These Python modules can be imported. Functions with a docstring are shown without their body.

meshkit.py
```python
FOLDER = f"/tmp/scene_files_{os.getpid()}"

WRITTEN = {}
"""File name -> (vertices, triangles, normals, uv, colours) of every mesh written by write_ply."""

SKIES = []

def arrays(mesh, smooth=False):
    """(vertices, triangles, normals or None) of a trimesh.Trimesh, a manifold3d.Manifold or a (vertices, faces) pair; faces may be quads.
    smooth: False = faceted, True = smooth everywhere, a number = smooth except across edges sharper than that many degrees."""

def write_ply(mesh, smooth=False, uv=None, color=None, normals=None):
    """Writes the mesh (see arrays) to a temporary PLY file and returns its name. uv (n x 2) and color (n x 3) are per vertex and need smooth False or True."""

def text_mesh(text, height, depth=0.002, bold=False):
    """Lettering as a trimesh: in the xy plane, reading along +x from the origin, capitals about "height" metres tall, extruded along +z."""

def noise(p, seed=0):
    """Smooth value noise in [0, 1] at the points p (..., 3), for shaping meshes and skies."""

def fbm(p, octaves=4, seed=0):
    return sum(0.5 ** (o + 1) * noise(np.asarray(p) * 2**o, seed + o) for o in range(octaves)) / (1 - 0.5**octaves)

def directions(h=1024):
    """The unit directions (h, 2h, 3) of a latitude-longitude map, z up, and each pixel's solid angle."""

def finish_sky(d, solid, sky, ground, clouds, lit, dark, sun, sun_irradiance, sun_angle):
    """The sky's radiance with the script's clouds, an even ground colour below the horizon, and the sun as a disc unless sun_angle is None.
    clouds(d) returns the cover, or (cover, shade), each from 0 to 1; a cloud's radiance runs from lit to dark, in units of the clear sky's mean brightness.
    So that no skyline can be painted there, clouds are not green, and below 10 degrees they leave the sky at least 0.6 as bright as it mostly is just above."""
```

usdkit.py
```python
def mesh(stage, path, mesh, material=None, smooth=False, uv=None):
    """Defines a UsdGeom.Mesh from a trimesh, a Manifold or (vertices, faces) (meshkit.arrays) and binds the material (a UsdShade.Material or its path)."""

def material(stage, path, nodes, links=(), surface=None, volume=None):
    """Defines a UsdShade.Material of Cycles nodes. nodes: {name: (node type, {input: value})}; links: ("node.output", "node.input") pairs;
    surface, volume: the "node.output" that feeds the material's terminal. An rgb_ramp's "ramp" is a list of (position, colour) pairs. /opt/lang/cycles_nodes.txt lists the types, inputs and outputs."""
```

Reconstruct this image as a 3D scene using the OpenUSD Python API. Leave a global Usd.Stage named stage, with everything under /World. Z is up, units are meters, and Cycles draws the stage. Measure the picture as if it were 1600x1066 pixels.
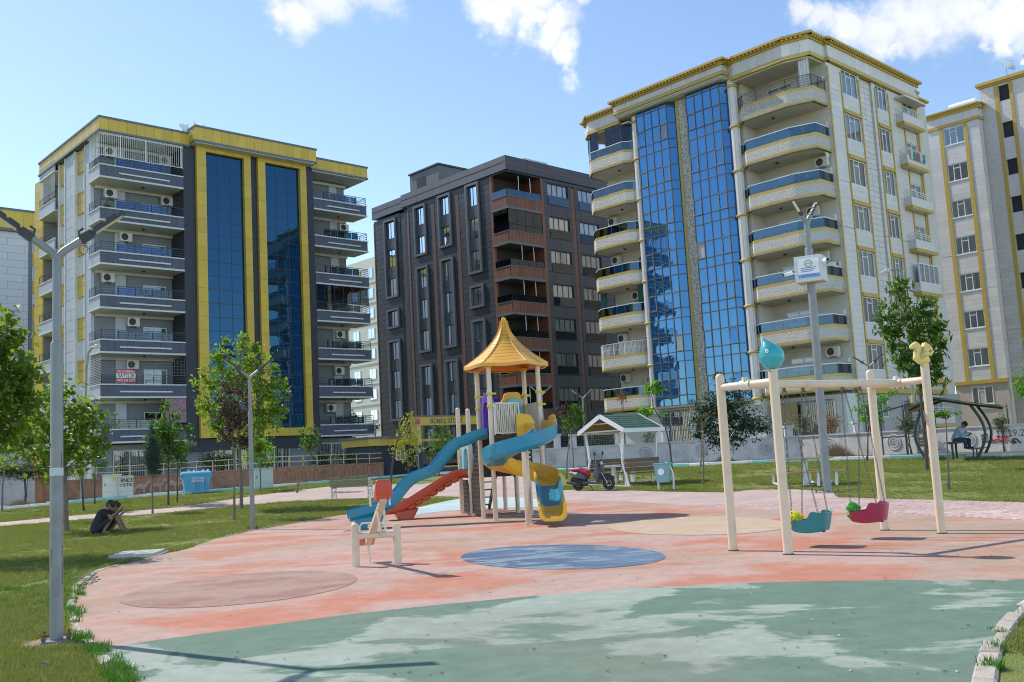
import math, random, numpy as np, trimesh, usdkit, meshkit, manifold3d
from pxr import Usd, UsdGeom, UsdLux, UsdShade, Sdf, Gf, Vt
from scipy.spatial import Delaunay
from shapely.geometry import Polygon, Point, LineString, box as sbox
from shapely import contains_xy
from shapely.ops import unary_union

stage = Usd.Stage.CreateInMemory()
UsdGeom.SetStageUpAxis(stage, UsdGeom.Tokens.z); UsdGeom.SetStageMetersPerUnit(stage, 1.0)
UsdGeom.Xform.Define(stage, '/World'); UsdGeom.Scope.Define(stage, '/World/Looks')
rng = np.random.default_rng(7); random.seed(7)

# ------------------------------------------------------------------ camera, sky, sun, exposure
F_PX, PITCH, ROLL, EYE = 1500.0, 0.1163, -0.0537, 1.6
_c, _s = math.cos(PITCH), math.sin(PITCH)
FW = np.array([0, _c, _s]); _u0 = np.array([0, -_s, _c]); _r0 = np.array([1.0, 0, 0])
RT = _r0 * math.cos(ROLL) + _u0 * math.sin(ROLL); UPV = _u0 * math.cos(ROLL) - _r0 * math.sin(ROLL)
CAM = np.array([0, 0, EYE])
cam = UsdGeom.Camera.Define(stage, '/World/camera')
cam.CreateHorizontalApertureAttr(36.0); cam.CreateFocalLengthAttr(36.0 * F_PX / 1600)
cam.CreateExposureAttr(0.55)
cam.CreateClippingRangeAttr(Gf.Vec2f(0.1, 5000))
cam.AddTransformOp().Set(Gf.Matrix4d(*RT, 0, *UPV, 0, *(-FW), 0, *CAM, 1))
SUN_EL = math.radians(47.0); SUN_H = np.array([-0.826, 0.563]); SUN_H /= np.linalg.norm(SUN_H)
SUN = np.array([*(SUN_H * math.cos(SUN_EL)), math.sin(SUN_EL)])
SKY_STRENGTH, SUN_INT = 0.145, 0.90
sun = UsdLux.DistantLight.Define(stage, '/World/sun')
sun.CreateAngleAttr(0.53); sun.CreateIntensityAttr(SUN_INT); sun.CreateNormalizeAttr(True); sun.CreateColorAttr(Gf.Vec3f(1.0, 0.955, 0.88))
_x = np.cross([0, 0, 1.0], SUN); _x /= np.linalg.norm(_x); _y = np.cross(SUN, _x)
sun.AddTransformOp().Set(Gf.Matrix4d(*_x, 0, *_y, 0, *SUN, 0, 0, 0, 60, 1))
sun.GetPrim().SetCustomDataByKey('kind', 'structure')

def ray(x, y): return FW + RT * ((x - 800) / F_PX) - UPV * ((y - 533) / F_PX)
def at(x, y, Y):
    d = ray(x, y); return CAM + d * (Y / d[1])
def S(t):
    t = np.clip(t, 0, 1); return t * t * (3 - 2 * t)
def gz(X, Y):
    X = np.asarray(X, float); Y = np.asarray(Y, float)
    return .55 * S((Y - 26) / 20) - .008 * np.maximum(-14 - X, 0).clip(0, 14) * S((Y - 30) / 12) + .25 * S((Y - 52) / 14)
def G(x, y):
    d = ray(x, y); lo = None
    for t in np.arange(2, 140, .25):
        p = CAM + d * t
        if p[2] <= gz(p[0], p[1]): lo = t - .25; break
    if lo is None: lo = 100
    a, b = lo, lo + .25
    for _ in range(20):
        m = (a + b) / 2; p = CAM + d * m
        if p[2] <= gz(p[0], p[1]): b = m
        else: a = m
    return CAM + d * b
def g(X, Y): return np.array([X, Y, float(gz(X, Y))])

def sky_material():
    # cloud directions: centre pixels of the photograph's clouds plus the same kind of clouds over the rest of the sky
    P = '/World/Looks/sky'
    n = {'tc': ('texture_coordinate', {}),
         'sky': ('sky_texture', {'sky_type': 'single_scattering', 'sun_disc': False, 'sun_elevation': SUN_EL, 'sun_rotation': math.atan2(SUN[0], SUN[1]), 'altitude': 300.0, 'air_density': 1.0, 'aerosol_density': 0.32, 'ozone_density': 1.9}),
         'warp': ('noise_texture', {'scale': 9.0, 'detail': 6.0, 'roughness': 0.62}),
         'ws': ('vector_math', {'math_type': 'subtract', 'vector2': (0.5, 0.5, 0.5)}),
         'wm': ('vector_math', {'math_type': 'scale', 'scale': 0.12}),
         'pos': ('vector_math', {'math_type': 'add'}),
         'fine': ('noise_texture', {'scale': 22.0, 'detail': 8.0, 'roughness': 0.6}),
         'body': ('noise_texture', {'scale': 7.0, 'detail': 5.0, 'roughness': 0.5})}
    l = [('tc.generated', 'warp.vector'), ('warp.color', 'ws.vector1'), ('ws.vector', 'wm.vector1'), ('tc.generated', 'pos.vector1'), ('wm.vector', 'pos.vector2'),
         ('tc.generated', 'fine.vector'), ('tc.generated', 'body.vector')]
    spots = [(440, 30, .020), (478, 36, .026), (520, 12, .036), (570, -8, .036), (780, 10, .030), (800, -10, .036), (850, -12, .030), (818, 42, .022), (855, 62, .026), (880, 92, .017), (895, -5, .018),
             (1262, 8, .018), (1295, 22, .018), (1340, 34, .020), (1390, 38, .026), (1440, 20, .036), (1500, 0, .05), (1570, 0, .05), (1450, 60, .020), (1545, 50, .022), (1545, 72, .014), (1405, 62, .014), (1530, 30, .03)]
    dirs = [(ray(x, y - 5) / np.linalg.norm(ray(x, y - 5)), r * .92) for x, y, r in spots]
    r2 = np.random.default_rng(11)
    for k in range(16):                       # the same scattered fair-weather clouds everywhere else above
        az = r2.uniform(0.5, 5.8); el = r2.uniform(.42, 1.2)
        c = np.array([math.sin(az) * math.cos(el), math.cos(az) * math.cos(el), math.sin(el)])
        for j in range(2):
            dd = c + r2.normal(0, .05, 3); dirs.append((dd / np.linalg.norm(dd), r2.uniform(.03, .07)))
    prev = None
    for i, (d, r) in enumerate(dirs):
        n[f'd{i}'] = ('vector_math', {'math_type': 'distance', 'vector2': tuple(d)})
        n[f'm{i}'] = ('map_range', {'from_min': r * 1.6, 'from_max': 0.0, 'to_min': 0.0, 'to_max': 1.0, 'clamp': True})
        l += [('pos.vector', f'd{i}.vector1'), (f'd{i}.value', f'm{i}.value')]
        if prev is None: prev = f'm{i}.result'
        else:
            n[f'a{i}'] = ('math', {'math_type': 'maximum'}); l += [(prev, f'a{i}.value1'), (f'm{i}.result', f'a{i}.value2')]; prev = f'a{i}.value'
    n['fs'] = ('math', {'math_type': 'multiply_add', 'value2': 1.15, 'value3': -0.575}); l.append(('fine.fac', 'fs.value1'))
    n['cs'] = ('math', {'math_type': 'add'}); l += [(prev, 'cs.value1'), ('fs.value', 'cs.value2')]
    n['cov'] = ('map_range', {'range_type': 'smoothstep', 'from_min': 0.13, 'from_max': 0.82, 'to_min': 0.0, 'to_max': 0.97, 'clamp': True}); l.append(('cs.value', 'cov.value'))
    n['lit'] = ('rgb_ramp', {'ramp': [(0.30, (3.9, 4.15, 4.6)), (0.60, (5.4, 5.45, 5.55))]}); l.append(('body.fac', 'lit.fac'))
    n['mix'] = ('mix_color', {}); l += [('cov.result', 'mix.fac'), ('sky.color', 'mix.a'), ('lit.color', 'mix.b')]
    n['mix'] = ('mix_color', {'use_clamp': False})
    n['bg'] = ('background_shader', {'strength': SKY_STRENGTH}); l.append(('mix.result', 'bg.color'))
    return usdkit.material(stage, P, n, l, surface='bg.background')
sky = UsdLux.DomeLight.Define(stage, '/World/sky')
UsdShade.MaterialBindingAPI.Apply(sky.GetPrim()).Bind(sky_material())
sky.GetPrim().SetCustomDataByKey('kind', 'structure')

# ------------------------------------------------------------------ helpers
_used = {}
def numbered(parent, name):
    k = (parent, name); i = _used.get(k, -1) + 1; _used[k] = i
    return f'{parent}/{name}' if i == 0 else f'{parent}/{name}_{i:03d}'
def keys(p, label=None, cat=None, group=None, kind=None):
    for k, v in (('label', label), ('category', cat), ('group', group), ('kind', kind)):
        if v: p.SetCustomDataByKey(k, v)
    return p
def thing(name, label, cat, loc=(0, 0, 0), rz=0.0, group=None, kind=None):
    x = UsdGeom.Xform.Define(stage, numbered('/World', name))
    x.AddTranslateOp().Set(Gf.Vec3d(*map(float, loc)))
    if rz: x.AddRotateZOp().Set(math.degrees(rz))
    return keys(x.GetPrim(), label, cat, group, kind)
def ppath(parent): return '/World' if parent is None else str(parent.GetPath())
class MB:
    def __init__(s): s.v = []; s.f = []; s.n = 0
    def add(s, v, f):
        v = np.asarray(v, float); f = np.asarray(f, int)
        if f.shape[1] == 4: f = np.vstack([f[:, [0, 1, 2]], f[:, [0, 2, 3]]])
        s.v.append(v); s.f.append(f + s.n); s.n += len(v); return s
    def tm(s, m, T=None):
        if hasattr(m, 'to_mesh'):
            q = m.to_mesh(); v, f = np.array(q.vert_properties[:, :3]), np.array(q.tri_verts)
        else: v, f = np.array(m.vertices), np.array(m.faces)
        if T is not None: v = v @ T[:3, :3].T + T[:3, 3]
        return s.add(v, f)
    def hexa(s, p):  # 8 points: bottom 4 ring, top 4 ring
        return s.add(p, [[0, 3, 2, 1], [4, 5, 6, 7], [0, 1, 5, 4], [1, 2, 6, 5], [2, 3, 7, 6], [3, 0, 4, 7]])
    def box(s, x0, x1, y0, y1, z0, z1):
        return s.hexa([(x0, y0, z0), (x1, y0, z0), (x1, y1, z0), (x0, y1, z0), (x0, y0, z1), (x1, y0, z1), (x1, y1, z1), (x0, y1, z1)])
    def quad(s, a, b, c, d): return s.add([a, b, c, d], [[0, 1, 2, 3]])
    def prism(s, poly, z0, z1):  # convex or simple polygon
        m = trimesh.creation.extrude_polygon(poly if hasattr(poly, 'exterior') else Polygon(poly), z1 - z0, engine='earcut'); m.apply_translation([0, 0, z0]); return s.tm(m)
    def beam(s, a, b, w, h=None, up=(0, 0, 1)):  # rectangular bar from a to b
        a, b = np.asarray(a, float), np.asarray(b, float); h = h or w
        d = b - a; d /= np.linalg.norm(d); up = np.asarray(up, float)
        if abs(d @ up) > .98: up = np.array([1.0, 0, 0])
        x = np.cross(d, up); x /= np.linalg.norm(x); y = np.cross(x, d)
        q = [x * i * w / 2 + y * j * h / 2 for i, j in ((-1, -1), (1, -1), (1, 1), (-1, 1))]
        return s.hexa([a + k for k in q] + [b + k for k in q])
    def tube(s, pts, r, n=8, caps=True, closed=False):
        P = np.asarray(pts, float); m = len(P); R = np.broadcast_to(np.asarray(r, float), (m,))
        T = np.gradient(P, axis=0) if not closed else np.roll(P, -1, 0) - np.roll(P, 1, 0)
        T /= np.maximum(np.linalg.norm(T, axis=1, keepdims=True), 1e-9)
        nrm = np.cross(T[0], [0, 0, 1.0]) if abs(T[0][2]) < .95 else np.cross(T[0], [1.0, 0, 0])
        nrm /= np.linalg.norm(nrm); V = []
        for i in range(m):
            nrm = nrm - T[i] * (nrm @ T[i]); nrm /= max(np.linalg.norm(nrm), 1e-9); b = np.cross(T[i], nrm)
            a = np.arange(n) * 2 * np.pi / n
            V.append(P[i] + R[i] * (np.cos(a)[:, None] * nrm + np.sin(a)[:, None] * b))
        V = np.vstack(V); Fc = []
        for i in range(m if closed else m - 1):
            j = (i + 1) % m
            for k in range(n): Fc.append([i * n + k, i * n + (k + 1) % n, j * n + (k + 1) % n, j * n + k])
        s.add(V, Fc)
        if caps and not closed:
            for i in (0, m - 1):
                s.add(np.vstack([V[i * n:(i + 1) * n], P[i][None]]), [[k, (k + 1) % n, n] for k in range(n)])
        return s
    def lathe(s, prof, n=16, c=(0, 0, 0)):  # prof: (r, z)
        pr = np.asarray(prof, float); a = np.arange(n) * 2 * np.pi / n
        V = np.stack([np.outer(pr[:, 0], np.cos(a)), np.outer(pr[:, 0], np.sin(a)), np.repeat(pr[:, 1:2], n, 1)], -1).reshape(-1, 3) + np.asarray(c, float)
        Fc = [[i * n + k, i * n + (k + 1) % n, (i + 1) * n + (k + 1) % n, (i + 1) * n + k] for i in range(len(pr) - 1) for k in range(n)]
        return s.add(V, Fc)
    def grid(s, V):  # V (m, n, 3)
        m, n = V.shape[:2]; i = np.arange(m * n).reshape(m, n)
        return s.add(V.reshape(-1, 3), np.stack([i[:-1, :-1], i[:-1, 1:], i[1:, 1:], i[1:, :-1]], -1).reshape(-1, 4))
    def xf(s, T):
        s.v = [v @ T[:3, :3].T + T[:3, 3] for v in s.v]; return s
    def arr(s): return np.vstack(s.v), np.vstack(s.f)
def obj(name, mb, m, parent=None, smooth=None, label=None, cat=None, group=None, kind=None, uv=None):
    path = numbered(ppath(parent), name)
    v, f = mb.arr() if isinstance(mb, MB) else (mb.vertices, mb.faces)
    if smooth: p = usdkit.mesh(stage, path, (v, f), m, smooth)
    else:
        p = UsdGeom.Mesh.Define(stage, path)
        p.CreatePointsAttr(Vt.Vec3fArray.FromNumpy(np.ascontiguousarray(v, np.float32)))
        p.CreateFaceVertexCountsAttr(Vt.IntArray.FromNumpy(np.full(len(f), 3, np.int32)))
        p.CreateFaceVertexIndicesAttr(Vt.IntArray.FromNumpy(np.ascontiguousarray(f, np.int32).ravel()))
        p.CreateSubdivisionSchemeAttr('none')
        UsdShade.MaterialBindingAPI.Apply(p.GetPrim()).Bind(m)
    return keys(p.GetPrim(), label, cat, group, kind)
def struct(name, mb, m, smooth=None): return obj(name, mb, m, None, smooth, kind='structure')
def pieces(name, mbs, m, parent, limit=300):   # alike pieces: each a part, the rest past the limit one stuff part
    ms = m if isinstance(m, list) else [m]
    for i, b in enumerate(mbs[:limit]): obj(name, b, ms[i % len(ms)], parent)
    if len(mbs) > limit:
        r = MB()
        for b in mbs[limit:]:
            for v, f in zip(b.v, [b.f[0]] + [x for x in b.f[1:]]): pass
            v, f = b.arr(); r.add(v, f)
        obj('further_' + name + 's', r, ms[0], parent, kind='stuff')
def rotz(a, t=(0, 0, 0)):
    c, s = math.cos(a), math.sin(a); M = np.eye(4); M[:2, :2] = [[c, -s], [s, c]]; M[:3, 3] = t; return M
def hull(pts):  # list of (centre, radius)
    b = []
    for c, r in pts:
        sp = trimesh.creation.icosphere(2, r); sp.apply_translation(c); b.append(sp.vertices)
    return manifold3d.Manifold.hull_points(np.vstack(b))
def rbox(x0, x1, y0, y1, z0, z1, r=.02, n=8):  # rounded box
    return manifold3d.Manifold.hull_points(np.vstack([trimesh.creation.icosphere(1, r).vertices + [x, y, z] for x in (x0 + r, x1 - r) for y in (y0 + r, y1 - r) for z in (z0 + r, z1 - r)]))

# ------------------------------------------------------------------ materials
_m = {}
def mat(name, c=(.5, .5, .5), r=.6, n=.1, ns=2.0, rand=.05, bump=0., bs=60., metal=0., coat=0., spec=.5, dirt=None, dirt_s=.6, dirt_a=.5, dist=.02):
    if name in _m: return _m[name]
    c = np.array(c, float); lo, hi = c * (1 - n), np.minimum(c * (1 + n), .95)
    nd = {'g': ('geometry', {}), 'nz': ('noise_texture', {'scale': ns, 'detail': 6.0, 'roughness': .6}), 'rp': ('rgb_ramp', {'ramp': [(.3, tuple(lo)), (.7, tuple(hi))]}),
          'oi': ('object_info', {}), 'mr': ('map_range', {'from_min': 0.0, 'from_max': 1.0, 'to_min': 1 - rand, 'to_max': 1 + rand}), 'cc': ('combine_color', {}),
          'mu': ('mix', {'mix_type': 'multiply', 'fac': 1.0}), 'p': ('principled_bsdf', {'roughness': r, 'metallic': metal, 'coat_weight': coat, 'specular_ior_level': spec})}
    l = [('g.position', 'nz.vector'), ('nz.fac', 'rp.fac'), ('oi.random', 'mr.value'), ('mr.result', 'cc.r'), ('mr.result', 'cc.g'), ('mr.result', 'cc.b'), ('rp.color', 'mu.color1'), ('cc.color', 'mu.color2')]
    last = 'mu.color'
    if dirt:
        nd['dn'] = ('noise_texture', {'scale': dirt_s, 'detail': 8.0, 'roughness': .7}); nd['dr'] = ('map_range', {'range_type': 'smoothstep', 'from_min': .5, 'from_max': .72, 'to_min': 0.0, 'to_max': dirt_a, 'clamp': True})
        nd['dm'] = ('mix_color', {'b': tuple(dirt)}); l += [('g.position', 'dn.vector'), ('dn.fac', 'dr.value'), ('dr.result', 'dm.fac'), (last, 'dm.a')]; last = 'dm.result'
    l.append((last, 'p.base_color'))
    if bump:
        nd['bn'] = ('noise_texture', {'scale': bs, 'detail': 4.0}); nd['b'] = ('bump', {'strength': bump, 'distance': dist}); l += [('g.position', 'bn.vector'), ('bn.fac', 'b.height'), ('b.normal', 'p.normal')]
    _m[name] = usdkit.material(stage, f'/World/Looks/{name}', nd, l, surface='p.BSDF'); return _m[name]
def leafmat(name, cols, trans=.5, rough=.45, k=1.8, tint=(2.0, 2.1, .8)):
    if name in _m: return _m[name]
    cols = [tuple(np.array(c) * k) for c in cols]
    st = [(i / (len(cols) - 1), c) for i, c in enumerate(cols)]
    nd = {'g': ('geometry', {}), 'rp': ('rgb_ramp', {'ramp': st}), 'p': ('principled_bsdf', {'roughness': rough, 'specular_ior_level': .4}), 't': ('translucent_bsdf', {}), 'br': ('mix', {'mix_type': 'multiply', 'fac': 1.0, 'color2': tint}), 'mx': ('mix_closure', {'fac': trans})}
    l = [('g.random_per_island', 'rp.fac'), ('rp.color', 'p.base_color'), ('rp.color', 'br.color1'), ('br.color', 't.color'), ('p.BSDF', 'mx.closure1'), ('t.BSDF', 'mx.closure2')]
    _m[name] = usdkit.material(stage, f'/World/Looks/{name}', nd, l, surface='mx.closure'); return _m[name]
def pane_glass(name, tint=(.75, .82, .85), refl=(1, 1, 1), ior=1.6, ext=.0):
    if name in _m: return _m[name]
    nd = {'f': ('fresnel', {'IOR': ior}), 'a': ('math', {'math_type': 'add', 'value2': ext, 'use_clamp': True}), 't': ('transparent_bsdf', {'color': tint}), 'gl': ('glossy_bsdf', {'color': refl, 'roughness': .01}), 'm': ('mix_closure', {})}
    _m[name] = usdkit.material(stage, f'/World/Looks/{name}', nd, [('f.fac', 'a.value1'), ('a.value', 'm.fac'), ('t.BSDF', 'm.closure1'), ('gl.BSDF', 'm.closure2')], surface='m.closure'); return _m[name]
def mirror_glass(name, tint, body, fac, wav=.05, ns=.9):
    nd = {'g': ('geometry', {}), 'oi': ('object_info', {}), 'ad': ('vector_math', {'math_type': 'scale', 'scale': 37.0}), 'cx': ('combine_xyz', {}), 'sm': ('vector_math', {'math_type': 'add'}),
          'nz': ('noise_texture', {'scale': ns, 'detail': 1.0}), 'b': ('bump', {'strength': wav, 'distance': .03}), 'd': ('diffuse_bsdf', {'color': body}), 'gl': ('glossy_bsdf', {'color': tint, 'roughness': .015}), 'lw': ('layer_weight', {'blend': .35}),
          'mr': ('map_range', {'from_min': 0.0, 'from_max': 1.0, 'to_min': fac, 'to_max': 1.0}), 'm': ('mix_closure', {})}
    l = [('oi.random', 'cx.x'), ('cx.vector', 'ad.vector1'), ('g.position', 'sm.vector1'), ('ad.vector', 'sm.vector2'), ('sm.vector', 'nz.vector'), ('nz.fac', 'b.height'), ('b.normal', 'gl.normal'), ('lw.fresnel', 'mr.value'), ('mr.result', 'm.fac'), ('d.BSDF', 'm.closure1'), ('gl.BSDF', 'm.closure2')]
    return usdkit.material(stage, f'/World/Looks/{name}', nd, l, surface='m.closure')
# ------------------------------------------------------------------ ground, surfaces
def gpts(px): return [tuple(G(x, y)[:2]) for x, y in px]
def dens(pts, step):
    out = []
    for a, b in zip(pts, pts[1:] + pts[:1]):
        a, b = np.array(a), np.array(b); n = max(1, int(np.linalg.norm(b - a) / step))
        out += [tuple(a + (b - a) * k / n) for k in range(n)]
    return out
def smoothc(pts, n=2):
    for _ in range(n):
        q = []
        for a, b in zip(pts, pts[1:] + pts[:1]):
            a, b = np.array(a), np.array(b); q += [tuple(.75 * a + .25 * b), tuple(.25 * a + .75 * b)]
        pts = q
    return pts
def drape(poly, step, dz, jitter=0):
    mb = MB()
    for p in getattr(poly, 'geoms', [poly]):
        ring = dens(list(p.exterior.coords)[:-1], step)
        for h in p.interiors: ring += dens(list(h.coords)[:-1], step)
        x0, y0, x1, y1 = p.bounds
        gx, gy = np.meshgrid(np.arange(x0, x1, step), np.arange(y0, y1, step)); q = np.stack([gx.ravel(), gy.ravel()], 1)
        inn = p.buffer(-step * .4); q = q[contains_xy(inn, q[:, 0], q[:, 1])] if not inn.is_empty else q[:0]
        P = np.vstack([np.array(ring), q]); t = Delaunay(P).simplices; c = P[t].mean(1)
        e1, e2 = P[t[:, 1]] - P[t[:, 0]], P[t[:, 2]] - P[t[:, 0]]; ar = np.abs(e1[:, 0] * e2[:, 1] - e1[:, 1] * e2[:, 0])
        t = t[contains_xy(p.buffer(1e-4), c[:, 0], c[:, 1]) & (ar > 1e-6)]
        a, b, cc = P[t[:, 0]], P[t[:, 1]], P[t[:, 2]]
        fl = (b[:, 0] - a[:, 0]) * (cc[:, 1] - a[:, 1]) - (b[:, 1] - a[:, 1]) * (cc[:, 0] - a[:, 0]) < 0
        t[fl] = t[fl][:, ::-1]
        mb.add(np.column_stack([P, gz(P[:, 0], P[:, 1]) + dz]), t)
    return mb

def lawn_material():
    nd = {'g': ('geometry', {}), 'n1': ('noise_texture', {'scale': .45, 'detail': 6.0, 'roughness': .65}), 'n2': ('noise_texture', {'scale': 3.5, 'detail': 8.0, 'roughness': .7}), 'n3': ('noise_texture', {'scale': 60.0, 'detail': 3.0}),
          'r1': ('rgb_ramp', {'ramp': [(.30, (.32, .25, .13)), (.42, (.25, .245, .09)), (.54, (.195, .235, .065)), (.7, (.15, .225, .05))]}),
          'mx': ('mix_float', {'fac': .45}), 'r3': ('map_range', {'from_min': .25, 'from_max': .75, 'to_min': .55, 'to_max': 1.35}), 'cc': ('combine_color', {}), 'mu': ('mix', {'mix_type': 'multiply', 'fac': 1.0}),
          'b': ('bump', {'strength': .8, 'distance': .04}), 'p': ('principled_bsdf', {'roughness': .9, 'specular_ior_level': .15})}
    l = [('g.position', 'n1.vector'), ('g.position', 'n2.vector'), ('g.position', 'n3.vector'), ('n1.fac', 'mx.a'), ('n2.fac', 'mx.b'), ('mx.result', 'r1.fac'), ('n3.fac', 'r3.value'), ('r3.result', 'cc.r'), ('r3.result', 'cc.g'), ('r3.result', 'cc.b'),
         ('r1.color', 'mu.color1'), ('cc.color', 'mu.color2'), ('mu.color', 'p.base_color'), ('n3.fac', 'b.height'), ('b.normal', 'p.normal')]
    return usdkit.material(stage, '/World/Looks/lawn', nd, l, surface='p.BSDF')
LAWN = lawn_material()
def rubber(name, fresh, faded, dirt, thr=.5, soft=.03, scale=.55, stretch=(1, 2.2, 1), dirt_a=.55, sheen=None):
    nd = {'g': ('geometry', {}), 'mp': ('mapping', {'scale': stretch}), 'n1': ('noise_texture', {'scale': scale, 'detail': 9.0, 'roughness': .6, 'distortion': .4}), 'cv': ('map_range', {'range_type': 'smoothstep', 'from_min': thr - soft, 'from_max': thr + soft, 'to_min': 0.0, 'to_max': 1.0, 'clamp': True}),
          'n2': ('noise_texture', {'scale': .2, 'detail': 9.0, 'roughness': .65}), 'c2': ('map_range', {'range_type': 'smoothstep', 'from_min': .44, 'from_max': .64, 'to_min': 0.0, 'to_max': dirt_a, 'clamp': True}),
          'n3': ('noise_texture', {'scale': 170.0, 'detail': 2.0}), 'c3': ('map_range', {'from_min': .25, 'from_max': .75, 'to_min': .66, 'to_max': 1.3}), 'cc': ('combine_color', {}), 'n4': ('noise_texture', {'scale': 3.0, 'detail': 10.0, 'roughness': .82}), 'c4': ('map_range', {'from_min': .3, 'from_max': .7, 'to_min': .78, 'to_max': 1.18}), 'mm': ('math', {'math_type': 'multiply'}),
          'm1': ('mix_color', {'a': fresh, 'b': faded}), 'm2': ('mix_color', {'b': dirt}), 'mu': ('mix', {'mix_type': 'multiply', 'fac': 1.0}), 'b': ('bump', {'strength': .6, 'distance': .006}), 'p': ('principled_bsdf', {'roughness': .85, 'specular_ior_level': .25})}
    l = [('g.position', 'mp.vector'), ('mp.vector', 'n1.vector'), ('n1.fac', 'cv.value'), ('g.position', 'n2.vector'), ('n2.fac', 'c2.value'), ('g.position', 'n3.vector'), ('n3.fac', 'c3.value'), ('g.position', 'n4.vector'), ('n4.fac', 'c4.value'),
         ('cv.result', 'm1.fac'), ('m1.result', 'm2.a'), ('c2.result', 'm2.fac'), ('c3.result', 'mm.value1'), ('c4.result', 'mm.value2'), ('mm.value', 'cc.r'), ('mm.value', 'cc.g'), ('mm.value', 'cc.b'), ('m2.result', 'mu.color1'), ('cc.color', 'mu.color2'), ('mu.color', 'p.base_color'), ('n3.fac', 'b.height'), ('b.normal', 'p.normal')]
    return usdkit.material(stage, f'/World/Looks/{name}', nd, l, surface='p.BSDF')
# one ground sheet out to the horizon
ax = np.unique(np.r_[np.linspace(-900, -60, 18), np.arange(-60, 70, 1.0), np.linspace(70, 900, 18)])
ay = np.unique(np.r_[np.linspace(-900, -20, 16), np.arange(-20, 110, 1.0), np.linspace(110, 1500, 22)])
GX, GY = np.meshgrid(ax, ay)
struct('ground', MB().grid(np.stack([GX, GY, gz(GX, GY)], -1)), LAWN, True)

RUB_PX = [(330, 1190), (260, 1120), (195, 1066), (150, 1012), (122, 985), (113, 950), (122, 918), (155, 893), (230, 873), (300, 857), (345, 842), (400, 829), (470, 817), (529, 806), (600, 799), (650, 794), (690, 785), (720, 779), (760, 776), (800, 777), (845, 780), (890, 783), (979, 784), (1091, 791), (1198, 798), (1290, 800), (1400, 803), (1600, 813), (1750, 822), (1900, 860), (1760, 900), (1640, 925), (1600, 945), (1575, 970), (1552, 1000), (1540, 1030), (1532, 1066), (1528, 1120), (1530, 1190)]
RUB = Polygon(gpts(RUB_PX)).buffer(0)
GREEN_PX = [(-100, 1050), (163, 1016), (231, 1005), (325, 992), (437, 977), (550, 962), (700, 946), (830, 934), (980, 922), (1092, 917), (1205, 912), (1388, 909), (1600, 908), (1900, 905), (1900, 1250), (-100, 1250)]
GREEN = Polygon(gpts(GREEN_PX)).buffer(0).intersection(RUB.buffer(-.003))
def ell(cx, cy, a, b, sk=0, n=72):
    t = np.linspace(0, 2 * np.pi, n, endpoint=False); return Polygon(gpts([(cx + a * math.cos(k), cy + b * math.sin(k) + sk * a * math.cos(k)) for k in t]))
struct('rubber_surface', drape(RUB, .8, .012), rubber('rubber_salmon', (.46, .19, .125), (.45, .30, .25), (.36, .265, .19), thr=.475, soft=.07, scale=.45, stretch=(1, 1.5, 1), dirt_a=.85))
struct('green_rubber_area', drape(GREEN, .8, .017), rubber('rubber_green', (.125, .195, .145), (.30, .345, .29), (.20, .22, .165), thr=.52, soft=.022, scale=.5, stretch=(1, 1.5, 1), dirt_a=.6))
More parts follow.
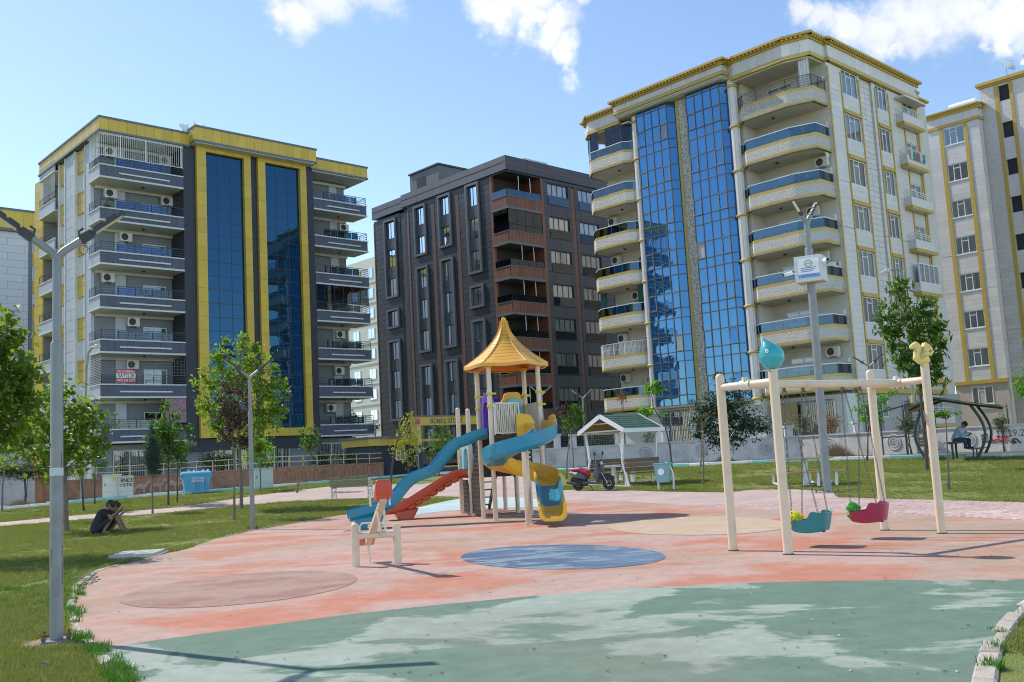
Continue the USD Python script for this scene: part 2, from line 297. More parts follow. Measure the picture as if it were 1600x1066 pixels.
struct('light_blue_rubber_area', drape(Polygon(gpts([(612, 806), (645, 806), (690, 800), (760, 795), (845, 793), (862, 788), (850, 781), (800, 777.6), (760, 776.6), (722, 779.6), (690, 785.6), (652, 794.5), (620, 798)])).intersection(RUB.buffer(-.003)), .8, .0165), rubber('rubber_pale_blue', (.36, .50, .50), (.47, .55, .54), (.5, .55, .52), thr=.5, soft=.1))
struct('blue_rubber_ellipse', drape(ell(880, 872, 160, 19.5, -.004), .8, .0165), rubber('rubber_blue', (.075, .12, .19), (.20, .25, .285), (.16, .23, .31), thr=.53, soft=.025, scale=1.3))
struct('beige_rubber_ellipse', drape(ell(1092, 823, 141, 14.5, -.01), .8, .0165), rubber('rubber_beige', (.47, .35, .225), (.47, .36, .28), (.44, .31, .25), thr=.5, soft=.1))
struct('maroon_rubber_ellipse', drape(ell(372, 923, 186, 24, -.09), .8, .0165), rubber('rubber_maroon', (.29, .145, .12), (.35, .225, .175), (.36, .265, .195), thr=.47, soft=.08))

PATH_PX = [(1900, 800), (1750, 795), (1600, 786), (1378, 780), (1310, 778), (1300, 769), (1240, 765), (1174, 766), (1138, 770), (1045, 769), (957, 766), (900, 766), (872, 767), (852, 760), (842, 748), (800, 744), (740, 744), (712, 750), (660, 757), (585, 758), (560, 756), (520, 760), (470, 766), (400, 775), (280, 793), (108, 807), (0, 817), (-120, 829), (-120, 836), (0, 823), (137, 812), (320, 796.5), (401, 788.5), (444, 785), (512, 782), (593, 780), (652, 778.5), (686, 776), (717, 777)]
PATHP = Polygon(gpts(PATH_PX + [(740, 785), (845, 790), (979, 796), (1198, 810), (1400, 820), (1600, 830), (1900, 850)])).buffer(0).difference(RUB.buffer(.002))
PATHP = max(getattr(PATHP, 'geoms', [PATHP]), key=lambda q: q.area)
def paver_material():
    nd = {'g': ('geometry', {}), 'mp': ('mapping', {'rotation': (0, 0, .35)}), 'bk': ('brick_texture', {'scale': 1.0, 'brick_width': .21, 'row_height': .105, 'mortar_size': .006, 'color1': (.50, .36, .31), 'color2': (.43, .33, .30), 'mortar': (.25, .2, .17)}),
          'n': ('noise_texture', {'scale': .7, 'detail': 7.0, 'roughness': .7}), 'r': ('map_range', {'from_min': .3, 'from_max': .7, 'to_min': .8, 'to_max': 1.12}), 'cc': ('combine_color', {}), 'mu': ('mix', {'mix_type': 'multiply', 'fac': 1.0}), 'p': ('principled_bsdf', {'roughness': .85})}
    l = [('g.position', 'mp.vector'), ('mp.vector', 'bk.vector'), ('g.position', 'n.vector'), ('n.fac', 'r.value'), ('r.result', 'cc.r'), ('r.result', 'cc.g'), ('r.result', 'cc.b'), ('bk.color', 'mu.color1'), ('cc.color', 'mu.color2'), ('mu.color', 'p.base_color')]
    return usdkit.material(stage, '/World/Looks/paving', nd, l, surface='p.BSDF')
path = thing('path', None, None, kind='structure')
obj('paving_bed', drape(PATHP, .8, .01), paver_material(), path)
# real pavers where they are near enough to be told apart
PVM = [mat(f'paver_{i}', c, r=.85, n=.18, ns=1.3, rand=.14, bump=.3, bs=90, dist=.004) for i, c in enumerate([(.50, .355, .31), (.46, .345, .31), (.53, .39, .345)])]
pav = []; ca, sa = math.cos(.35), math.sin(.35)
inn = PATHP.buffer(-.03)
cand = []
for i in range(-150, 200):
    for j in range(-260, 300):
        lx, ly = i * .206 + (j % 2) * .103, j * .104
        X, Y = 8 + lx * ca - ly * sa, 16 + lx * sa + ly * ca
        if X < -1 or Y > 25 or X > 14.5 or X > Y * .62: continue
        cand.append((X, Y))
cand = np.array(cand); cand = cand[contains_xy(inn, cand[:, 0], cand[:, 1])]; cand = cand[np.argsort(np.hypot(cand[:, 0], cand[:, 1]))]
for X, Y in cand:
    h = .014 + rng.uniform(0, .005); t = .35 + rng.normal(0, .012); c, s = math.cos(t), math.sin(t); z = float(gz(X, Y)); tl = rng.normal(0, .0012, 4)
    p = [(X + a * c - b * s, Y + a * s + b * c) for a, b in ((-.1, -.049), (.1, -.049), (.1, .049), (-.1, .049))]
    q = [(X + a * c - b * s, Y + a * s + b * c) for a, b in ((-.095, -.044), (.095, -.044), (.095, .044), (-.095, .044))]
    b = MB(); b.add([(x, y, z + .008) for x, y in p] + [(x, y, z + h + tl[k]) for k, (x, y) in enumerate(q)], [[4, 5, 6, 7], [0, 1, 5, 4], [1, 2, 6, 5], [2, 3, 7, 6], [3, 0, 4, 7]]); pav.append(b)
pieces('paver', pav, PVM, path)

# concrete kerb stones round the rubber
KST = [mat(f'kerb_stone_{i}', c, r=.9, n=.2, ns=5, rand=.1, bump=.5, bs=50, dirt=(.2, .17, .12), dirt_s=2.5, dirt_a=.7) for i, c in enumerate([(.42, .375, .31), (.37, .33, .28), (.46, .40, .33)])]
def kerb_run(parent, line, length, wid, h, mats, name='kerb_stone', pick=None, gap=.012, low=-.1):
    ls = LineString(line); n = int(ls.length / length)
    for k in range(n):
        a, b = ls.interpolate(k * length), ls.interpolate(k * length + length - gap)
        a, b = np.array([a.x, a.y]), np.array([b.x, b.y]); d = (b - a) / np.linalg.norm(b - a); nn = np.array([-d[1], d[0]]) * wid / 2; r = .018
        za, zb = float(gz(*a)), float(gz(*b)); j = rng.normal(0, .006)
        def ring(ins, dz):
            return [(*(a + d * ins - nn * (1 - ins * 2 / wid)), za + dz), (*(b - d * ins - nn * (1 - ins * 2 / wid)), zb + dz), (*(b - d * ins + nn * (1 - ins * 2 / wid)), zb + dz), (*(a + d * ins + nn * (1 - ins * 2 / wid)), za + dz)]
        mb = MB(); mb.add(ring(0, low) + ring(0, h + j - r) + ring(r, h + j), [[0, 1, 5, 4], [1, 2, 6, 5], [2, 3, 7, 6], [3, 0, 4, 7], [4, 5, 9, 8], [5, 6, 10, 9], [6, 7, 11, 10], [7, 4, 8, 11], [8, 9, 10, 11]])
        obj(name, mb, mats[pick(k) if pick else k % len(mats)], parent)
pk = thing('playground_kerb', None, None, kind='structure')
kerb_run(pk, gpts([(330, 1190), (255, 1120), (190, 1066), (146, 1012), (118, 985), (109, 950), (118, 918), (151, 893), (200, 881)]), .42, .11, .022, KST)
kerb_run(pk, gpts([(306, 855), (345, 841), (400, 828), (470, 816), (527, 805)]), .5, .09, .02, KST)
kerb_run(pk, gpts([(1900, 858), (1760, 898), (1645, 925), (1604, 946), (1579, 971), (1556, 1001), (1545, 1031), (1538, 1066), (1534, 1120), (1536, 1190)]), .42, .15, .03, KST)

# street kerb, painted in turns, and the street behind it
TURQ = mat('turquoise_kerb_paint', (.22, .55, .56), r=.6, n=.15, ns=6, rand=.06, dirt=(.4, .38, .34), dirt_s=3, dirt_a=.6)
WHK = mat('white_kerb_paint', (.72, .72, .69), r=.65, n=.1, ns=6, rand=.05, dirt=(.4, .38, .34), dirt_s=3, dirt_a=.6)
KL_PX = [(-160, 815), (0, 798), (120, 786.5), (235, 776), (380, 765.5), (429, 761.5), (492, 756.5), (572, 750), (620, 745.5), (700, 740.5), (770, 738.5), (835, 737.5), (862, 736.5), (1050, 729.5), (1094, 728), (1172, 724.6), (1249, 721.5), (1328, 719), (1414, 716.5), (1600, 713), (1760, 711)]
KL = gpts(KL_PX)
sk = thing('street_kerb', None, None, kind='structure')
kerb_run(sk, KL, 1.0, .22, .14, [TURQ, WHK], pick=lambda k: (k // 3) % 2)
ASPH = mat('asphalt', (.085, .083, .08), r=.9, n=.2, ns=.8, rand=0, bump=.4, bs=120, dist=.005)
CONC = mat('concrete_paving', (.40, .37, .33), r=.9, n=.14, ns=1.2, rand=.03, bump=.3, bs=60, dist=.005)
WALL_L_PX = [(-60, 793), (0, 789), (67, 784), (230, 773), (432, 759.5), (600, 746)]
WALL_R_PX = [(830, 733), (891, 730), (1050, 722), (1251, 715), (1580, 705.5), (1760, 700)]
WL, WR = gpts(WALL_L_PX), gpts(WALL_R_PX)
road = Polygon(KL + WR[::-1] + [(4, 72), (-3, 78), (-6, 66)] + WL[::-1]).buffer(0)
struct('road', drape(road, 1.0, .006), ASPH)
side = LineString(KL).buffer(1.5).intersection(road)
struct('pavement', drape(max(getattr(side, 'geoms', [side]), key=lambda q: q.area), .8, .012), CONC)
LAWNP = None
# ------------------------------------------------------------------ building helpers (local frame of a building: x to the right along its street front, y into it, z up)
AZ = .75
class Face:
    def __init__(s, kind, off): s.k, s.o = kind, off
    def p(s, a, d, z): return (a, s.o - d, z) if s.k == 'f' else ((s.o - d, a, z) if s.k == 'l' else (s.o + d, a, z))
    def box(s, mb, a0, a1, d0, d1, z0, z1):
        p, q = s.p(a0, d0, z0), s.p(a1, d1, z1)
        lo, hi = np.minimum(p, q), np.maximum(p, q); return mb.box(lo[0], hi[0], lo[1], hi[1], lo[2], hi[2])
def cladding(face, a0, a1, z0, z1, pw, ph, openings=(), thick=.2, gap=.02, bond=0.5, d=0.0):
    out = []; zs = set(np.round(np.arange(z0, z1, ph), 4)) | {z1}
    rows = sorted(zs)
    for k, (za, zb) in enumerate(zip(rows[:-1], rows[1:])):
        cuts = sorted({za, zb} | {o[2] for o in openings if za < o[2] < zb} | {o[3] for o in openings if za < o[3] < zb})
        for c0, c1 in zip(cuts[:-1], cuts[1:]):
            if c1 - c0 < .03: continue
            free = [(a0, a1)]
            for o in openings:
                if o[2] < c1 - 1e-4 and o[3] > c0 + 1e-4:
                    nf = []
                    for f0, f1 in free:
                        if o[1] <= f0 or o[0] >= f1: nf.append((f0, f1)); continue
                        if o[0] > f0: nf.append((f0, o[0]))
                        if o[1] < f1: nf.append((o[1], f1))
                    free = nf
            for f0, f1 in free:
                js = [j for j in np.arange(a0 - pw + (k % 2) * pw * bond, a1 + pw, pw) if f0 + .12 < j < f1 - .12]
                e = [f0] + js + [f1]
                for x0, x1 in zip(e[:-1], e[1:]):
                    if x1 - x0 < .04: continue
                    out.append(face.box(MB(), x0 + gap / 2, x1 - gap / 2, d - thick, d, c0 + (gap / 2 if c0 == za else 0), c1 - (gap / 2 if c1 == zb else 0)))
    return out
WFRAME = mat('white_window_frame', (.72, .73, .74), r=.4, n=.04)
DFRAME = mat('dark_window_frame', (.03, .03, .035), r=.4, n=.05)
CURT = [mat(f'net_curtain_{i}', c, r=.9, n=.1, ns=4, rand=.12) for i, c in enumerate([(.46, .48, .5), (.34, .36, .38), (.2, .215, .235)])]
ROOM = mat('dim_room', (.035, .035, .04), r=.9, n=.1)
WGLASS = pane_glass('window_glass', (.72, .78, .8), (.95, .97, 1), 1.7, .12)
DGLASS = pane_glass('dark_window_glass', (.35, .38, .42), (.62, .68, .75), 1.6, .02)
def window(th, face, a0, a1, z0, z1, cols=(.25, .5, .75), trans=None, fm=None, gm=None, cm=None, fr=.06, dep=.1, curtain=True):
    """A window: frame part with pane sub-parts and a gathered curtain behind."""
    fm = fm or WFRAME; w = a1 - a0; mb = MB(); d0, d1 = -dep - .05, -dep
    face.box(mb, a0, a0 + fr, d0, d1, z0, z1); face.box(mb, a1 - fr, a1, d0, d1, z0, z1)
    face.box(mb, a0 + fr, a1 - fr, d0, d1, z0, z0 + fr); face.box(mb, a0 + fr, a1 - fr, d0, d1, z1 - fr, z1)
    xs = [a0 + fr] + [a0 + c * w for c in cols] + [a1 - fr]
    for c in cols: face.box(mb, a0 + c * w - fr / 2, a0 + c * w + fr / 2, d0, d1 - .002, z0 + fr, z1 - fr)
    zt = z1 - (trans or 0) * (z1 - z0)
    if trans:
        i = len(xs) // 2 - (1 if len(xs) > 2 else 0)
        face.box(mb, xs[i] + fr / 2, xs[i + 1] - fr / 2, d0, d1 - .004, zt - fr / 2, zt + fr / 2)
    wp = obj('window', mb, fm, th)
    for x0, x1 in zip(xs[:-1], xs[1:]):
        b = MB(); b.quad(face.p(x0, d0 + .02, z0 + fr), face.p(x1, d0 + .02, z0 + fr), face.p(x1, d0 + .02 + rng.normal(0, .002), z1 - fr), face.p(x0, d0 + .02, z1 - fr))
        obj('pane', b, gm or WGLASS, wp)
    if curtain:
        n = max(6, int(w / .07)); xa = np.linspace(a0 + .02, a1 - .02, n); dd = d0 - .04 - .018 * (1 + np.sin(np.arange(n) * 1.9 + rng.uniform(0, 6)))
        cut = rng.random()
        if cut < .35: sel = [(0, int(n * rng.uniform(.3, .45))), (int(n * rng.uniform(.6, .75)), n)]
        else: sel = [(0, n)]
        b = MB()
        for i0, i1 in sel:
            if i1 - i0 > 1: b.grid(np.array([[face.p(xa[i], dd[i], zz) for i in range(i0, i1)] for zz in (z0 + .02, z1 - .02)]))
        obj('curtain', b, cm or CURT[int(rng.integers(3))], wp)
    return wp
ACW = mat('ac_casing', (.62, .61, .57), r=.5, n=.06, ns=3, rand=.06, dirt=(.35, .3, .25), dirt_s=3, dirt_a=.4)
ACD = mat('ac_grille', (.03, .03, .035), r=.5)
def aircon(th, x, y, z, face='f', w=.85, h=.62, dp=.32):
    """Outdoor unit bolted to the wall: local position of its lower left front corner."""
    m = MB(); F_ = Face(face, y if face == 'f' else x); a = x if face == 'f' else y
    F_.box(m, a, a + w, -dp, 0, z, z + h); F_.box(m, a + .1, a + .16, -dp - .04, -.02, z - .07, z - .001); F_.box(m, a + w - .16, a + w - .1, -dp - .04, -.02, z - .07, z - .001)
    u_ = obj('air_conditioner', m, ACW, th)
    t = np.linspace(0, 2 * np.pi, 17)[:-1]; b = MB(); c = (a + w * .38, z + h * .5); R = h * .4
    ring = [F_.p(c[0] + R * math.cos(k), .012, c[1] + R * math.sin(k)) for k in t]; hub = [F_.p(c[0] + .02 * math.cos(k), .02, c[1] + .02 * math.sin(k)) for k in t]
    b.add(ring + hub, [[i, (i + 1) % 16, 16 + (i + 1) % 16, 16 + i] for i in range(16)]); b.add(hub, [[0, i, i + 1] for i in range(1, 15)])
    b.add([F_.p(c[0] + R * math.cos(k), 0, c[1] + R * math.sin(k)) for k in t] + ring, [[i, (i + 1) % 16, 16 + (i + 1) % 16, 16 + i] for i in range(16)])
    obj('fan_grille', b, ACD, u_); return u_
def railing(parent, pts, z0, h, m, bars=4, post=1.1, r=.018, name='railing', vert=0):
    mb = MB(); pts = [np.array(p, float) for p in pts]
    for a, b in zip(pts[:-1], pts[1:]):
        L_ = np.linalg.norm(b - a); n = max(1, round(L_ / post))
        for k in range(n + 1):
            q = a + (b - a) * k / n; mb.beam((*q, z0), (*q, z0 + h), r * 2)
        for k in range(bars):
            zz = z0 + h * (k + 1) / bars - (r if k == bars - 1 else 0); mb.beam((*a, zz), (*b, zz), r * (2.2 if k == bars - 1 else 1.3))
        if vert:
            n = int(L_ / vert)
            for k in range(1, n): q = a + (b - a) * k / n; mb.beam((*q, z0), (*q, z0 + h - r), r)
    return obj(name, mb, m, parent)
LAMPB = mat('ceiling_lamp', (.06, .05, .045), r=.4)
def ceiling_lamp(parent, x, y, z):
    obj('ceiling_lamp', MB().lathe([(.02, 0), (.1, -.02), (.13, -.09), (.05, -.12), (.001, -.12)][::-1], 10, (x, y, z)), LAMPB, parent)
DISHM = mat('dish_white', (.75, .75, .74), r=.4, n=.05)
def dish(label, p, R, yaw, el, group=None):
    """Satellite dish: bowl, feed arm, mast."""
    t = thing('satellite_dish', label, 'dish', p, yaw, group)
    e = math.radians(el); Rm = np.array([[1, 0, 0], [0, math.sin(e), -math.cos(e)], [0, math.cos(e), math.sin(e)]])  # bowl axis -y tilted up
    rr = np.linspace(0, R, 6); a = np.linspace(0, 2 * np.pi, 25)
    V = np.array([[Rm @ np.array([r * math.cos(k), r * math.sin(k), .28 * r * r / R]) for k in a] for r in rr]) + [0, 0, R + .25]
    ax_ = Rm @ np.array([0, 0, 1.0]); b = MB().grid(V); V2 = V - ax_ * .015; b.grid(V2); obj('bowl', b, DISHM, t, 40)
    f = np.array([0, 0, R + .25]) + ax_ * R * .95; b = MB(); b.tube([V[-1][18], f], .012, 6); b.tube([V[-1][4], f], .01, 6); b.tm(trimesh.creation.icosphere(1, .05), np.array([[1, 0, 0, f[0]], [0, 1, 0, f[1]], [0, 0, 1, f[2]], [0, 0, 0, 1.0]])); obj('feed_arm', b, mat('grey_metal', (.3, .3, .3), r=.4, metal=.5), t)
    obj('mast', MB().tube([(0, .08, 0), (0, .08, R + .2)], .03, 8), mat('grey_metal'), t); return t

# ------------------------------------------------------------------ apartment building with yellow frames, left
YEL = [mat(f'yellow_panel_{i}', c, r=.45, n=.05, ns=1.5, rand=.07) for i, c in enumerate([(.56, .38, .045), (.53, .36, .045)])]
FLASH = mat('grey_flashing', (.12, .125, .14), r=.5, n=.06)
NAVY = mat('navy_panel', (.024, .027, .040), r=.45, n=.08, rand=.06)
SLAT = mat('blue_grey_cladding', (.072, .084, .118), r=.55, n=.08, ns=3, rand=.07)
WHT = mat('white_render', (.55, .55, .55), r=.8, n=.05, ns=1.5, dirt=(.45, .44, .42), dirt_s=.7, dirt_a=.4)
GREYW = mat('grey_render', (.20, .22, .245), r=.85, n=.05, ns=1.2, dirt=(.2, .2, .21), dirt_s=.8, dirt_a=.3)
LGREY = mat('pale_grey_panel', (.44, .455, .51), r=.6, n=.05, ns=1, rand=.04)
RAILD = mat('dark_railing', (.06, .06, .065), r=.4, metal=.3)
BLUEG = pane_glass('blue_balcony_glass', (.11, .31, .54), (.6, .75, .95), 1.5, .10)
TEALG = pane_glass('smoked_balcony_glass', (.16, .30, .36), (.8, .9, 1), 1.5, .06)
MIRL = mirror_glass('dark_blue_mirror_glass', (.075, .19, .30), (.004, .016, .036), .38, wav=.02, ns=.6)
PL = (-27.75, 64.24, 0)
L = thing('yellow_apartment_building', 'grey apartment block with yellow roof band and two tall yellow frames round blue glass', 'building', PL, AZ)
body = MB(); body.box(.4, 5.97, 2.2, 9.25, 0, 25.3).box(1.5, 5.97, 9.25, 12.95, 0, 25.3).box(.3, 5.97, 12.95, 15.0, 0, 25.3).box(5.97, 16.8, .25, 13.4, 0, 26.3).box(16.8, 21.2, 2.2, 13.4, 0, 25.3)
body.box(.9, 5.97, 1.2, 2.199, 0, 3.62).box(16.8, 20.9, 1.2, 2.199, 0, 3.62)
obj('wall', body, GREYW, L)
fF = Face('f', 0.0); fS = Face('l', .15)
obj('roof_slab', MB().box(.2, 21.9, .2, 13.6, 25.301, 25.9), FLASH, L)
# parapet panels
par = []
def parapet(face, a0, a1, d, z0, z1, w):
    n = max(1, round((a1 - a0) / w)); e = np.linspace(a0, a1, n + 1)
    for x0, x1 in zip(e[:-1], e[1:]): par.append(face.box(MB(), x0 + .008, x1 - .008, d - .12, d, z0, z1))
parapet(fF, -.1, 6.45, .1, 25.42, 26.25, .68); parapet(fF, 6.45, 16.6, 1.0, 25.65, 26.6, .68); parapet(fF, 16.6, 22.1, .1, 25.42, 26.25, .68)
parapet(Face('l', -.1), -.1, 12.9, 0, 25.42, 26.25, .68); parapet(Face('l', 6.46), -1.0, -.1, 0, 25.65, 26.6, .45); parapet(Face('r', 16.59), -1.0, -.1, 0, 25.65, 26.6, .45); parapet(Face('r', 22.1), -.1, 13.4, 0, 25.42, 26.25, 1.1)
pieces('parapet_panel', par, YEL, L)
fl = MB()
for (a0, a1, d, z0, z1) in ((-.16, 6.42, .16, 26.25, 26.39), (6.4, 16.66, 1.06, 26.6, 26.74), (16.64, 22.16, .16, 26.25, 26.39), (-.16, 6.42, .14, 25.28, 25.42), (6.42, 16.64, 1.04, 25.5, 25.65), (16.64, 22.16, .14, 25.28, 25.42)):
    fF.box(fl, a0, a1, -.3, d, z0, z1)
for z0, z1 in ((26.251, 26.391), (25.281, 25.421)): fl.box(-.161, .2, .3, 13.0, z0, z1); fl.box(21.8, 22.161, .3, 13.5, z0, z1)
obj('roof_flashing', fl, FLASH, L)
obj('soffit', MB().box(-.08, 6.0, 0, 2.2, 25.2, 25.279).box(16.8, 22.0, 0, 2.2, 25.2, 25.279).box(6.5, 16.5, -.95, .2, 25.44, 25.499), WHT, L)
# centre bay: navy pier cladding, yellow frames, glass
obj('navy_cladding', MB().box(5.97, 6.87, 0, .249, 3.7, 25.45).box(11.22, 11.83, 0, .249, 3.7, 25.45).box(16.07, 16.8, 0, .249, 3.7, 25.45).box(6.87, 11.22, 0.05, .249, 3.4, 3.85).box(11.83, 16.07, 0.05, .249, 3.4, 3.85).box(5.9, 16.87, -.05, .249, 2.95, 3.4).box(5.95, 5.969, 0, 2.2, 3.7, 25.3).box(16.801, 16.82, 0, 2.2, 3.7, 25.3), NAVY, L)
frp = []; zr = np.linspace(4.45, 25.1, 21)
for x0, x1, g0, g1 in ((6.87, 11.22, 7.6, 10.66), (11.83, 16.07, 12.45, 15.5)):
    for za, zb in zip(zr[:-1], zr[1:]):
        for u0, u1 in ((x0, g0), (g1, x1)): frp.append(fF.box(MB(), u0, u1, -.04, .28, za + .006, zb - .006))
    e = np.linspace(x0, x1, 7)
    for u0, u1 in zip(e[:-1], e[1:]):
        for za, zb in ((3.85, 4.45), (25.1, 25.45)): frp.append(fF.box(MB(), u0 + (.006 if u0 > x0 else 0), u1 - (.006 if u1 < x1 else 0), -.04, .28, za, zb))
pieces('frame_panel', frp, YEL, L)
mull = MB()
for g0, g1 in ((7.6, 10.66), (12.45, 15.5)):
    for c in np.linspace(g0, g1, 4)[1:-1]: fF.box(mull, c - .02, c + .02, -.04, -.015, 4.45, 25.1)
    for z in zr[1:-1]: fF.box(mull, g0, g1, -.041, -.018, z - .02, z + .02)
obj('mullions', mull, DFRAME, L)
for bi, (g0, g1) in enumerate(((7.6, 10.66), (12.45, 15.5))):
    cs = np.linspace(g0, g1, 4)
    for r_ in range(20):
        for c in range(3):
            j = rng.normal(0, .0012, 4); op = .45 if (bi == 0 and c == 1 and r_ == 5) else 0
            q = [(cs[c] + .02, .03 + j[0] - op, zr[r_] + .02), (cs[c + 1] - .02, .03 + j[1] - op, zr[r_] + .02), (cs[c + 1] - .02, .03 + j[2], zr[r_ + 1] - .02), (cs[c] + .02, .03 + j[3], zr[r_ + 1] - .02)]
            obj('glass_pane', MB().quad(*q), MIRL, L, label='tilted open glass pane' if op else None)
# balconies
def balcony_L(x0, x1, k, left):
    cap = 4.66 + 3.056 * k; y1 = 2.2; xw = x0 if left else x1
    mb = MB(); b = 0 if left else 1
    mb.box(x0 - (.05 if left else 0), x1 + (0 if left else .05), -.05, y1, cap - .97, cap - .85)
    mb.box(x0 + (.12 if left else 0), x1 - (0 if left else .12), .12, y1, cap - .85, cap - .80)
    cz0, cz1 = cap - .085, cap
    mb.box(x0 - (.05 if left else 0), x1 + (0 if left else .05), -.05, .16, cz0, cz1)
    if left: mb.box(x0 - .05, x0 + .16, .16, y1 + .05, cz0, cz1)
    else: mb.box(x1 - .16, x1 + .05, .16, y1 + .05, cz0, cz1)
    B = obj('balcony', mb, WHT, L)
    n = round((x1 - x0) / .46); e = np.linspace(x0, x1, n + 1); F0 = Face('f', 0.0)
    for u0, u1 in zip(e[:-1], e[1:]): obj('cladding_board', F0.box(MB(), u0 + .006, u1 - .006, -.1, 0, cap - .85, cz0), SLAT, B)
    FS = Face('l', x0) if left else Face('r', x1); e = np.linspace(.11, y1, 5)
    for u0, u1 in zip(e[:-1], e[1:]): obj('side_board', FS.box(MB(), u0 + .006, u1 - .006, -.1, 0, cap - .85, cz0), LGREY if left else SLAT, B)
    sx = (1.27, 4.92) if left else (x0 + 1.25, x1 - .75)
    obj('trim_bar', F0.box(MB(), sx[0], sx[1], 0, .07, cap - .58, cap - .48), WHT, B)
    pts = [(x0 + .05, y1), (x0 + .05, .04), (x1, .04)] if left else [(x0, .04), (x1 - .05, .04), (x1 - .05, y1)]
    railing(B, pts, cap, .66, RAILD)
    gx = np.linspace(1.1, 5.05, 6) if left else np.linspace(x0 + .9, x1 - .9, 6)
    if not (left and k == 1):
        for u0, u1 in zip(gx[:-1], gx[1:]):
            obj('glass_panel', MB().box(u0 + .02, u1 - .02, .06, .075, cap + .04, cap + .58), BLUEG if (left and k >= 3 and not (k == 3 and u0 > 2.5)) else TEALG, B)
    ceiling_lamp(B, (x0 + x1) / 2 + .4, 1.0, cap - .97)
    return B
for k in range(7): balcony_L(0, 5.95, k, True)
for k in range(7): balcony_L(16.84, 21.95, k, False)
# recessed back walls: pilaster, door, air conditioners
for k in range(7):
    fl_ = 4.66 + 3.056 * k - .85; top = fl_ + 2.93
    for xa in (1.75, 19.6): obj('pilaster', MB().box(xa, xa + .75, 2.05, 2.199, fl_ + .05, top - .221), LGREY, L)
    for xa, xb in ((.4, 5.95), (16.85, 21.2)): obj('ceiling_beam', MB().box(xa, xb, 1.95, 2.199, top - .22, top - .001), WHT, L)
fB = Face('f', 2.2 - .18)
for k in range(7):
    fl_ = 4.66 + 3.056 * k - .80
    window(L, fB, 3.75, 5.45, fl_, fl_ + 2.05, cols=(.5,), cm=None if k % 2 else ROOM, dep=.06)
    window(L, fB, 16.95, 17.6, fl_, fl_ + 2.05, cols=(), cm=ROOM, dep=.06)
for k, x in ((6, .95), (6, 4.95), (5, .95), (5, 5.05), (4, 2.0), (3, .75), (2, 2.5), (1, 2.4)):
    fl_ = 4.66 + 3.056 * k - .85; aircon(L, x, 1.7, fl_ + 2.08)
for k, x in ((5, 20.4), (2, 19.7), (1, 19.5), (0, 18.6)): aircon(L, x, 1.7, 4.66 + 3.056 * k - .85 + 1.95)
# white bars over the top left balcony, glazed-in third right balcony, net and boards on the for-sale balcony
cap = 4.66 + 3.056 * 6; mb = MB()
for x in np.arange(.1, 5.9, .145): mb.beam((x, .0, cap + .6), (x, .0, 25.2), .02)
for y in np.arange(.2, 2.2, .145): mb.beam((.03, y, cap + .6), (.03, y, 25.2), .02)
for z in (cap + .62, 25.15): mb.beam((.05, 0, z), (5.95, 0, z), .035); mb.beam((.03, 0, z), (.03, 2.2, z), .035)
for x in (1.4, 3.2, 5.8): mb.beam((x, 0, cap + .6), (x, 0, 25.2), .05)
obj('security_bars', mb, WFRAME, L)
cap = 4.66 + 3.056 * 3; gl = MB(); fr = MB()
for x0, x1 in zip(np.linspace(16.9, 21.9, 7)[:-1], np.linspace(16.9, 21.9, 7)[1:]):
    obj('glazing_panel', MB().box(x0 + .02, x1 - .02, .02, .04, cap + .66, cap + 2.05), DGLASS, L); fr.box(x0 - .02, x0 + .02, .0, .06, cap + .66, cap + 2.06)
fr.box(16.88, 21.92, 0, .06, cap + 2.05, cap + 2.1); obj('glazing_frame', fr, DFRAME, L)
cap = 4.66 + 3.056; mb = MB()
for x in np.arange(.1, 5.9, .25): mb.beam((x, .02, cap + .66), (x, .02, cap + 2.1), .008)
for z in np.arange(cap + .66, cap + 2.1, .2): mb.beam((.05, .02, z), (5.9, .02, z), .008)
for z in np.arange(cap + .1, cap + 2.0, .11): mb.beam((.03, .05, z), (.03, 2.2, z), .03, .05)
obj('balcony_net', mb, mat('net_wire', (.35, .35, .34), r=.5), L)
cap = 4.66
obj('hanging_blanket', MB().grid(np.array([[(x, -.07 - .025 * math.sin(x * 16), z) for x in np.linspace(4.35, 5.9, 30)] for z in (cap + .35, cap + 2.05)])), mat('mauve_blanket', (.33, .17, .23), r=.9, n=.15, ns=6), L)
# side: pilasters, window strips and small balconies
sp = []
ops = [(3.4, 5.03, z, z + 1.42) for z in [3.55 + 3.056 * k for k in range(8)]] + [(7.3, 8.75, z, z + 1.42) for z in [3.55 + 3.056 * k for k in range(8)]]
col = cladding(fS, 2.25, 3.36, .6, 25.2, 2.0, .764, thick=.24, gap=.01) + cladding(fS, 5.2, 7.12, .6, 25.2, .98, .764, thick=.22, d=.12, bond=0) + cladding(fS, 8.8, 9.25, .6, 25.2, 2.3, .764, thick=.24)
pieces('wall_panel', col, LGREY, L)
wsp = []
for (y0, y1) in ((3.42, 5.02), (7.32, 8.72)):
    for k in range(8):
        zt = 3.56 + 3.056 * k + 0.1
        window(L, Face('l', .28), y0, y1, zt, zt + 1.46, cols=(.5,), dep=.02, fr=.05)
        for j in range(2): wsp.append(Face('l', .2).box(MB(), y0, y1, -.15, 0, zt - 1.596 + .02 + j * .79, zt - 1.596 + (j + 1) * .79 - .005))
        wsp.append(Face('l', .2).box(MB(), y0, y1, -.02, .05, zt - .06, zt - .005))
pieces('spandrel_panel', wsp, YEL, L)
pieces('yellow_wall_panel', cladding(Face('l', .3), 12.96, 15.0, .6, 25.2, 2.1, .764, thick=.1, d=.1) + cladding(Face('l', 1.5), 9.26, 12.94, .6, 25.2, 1.3, .764, thick=.08, d=.09), YEL, L)
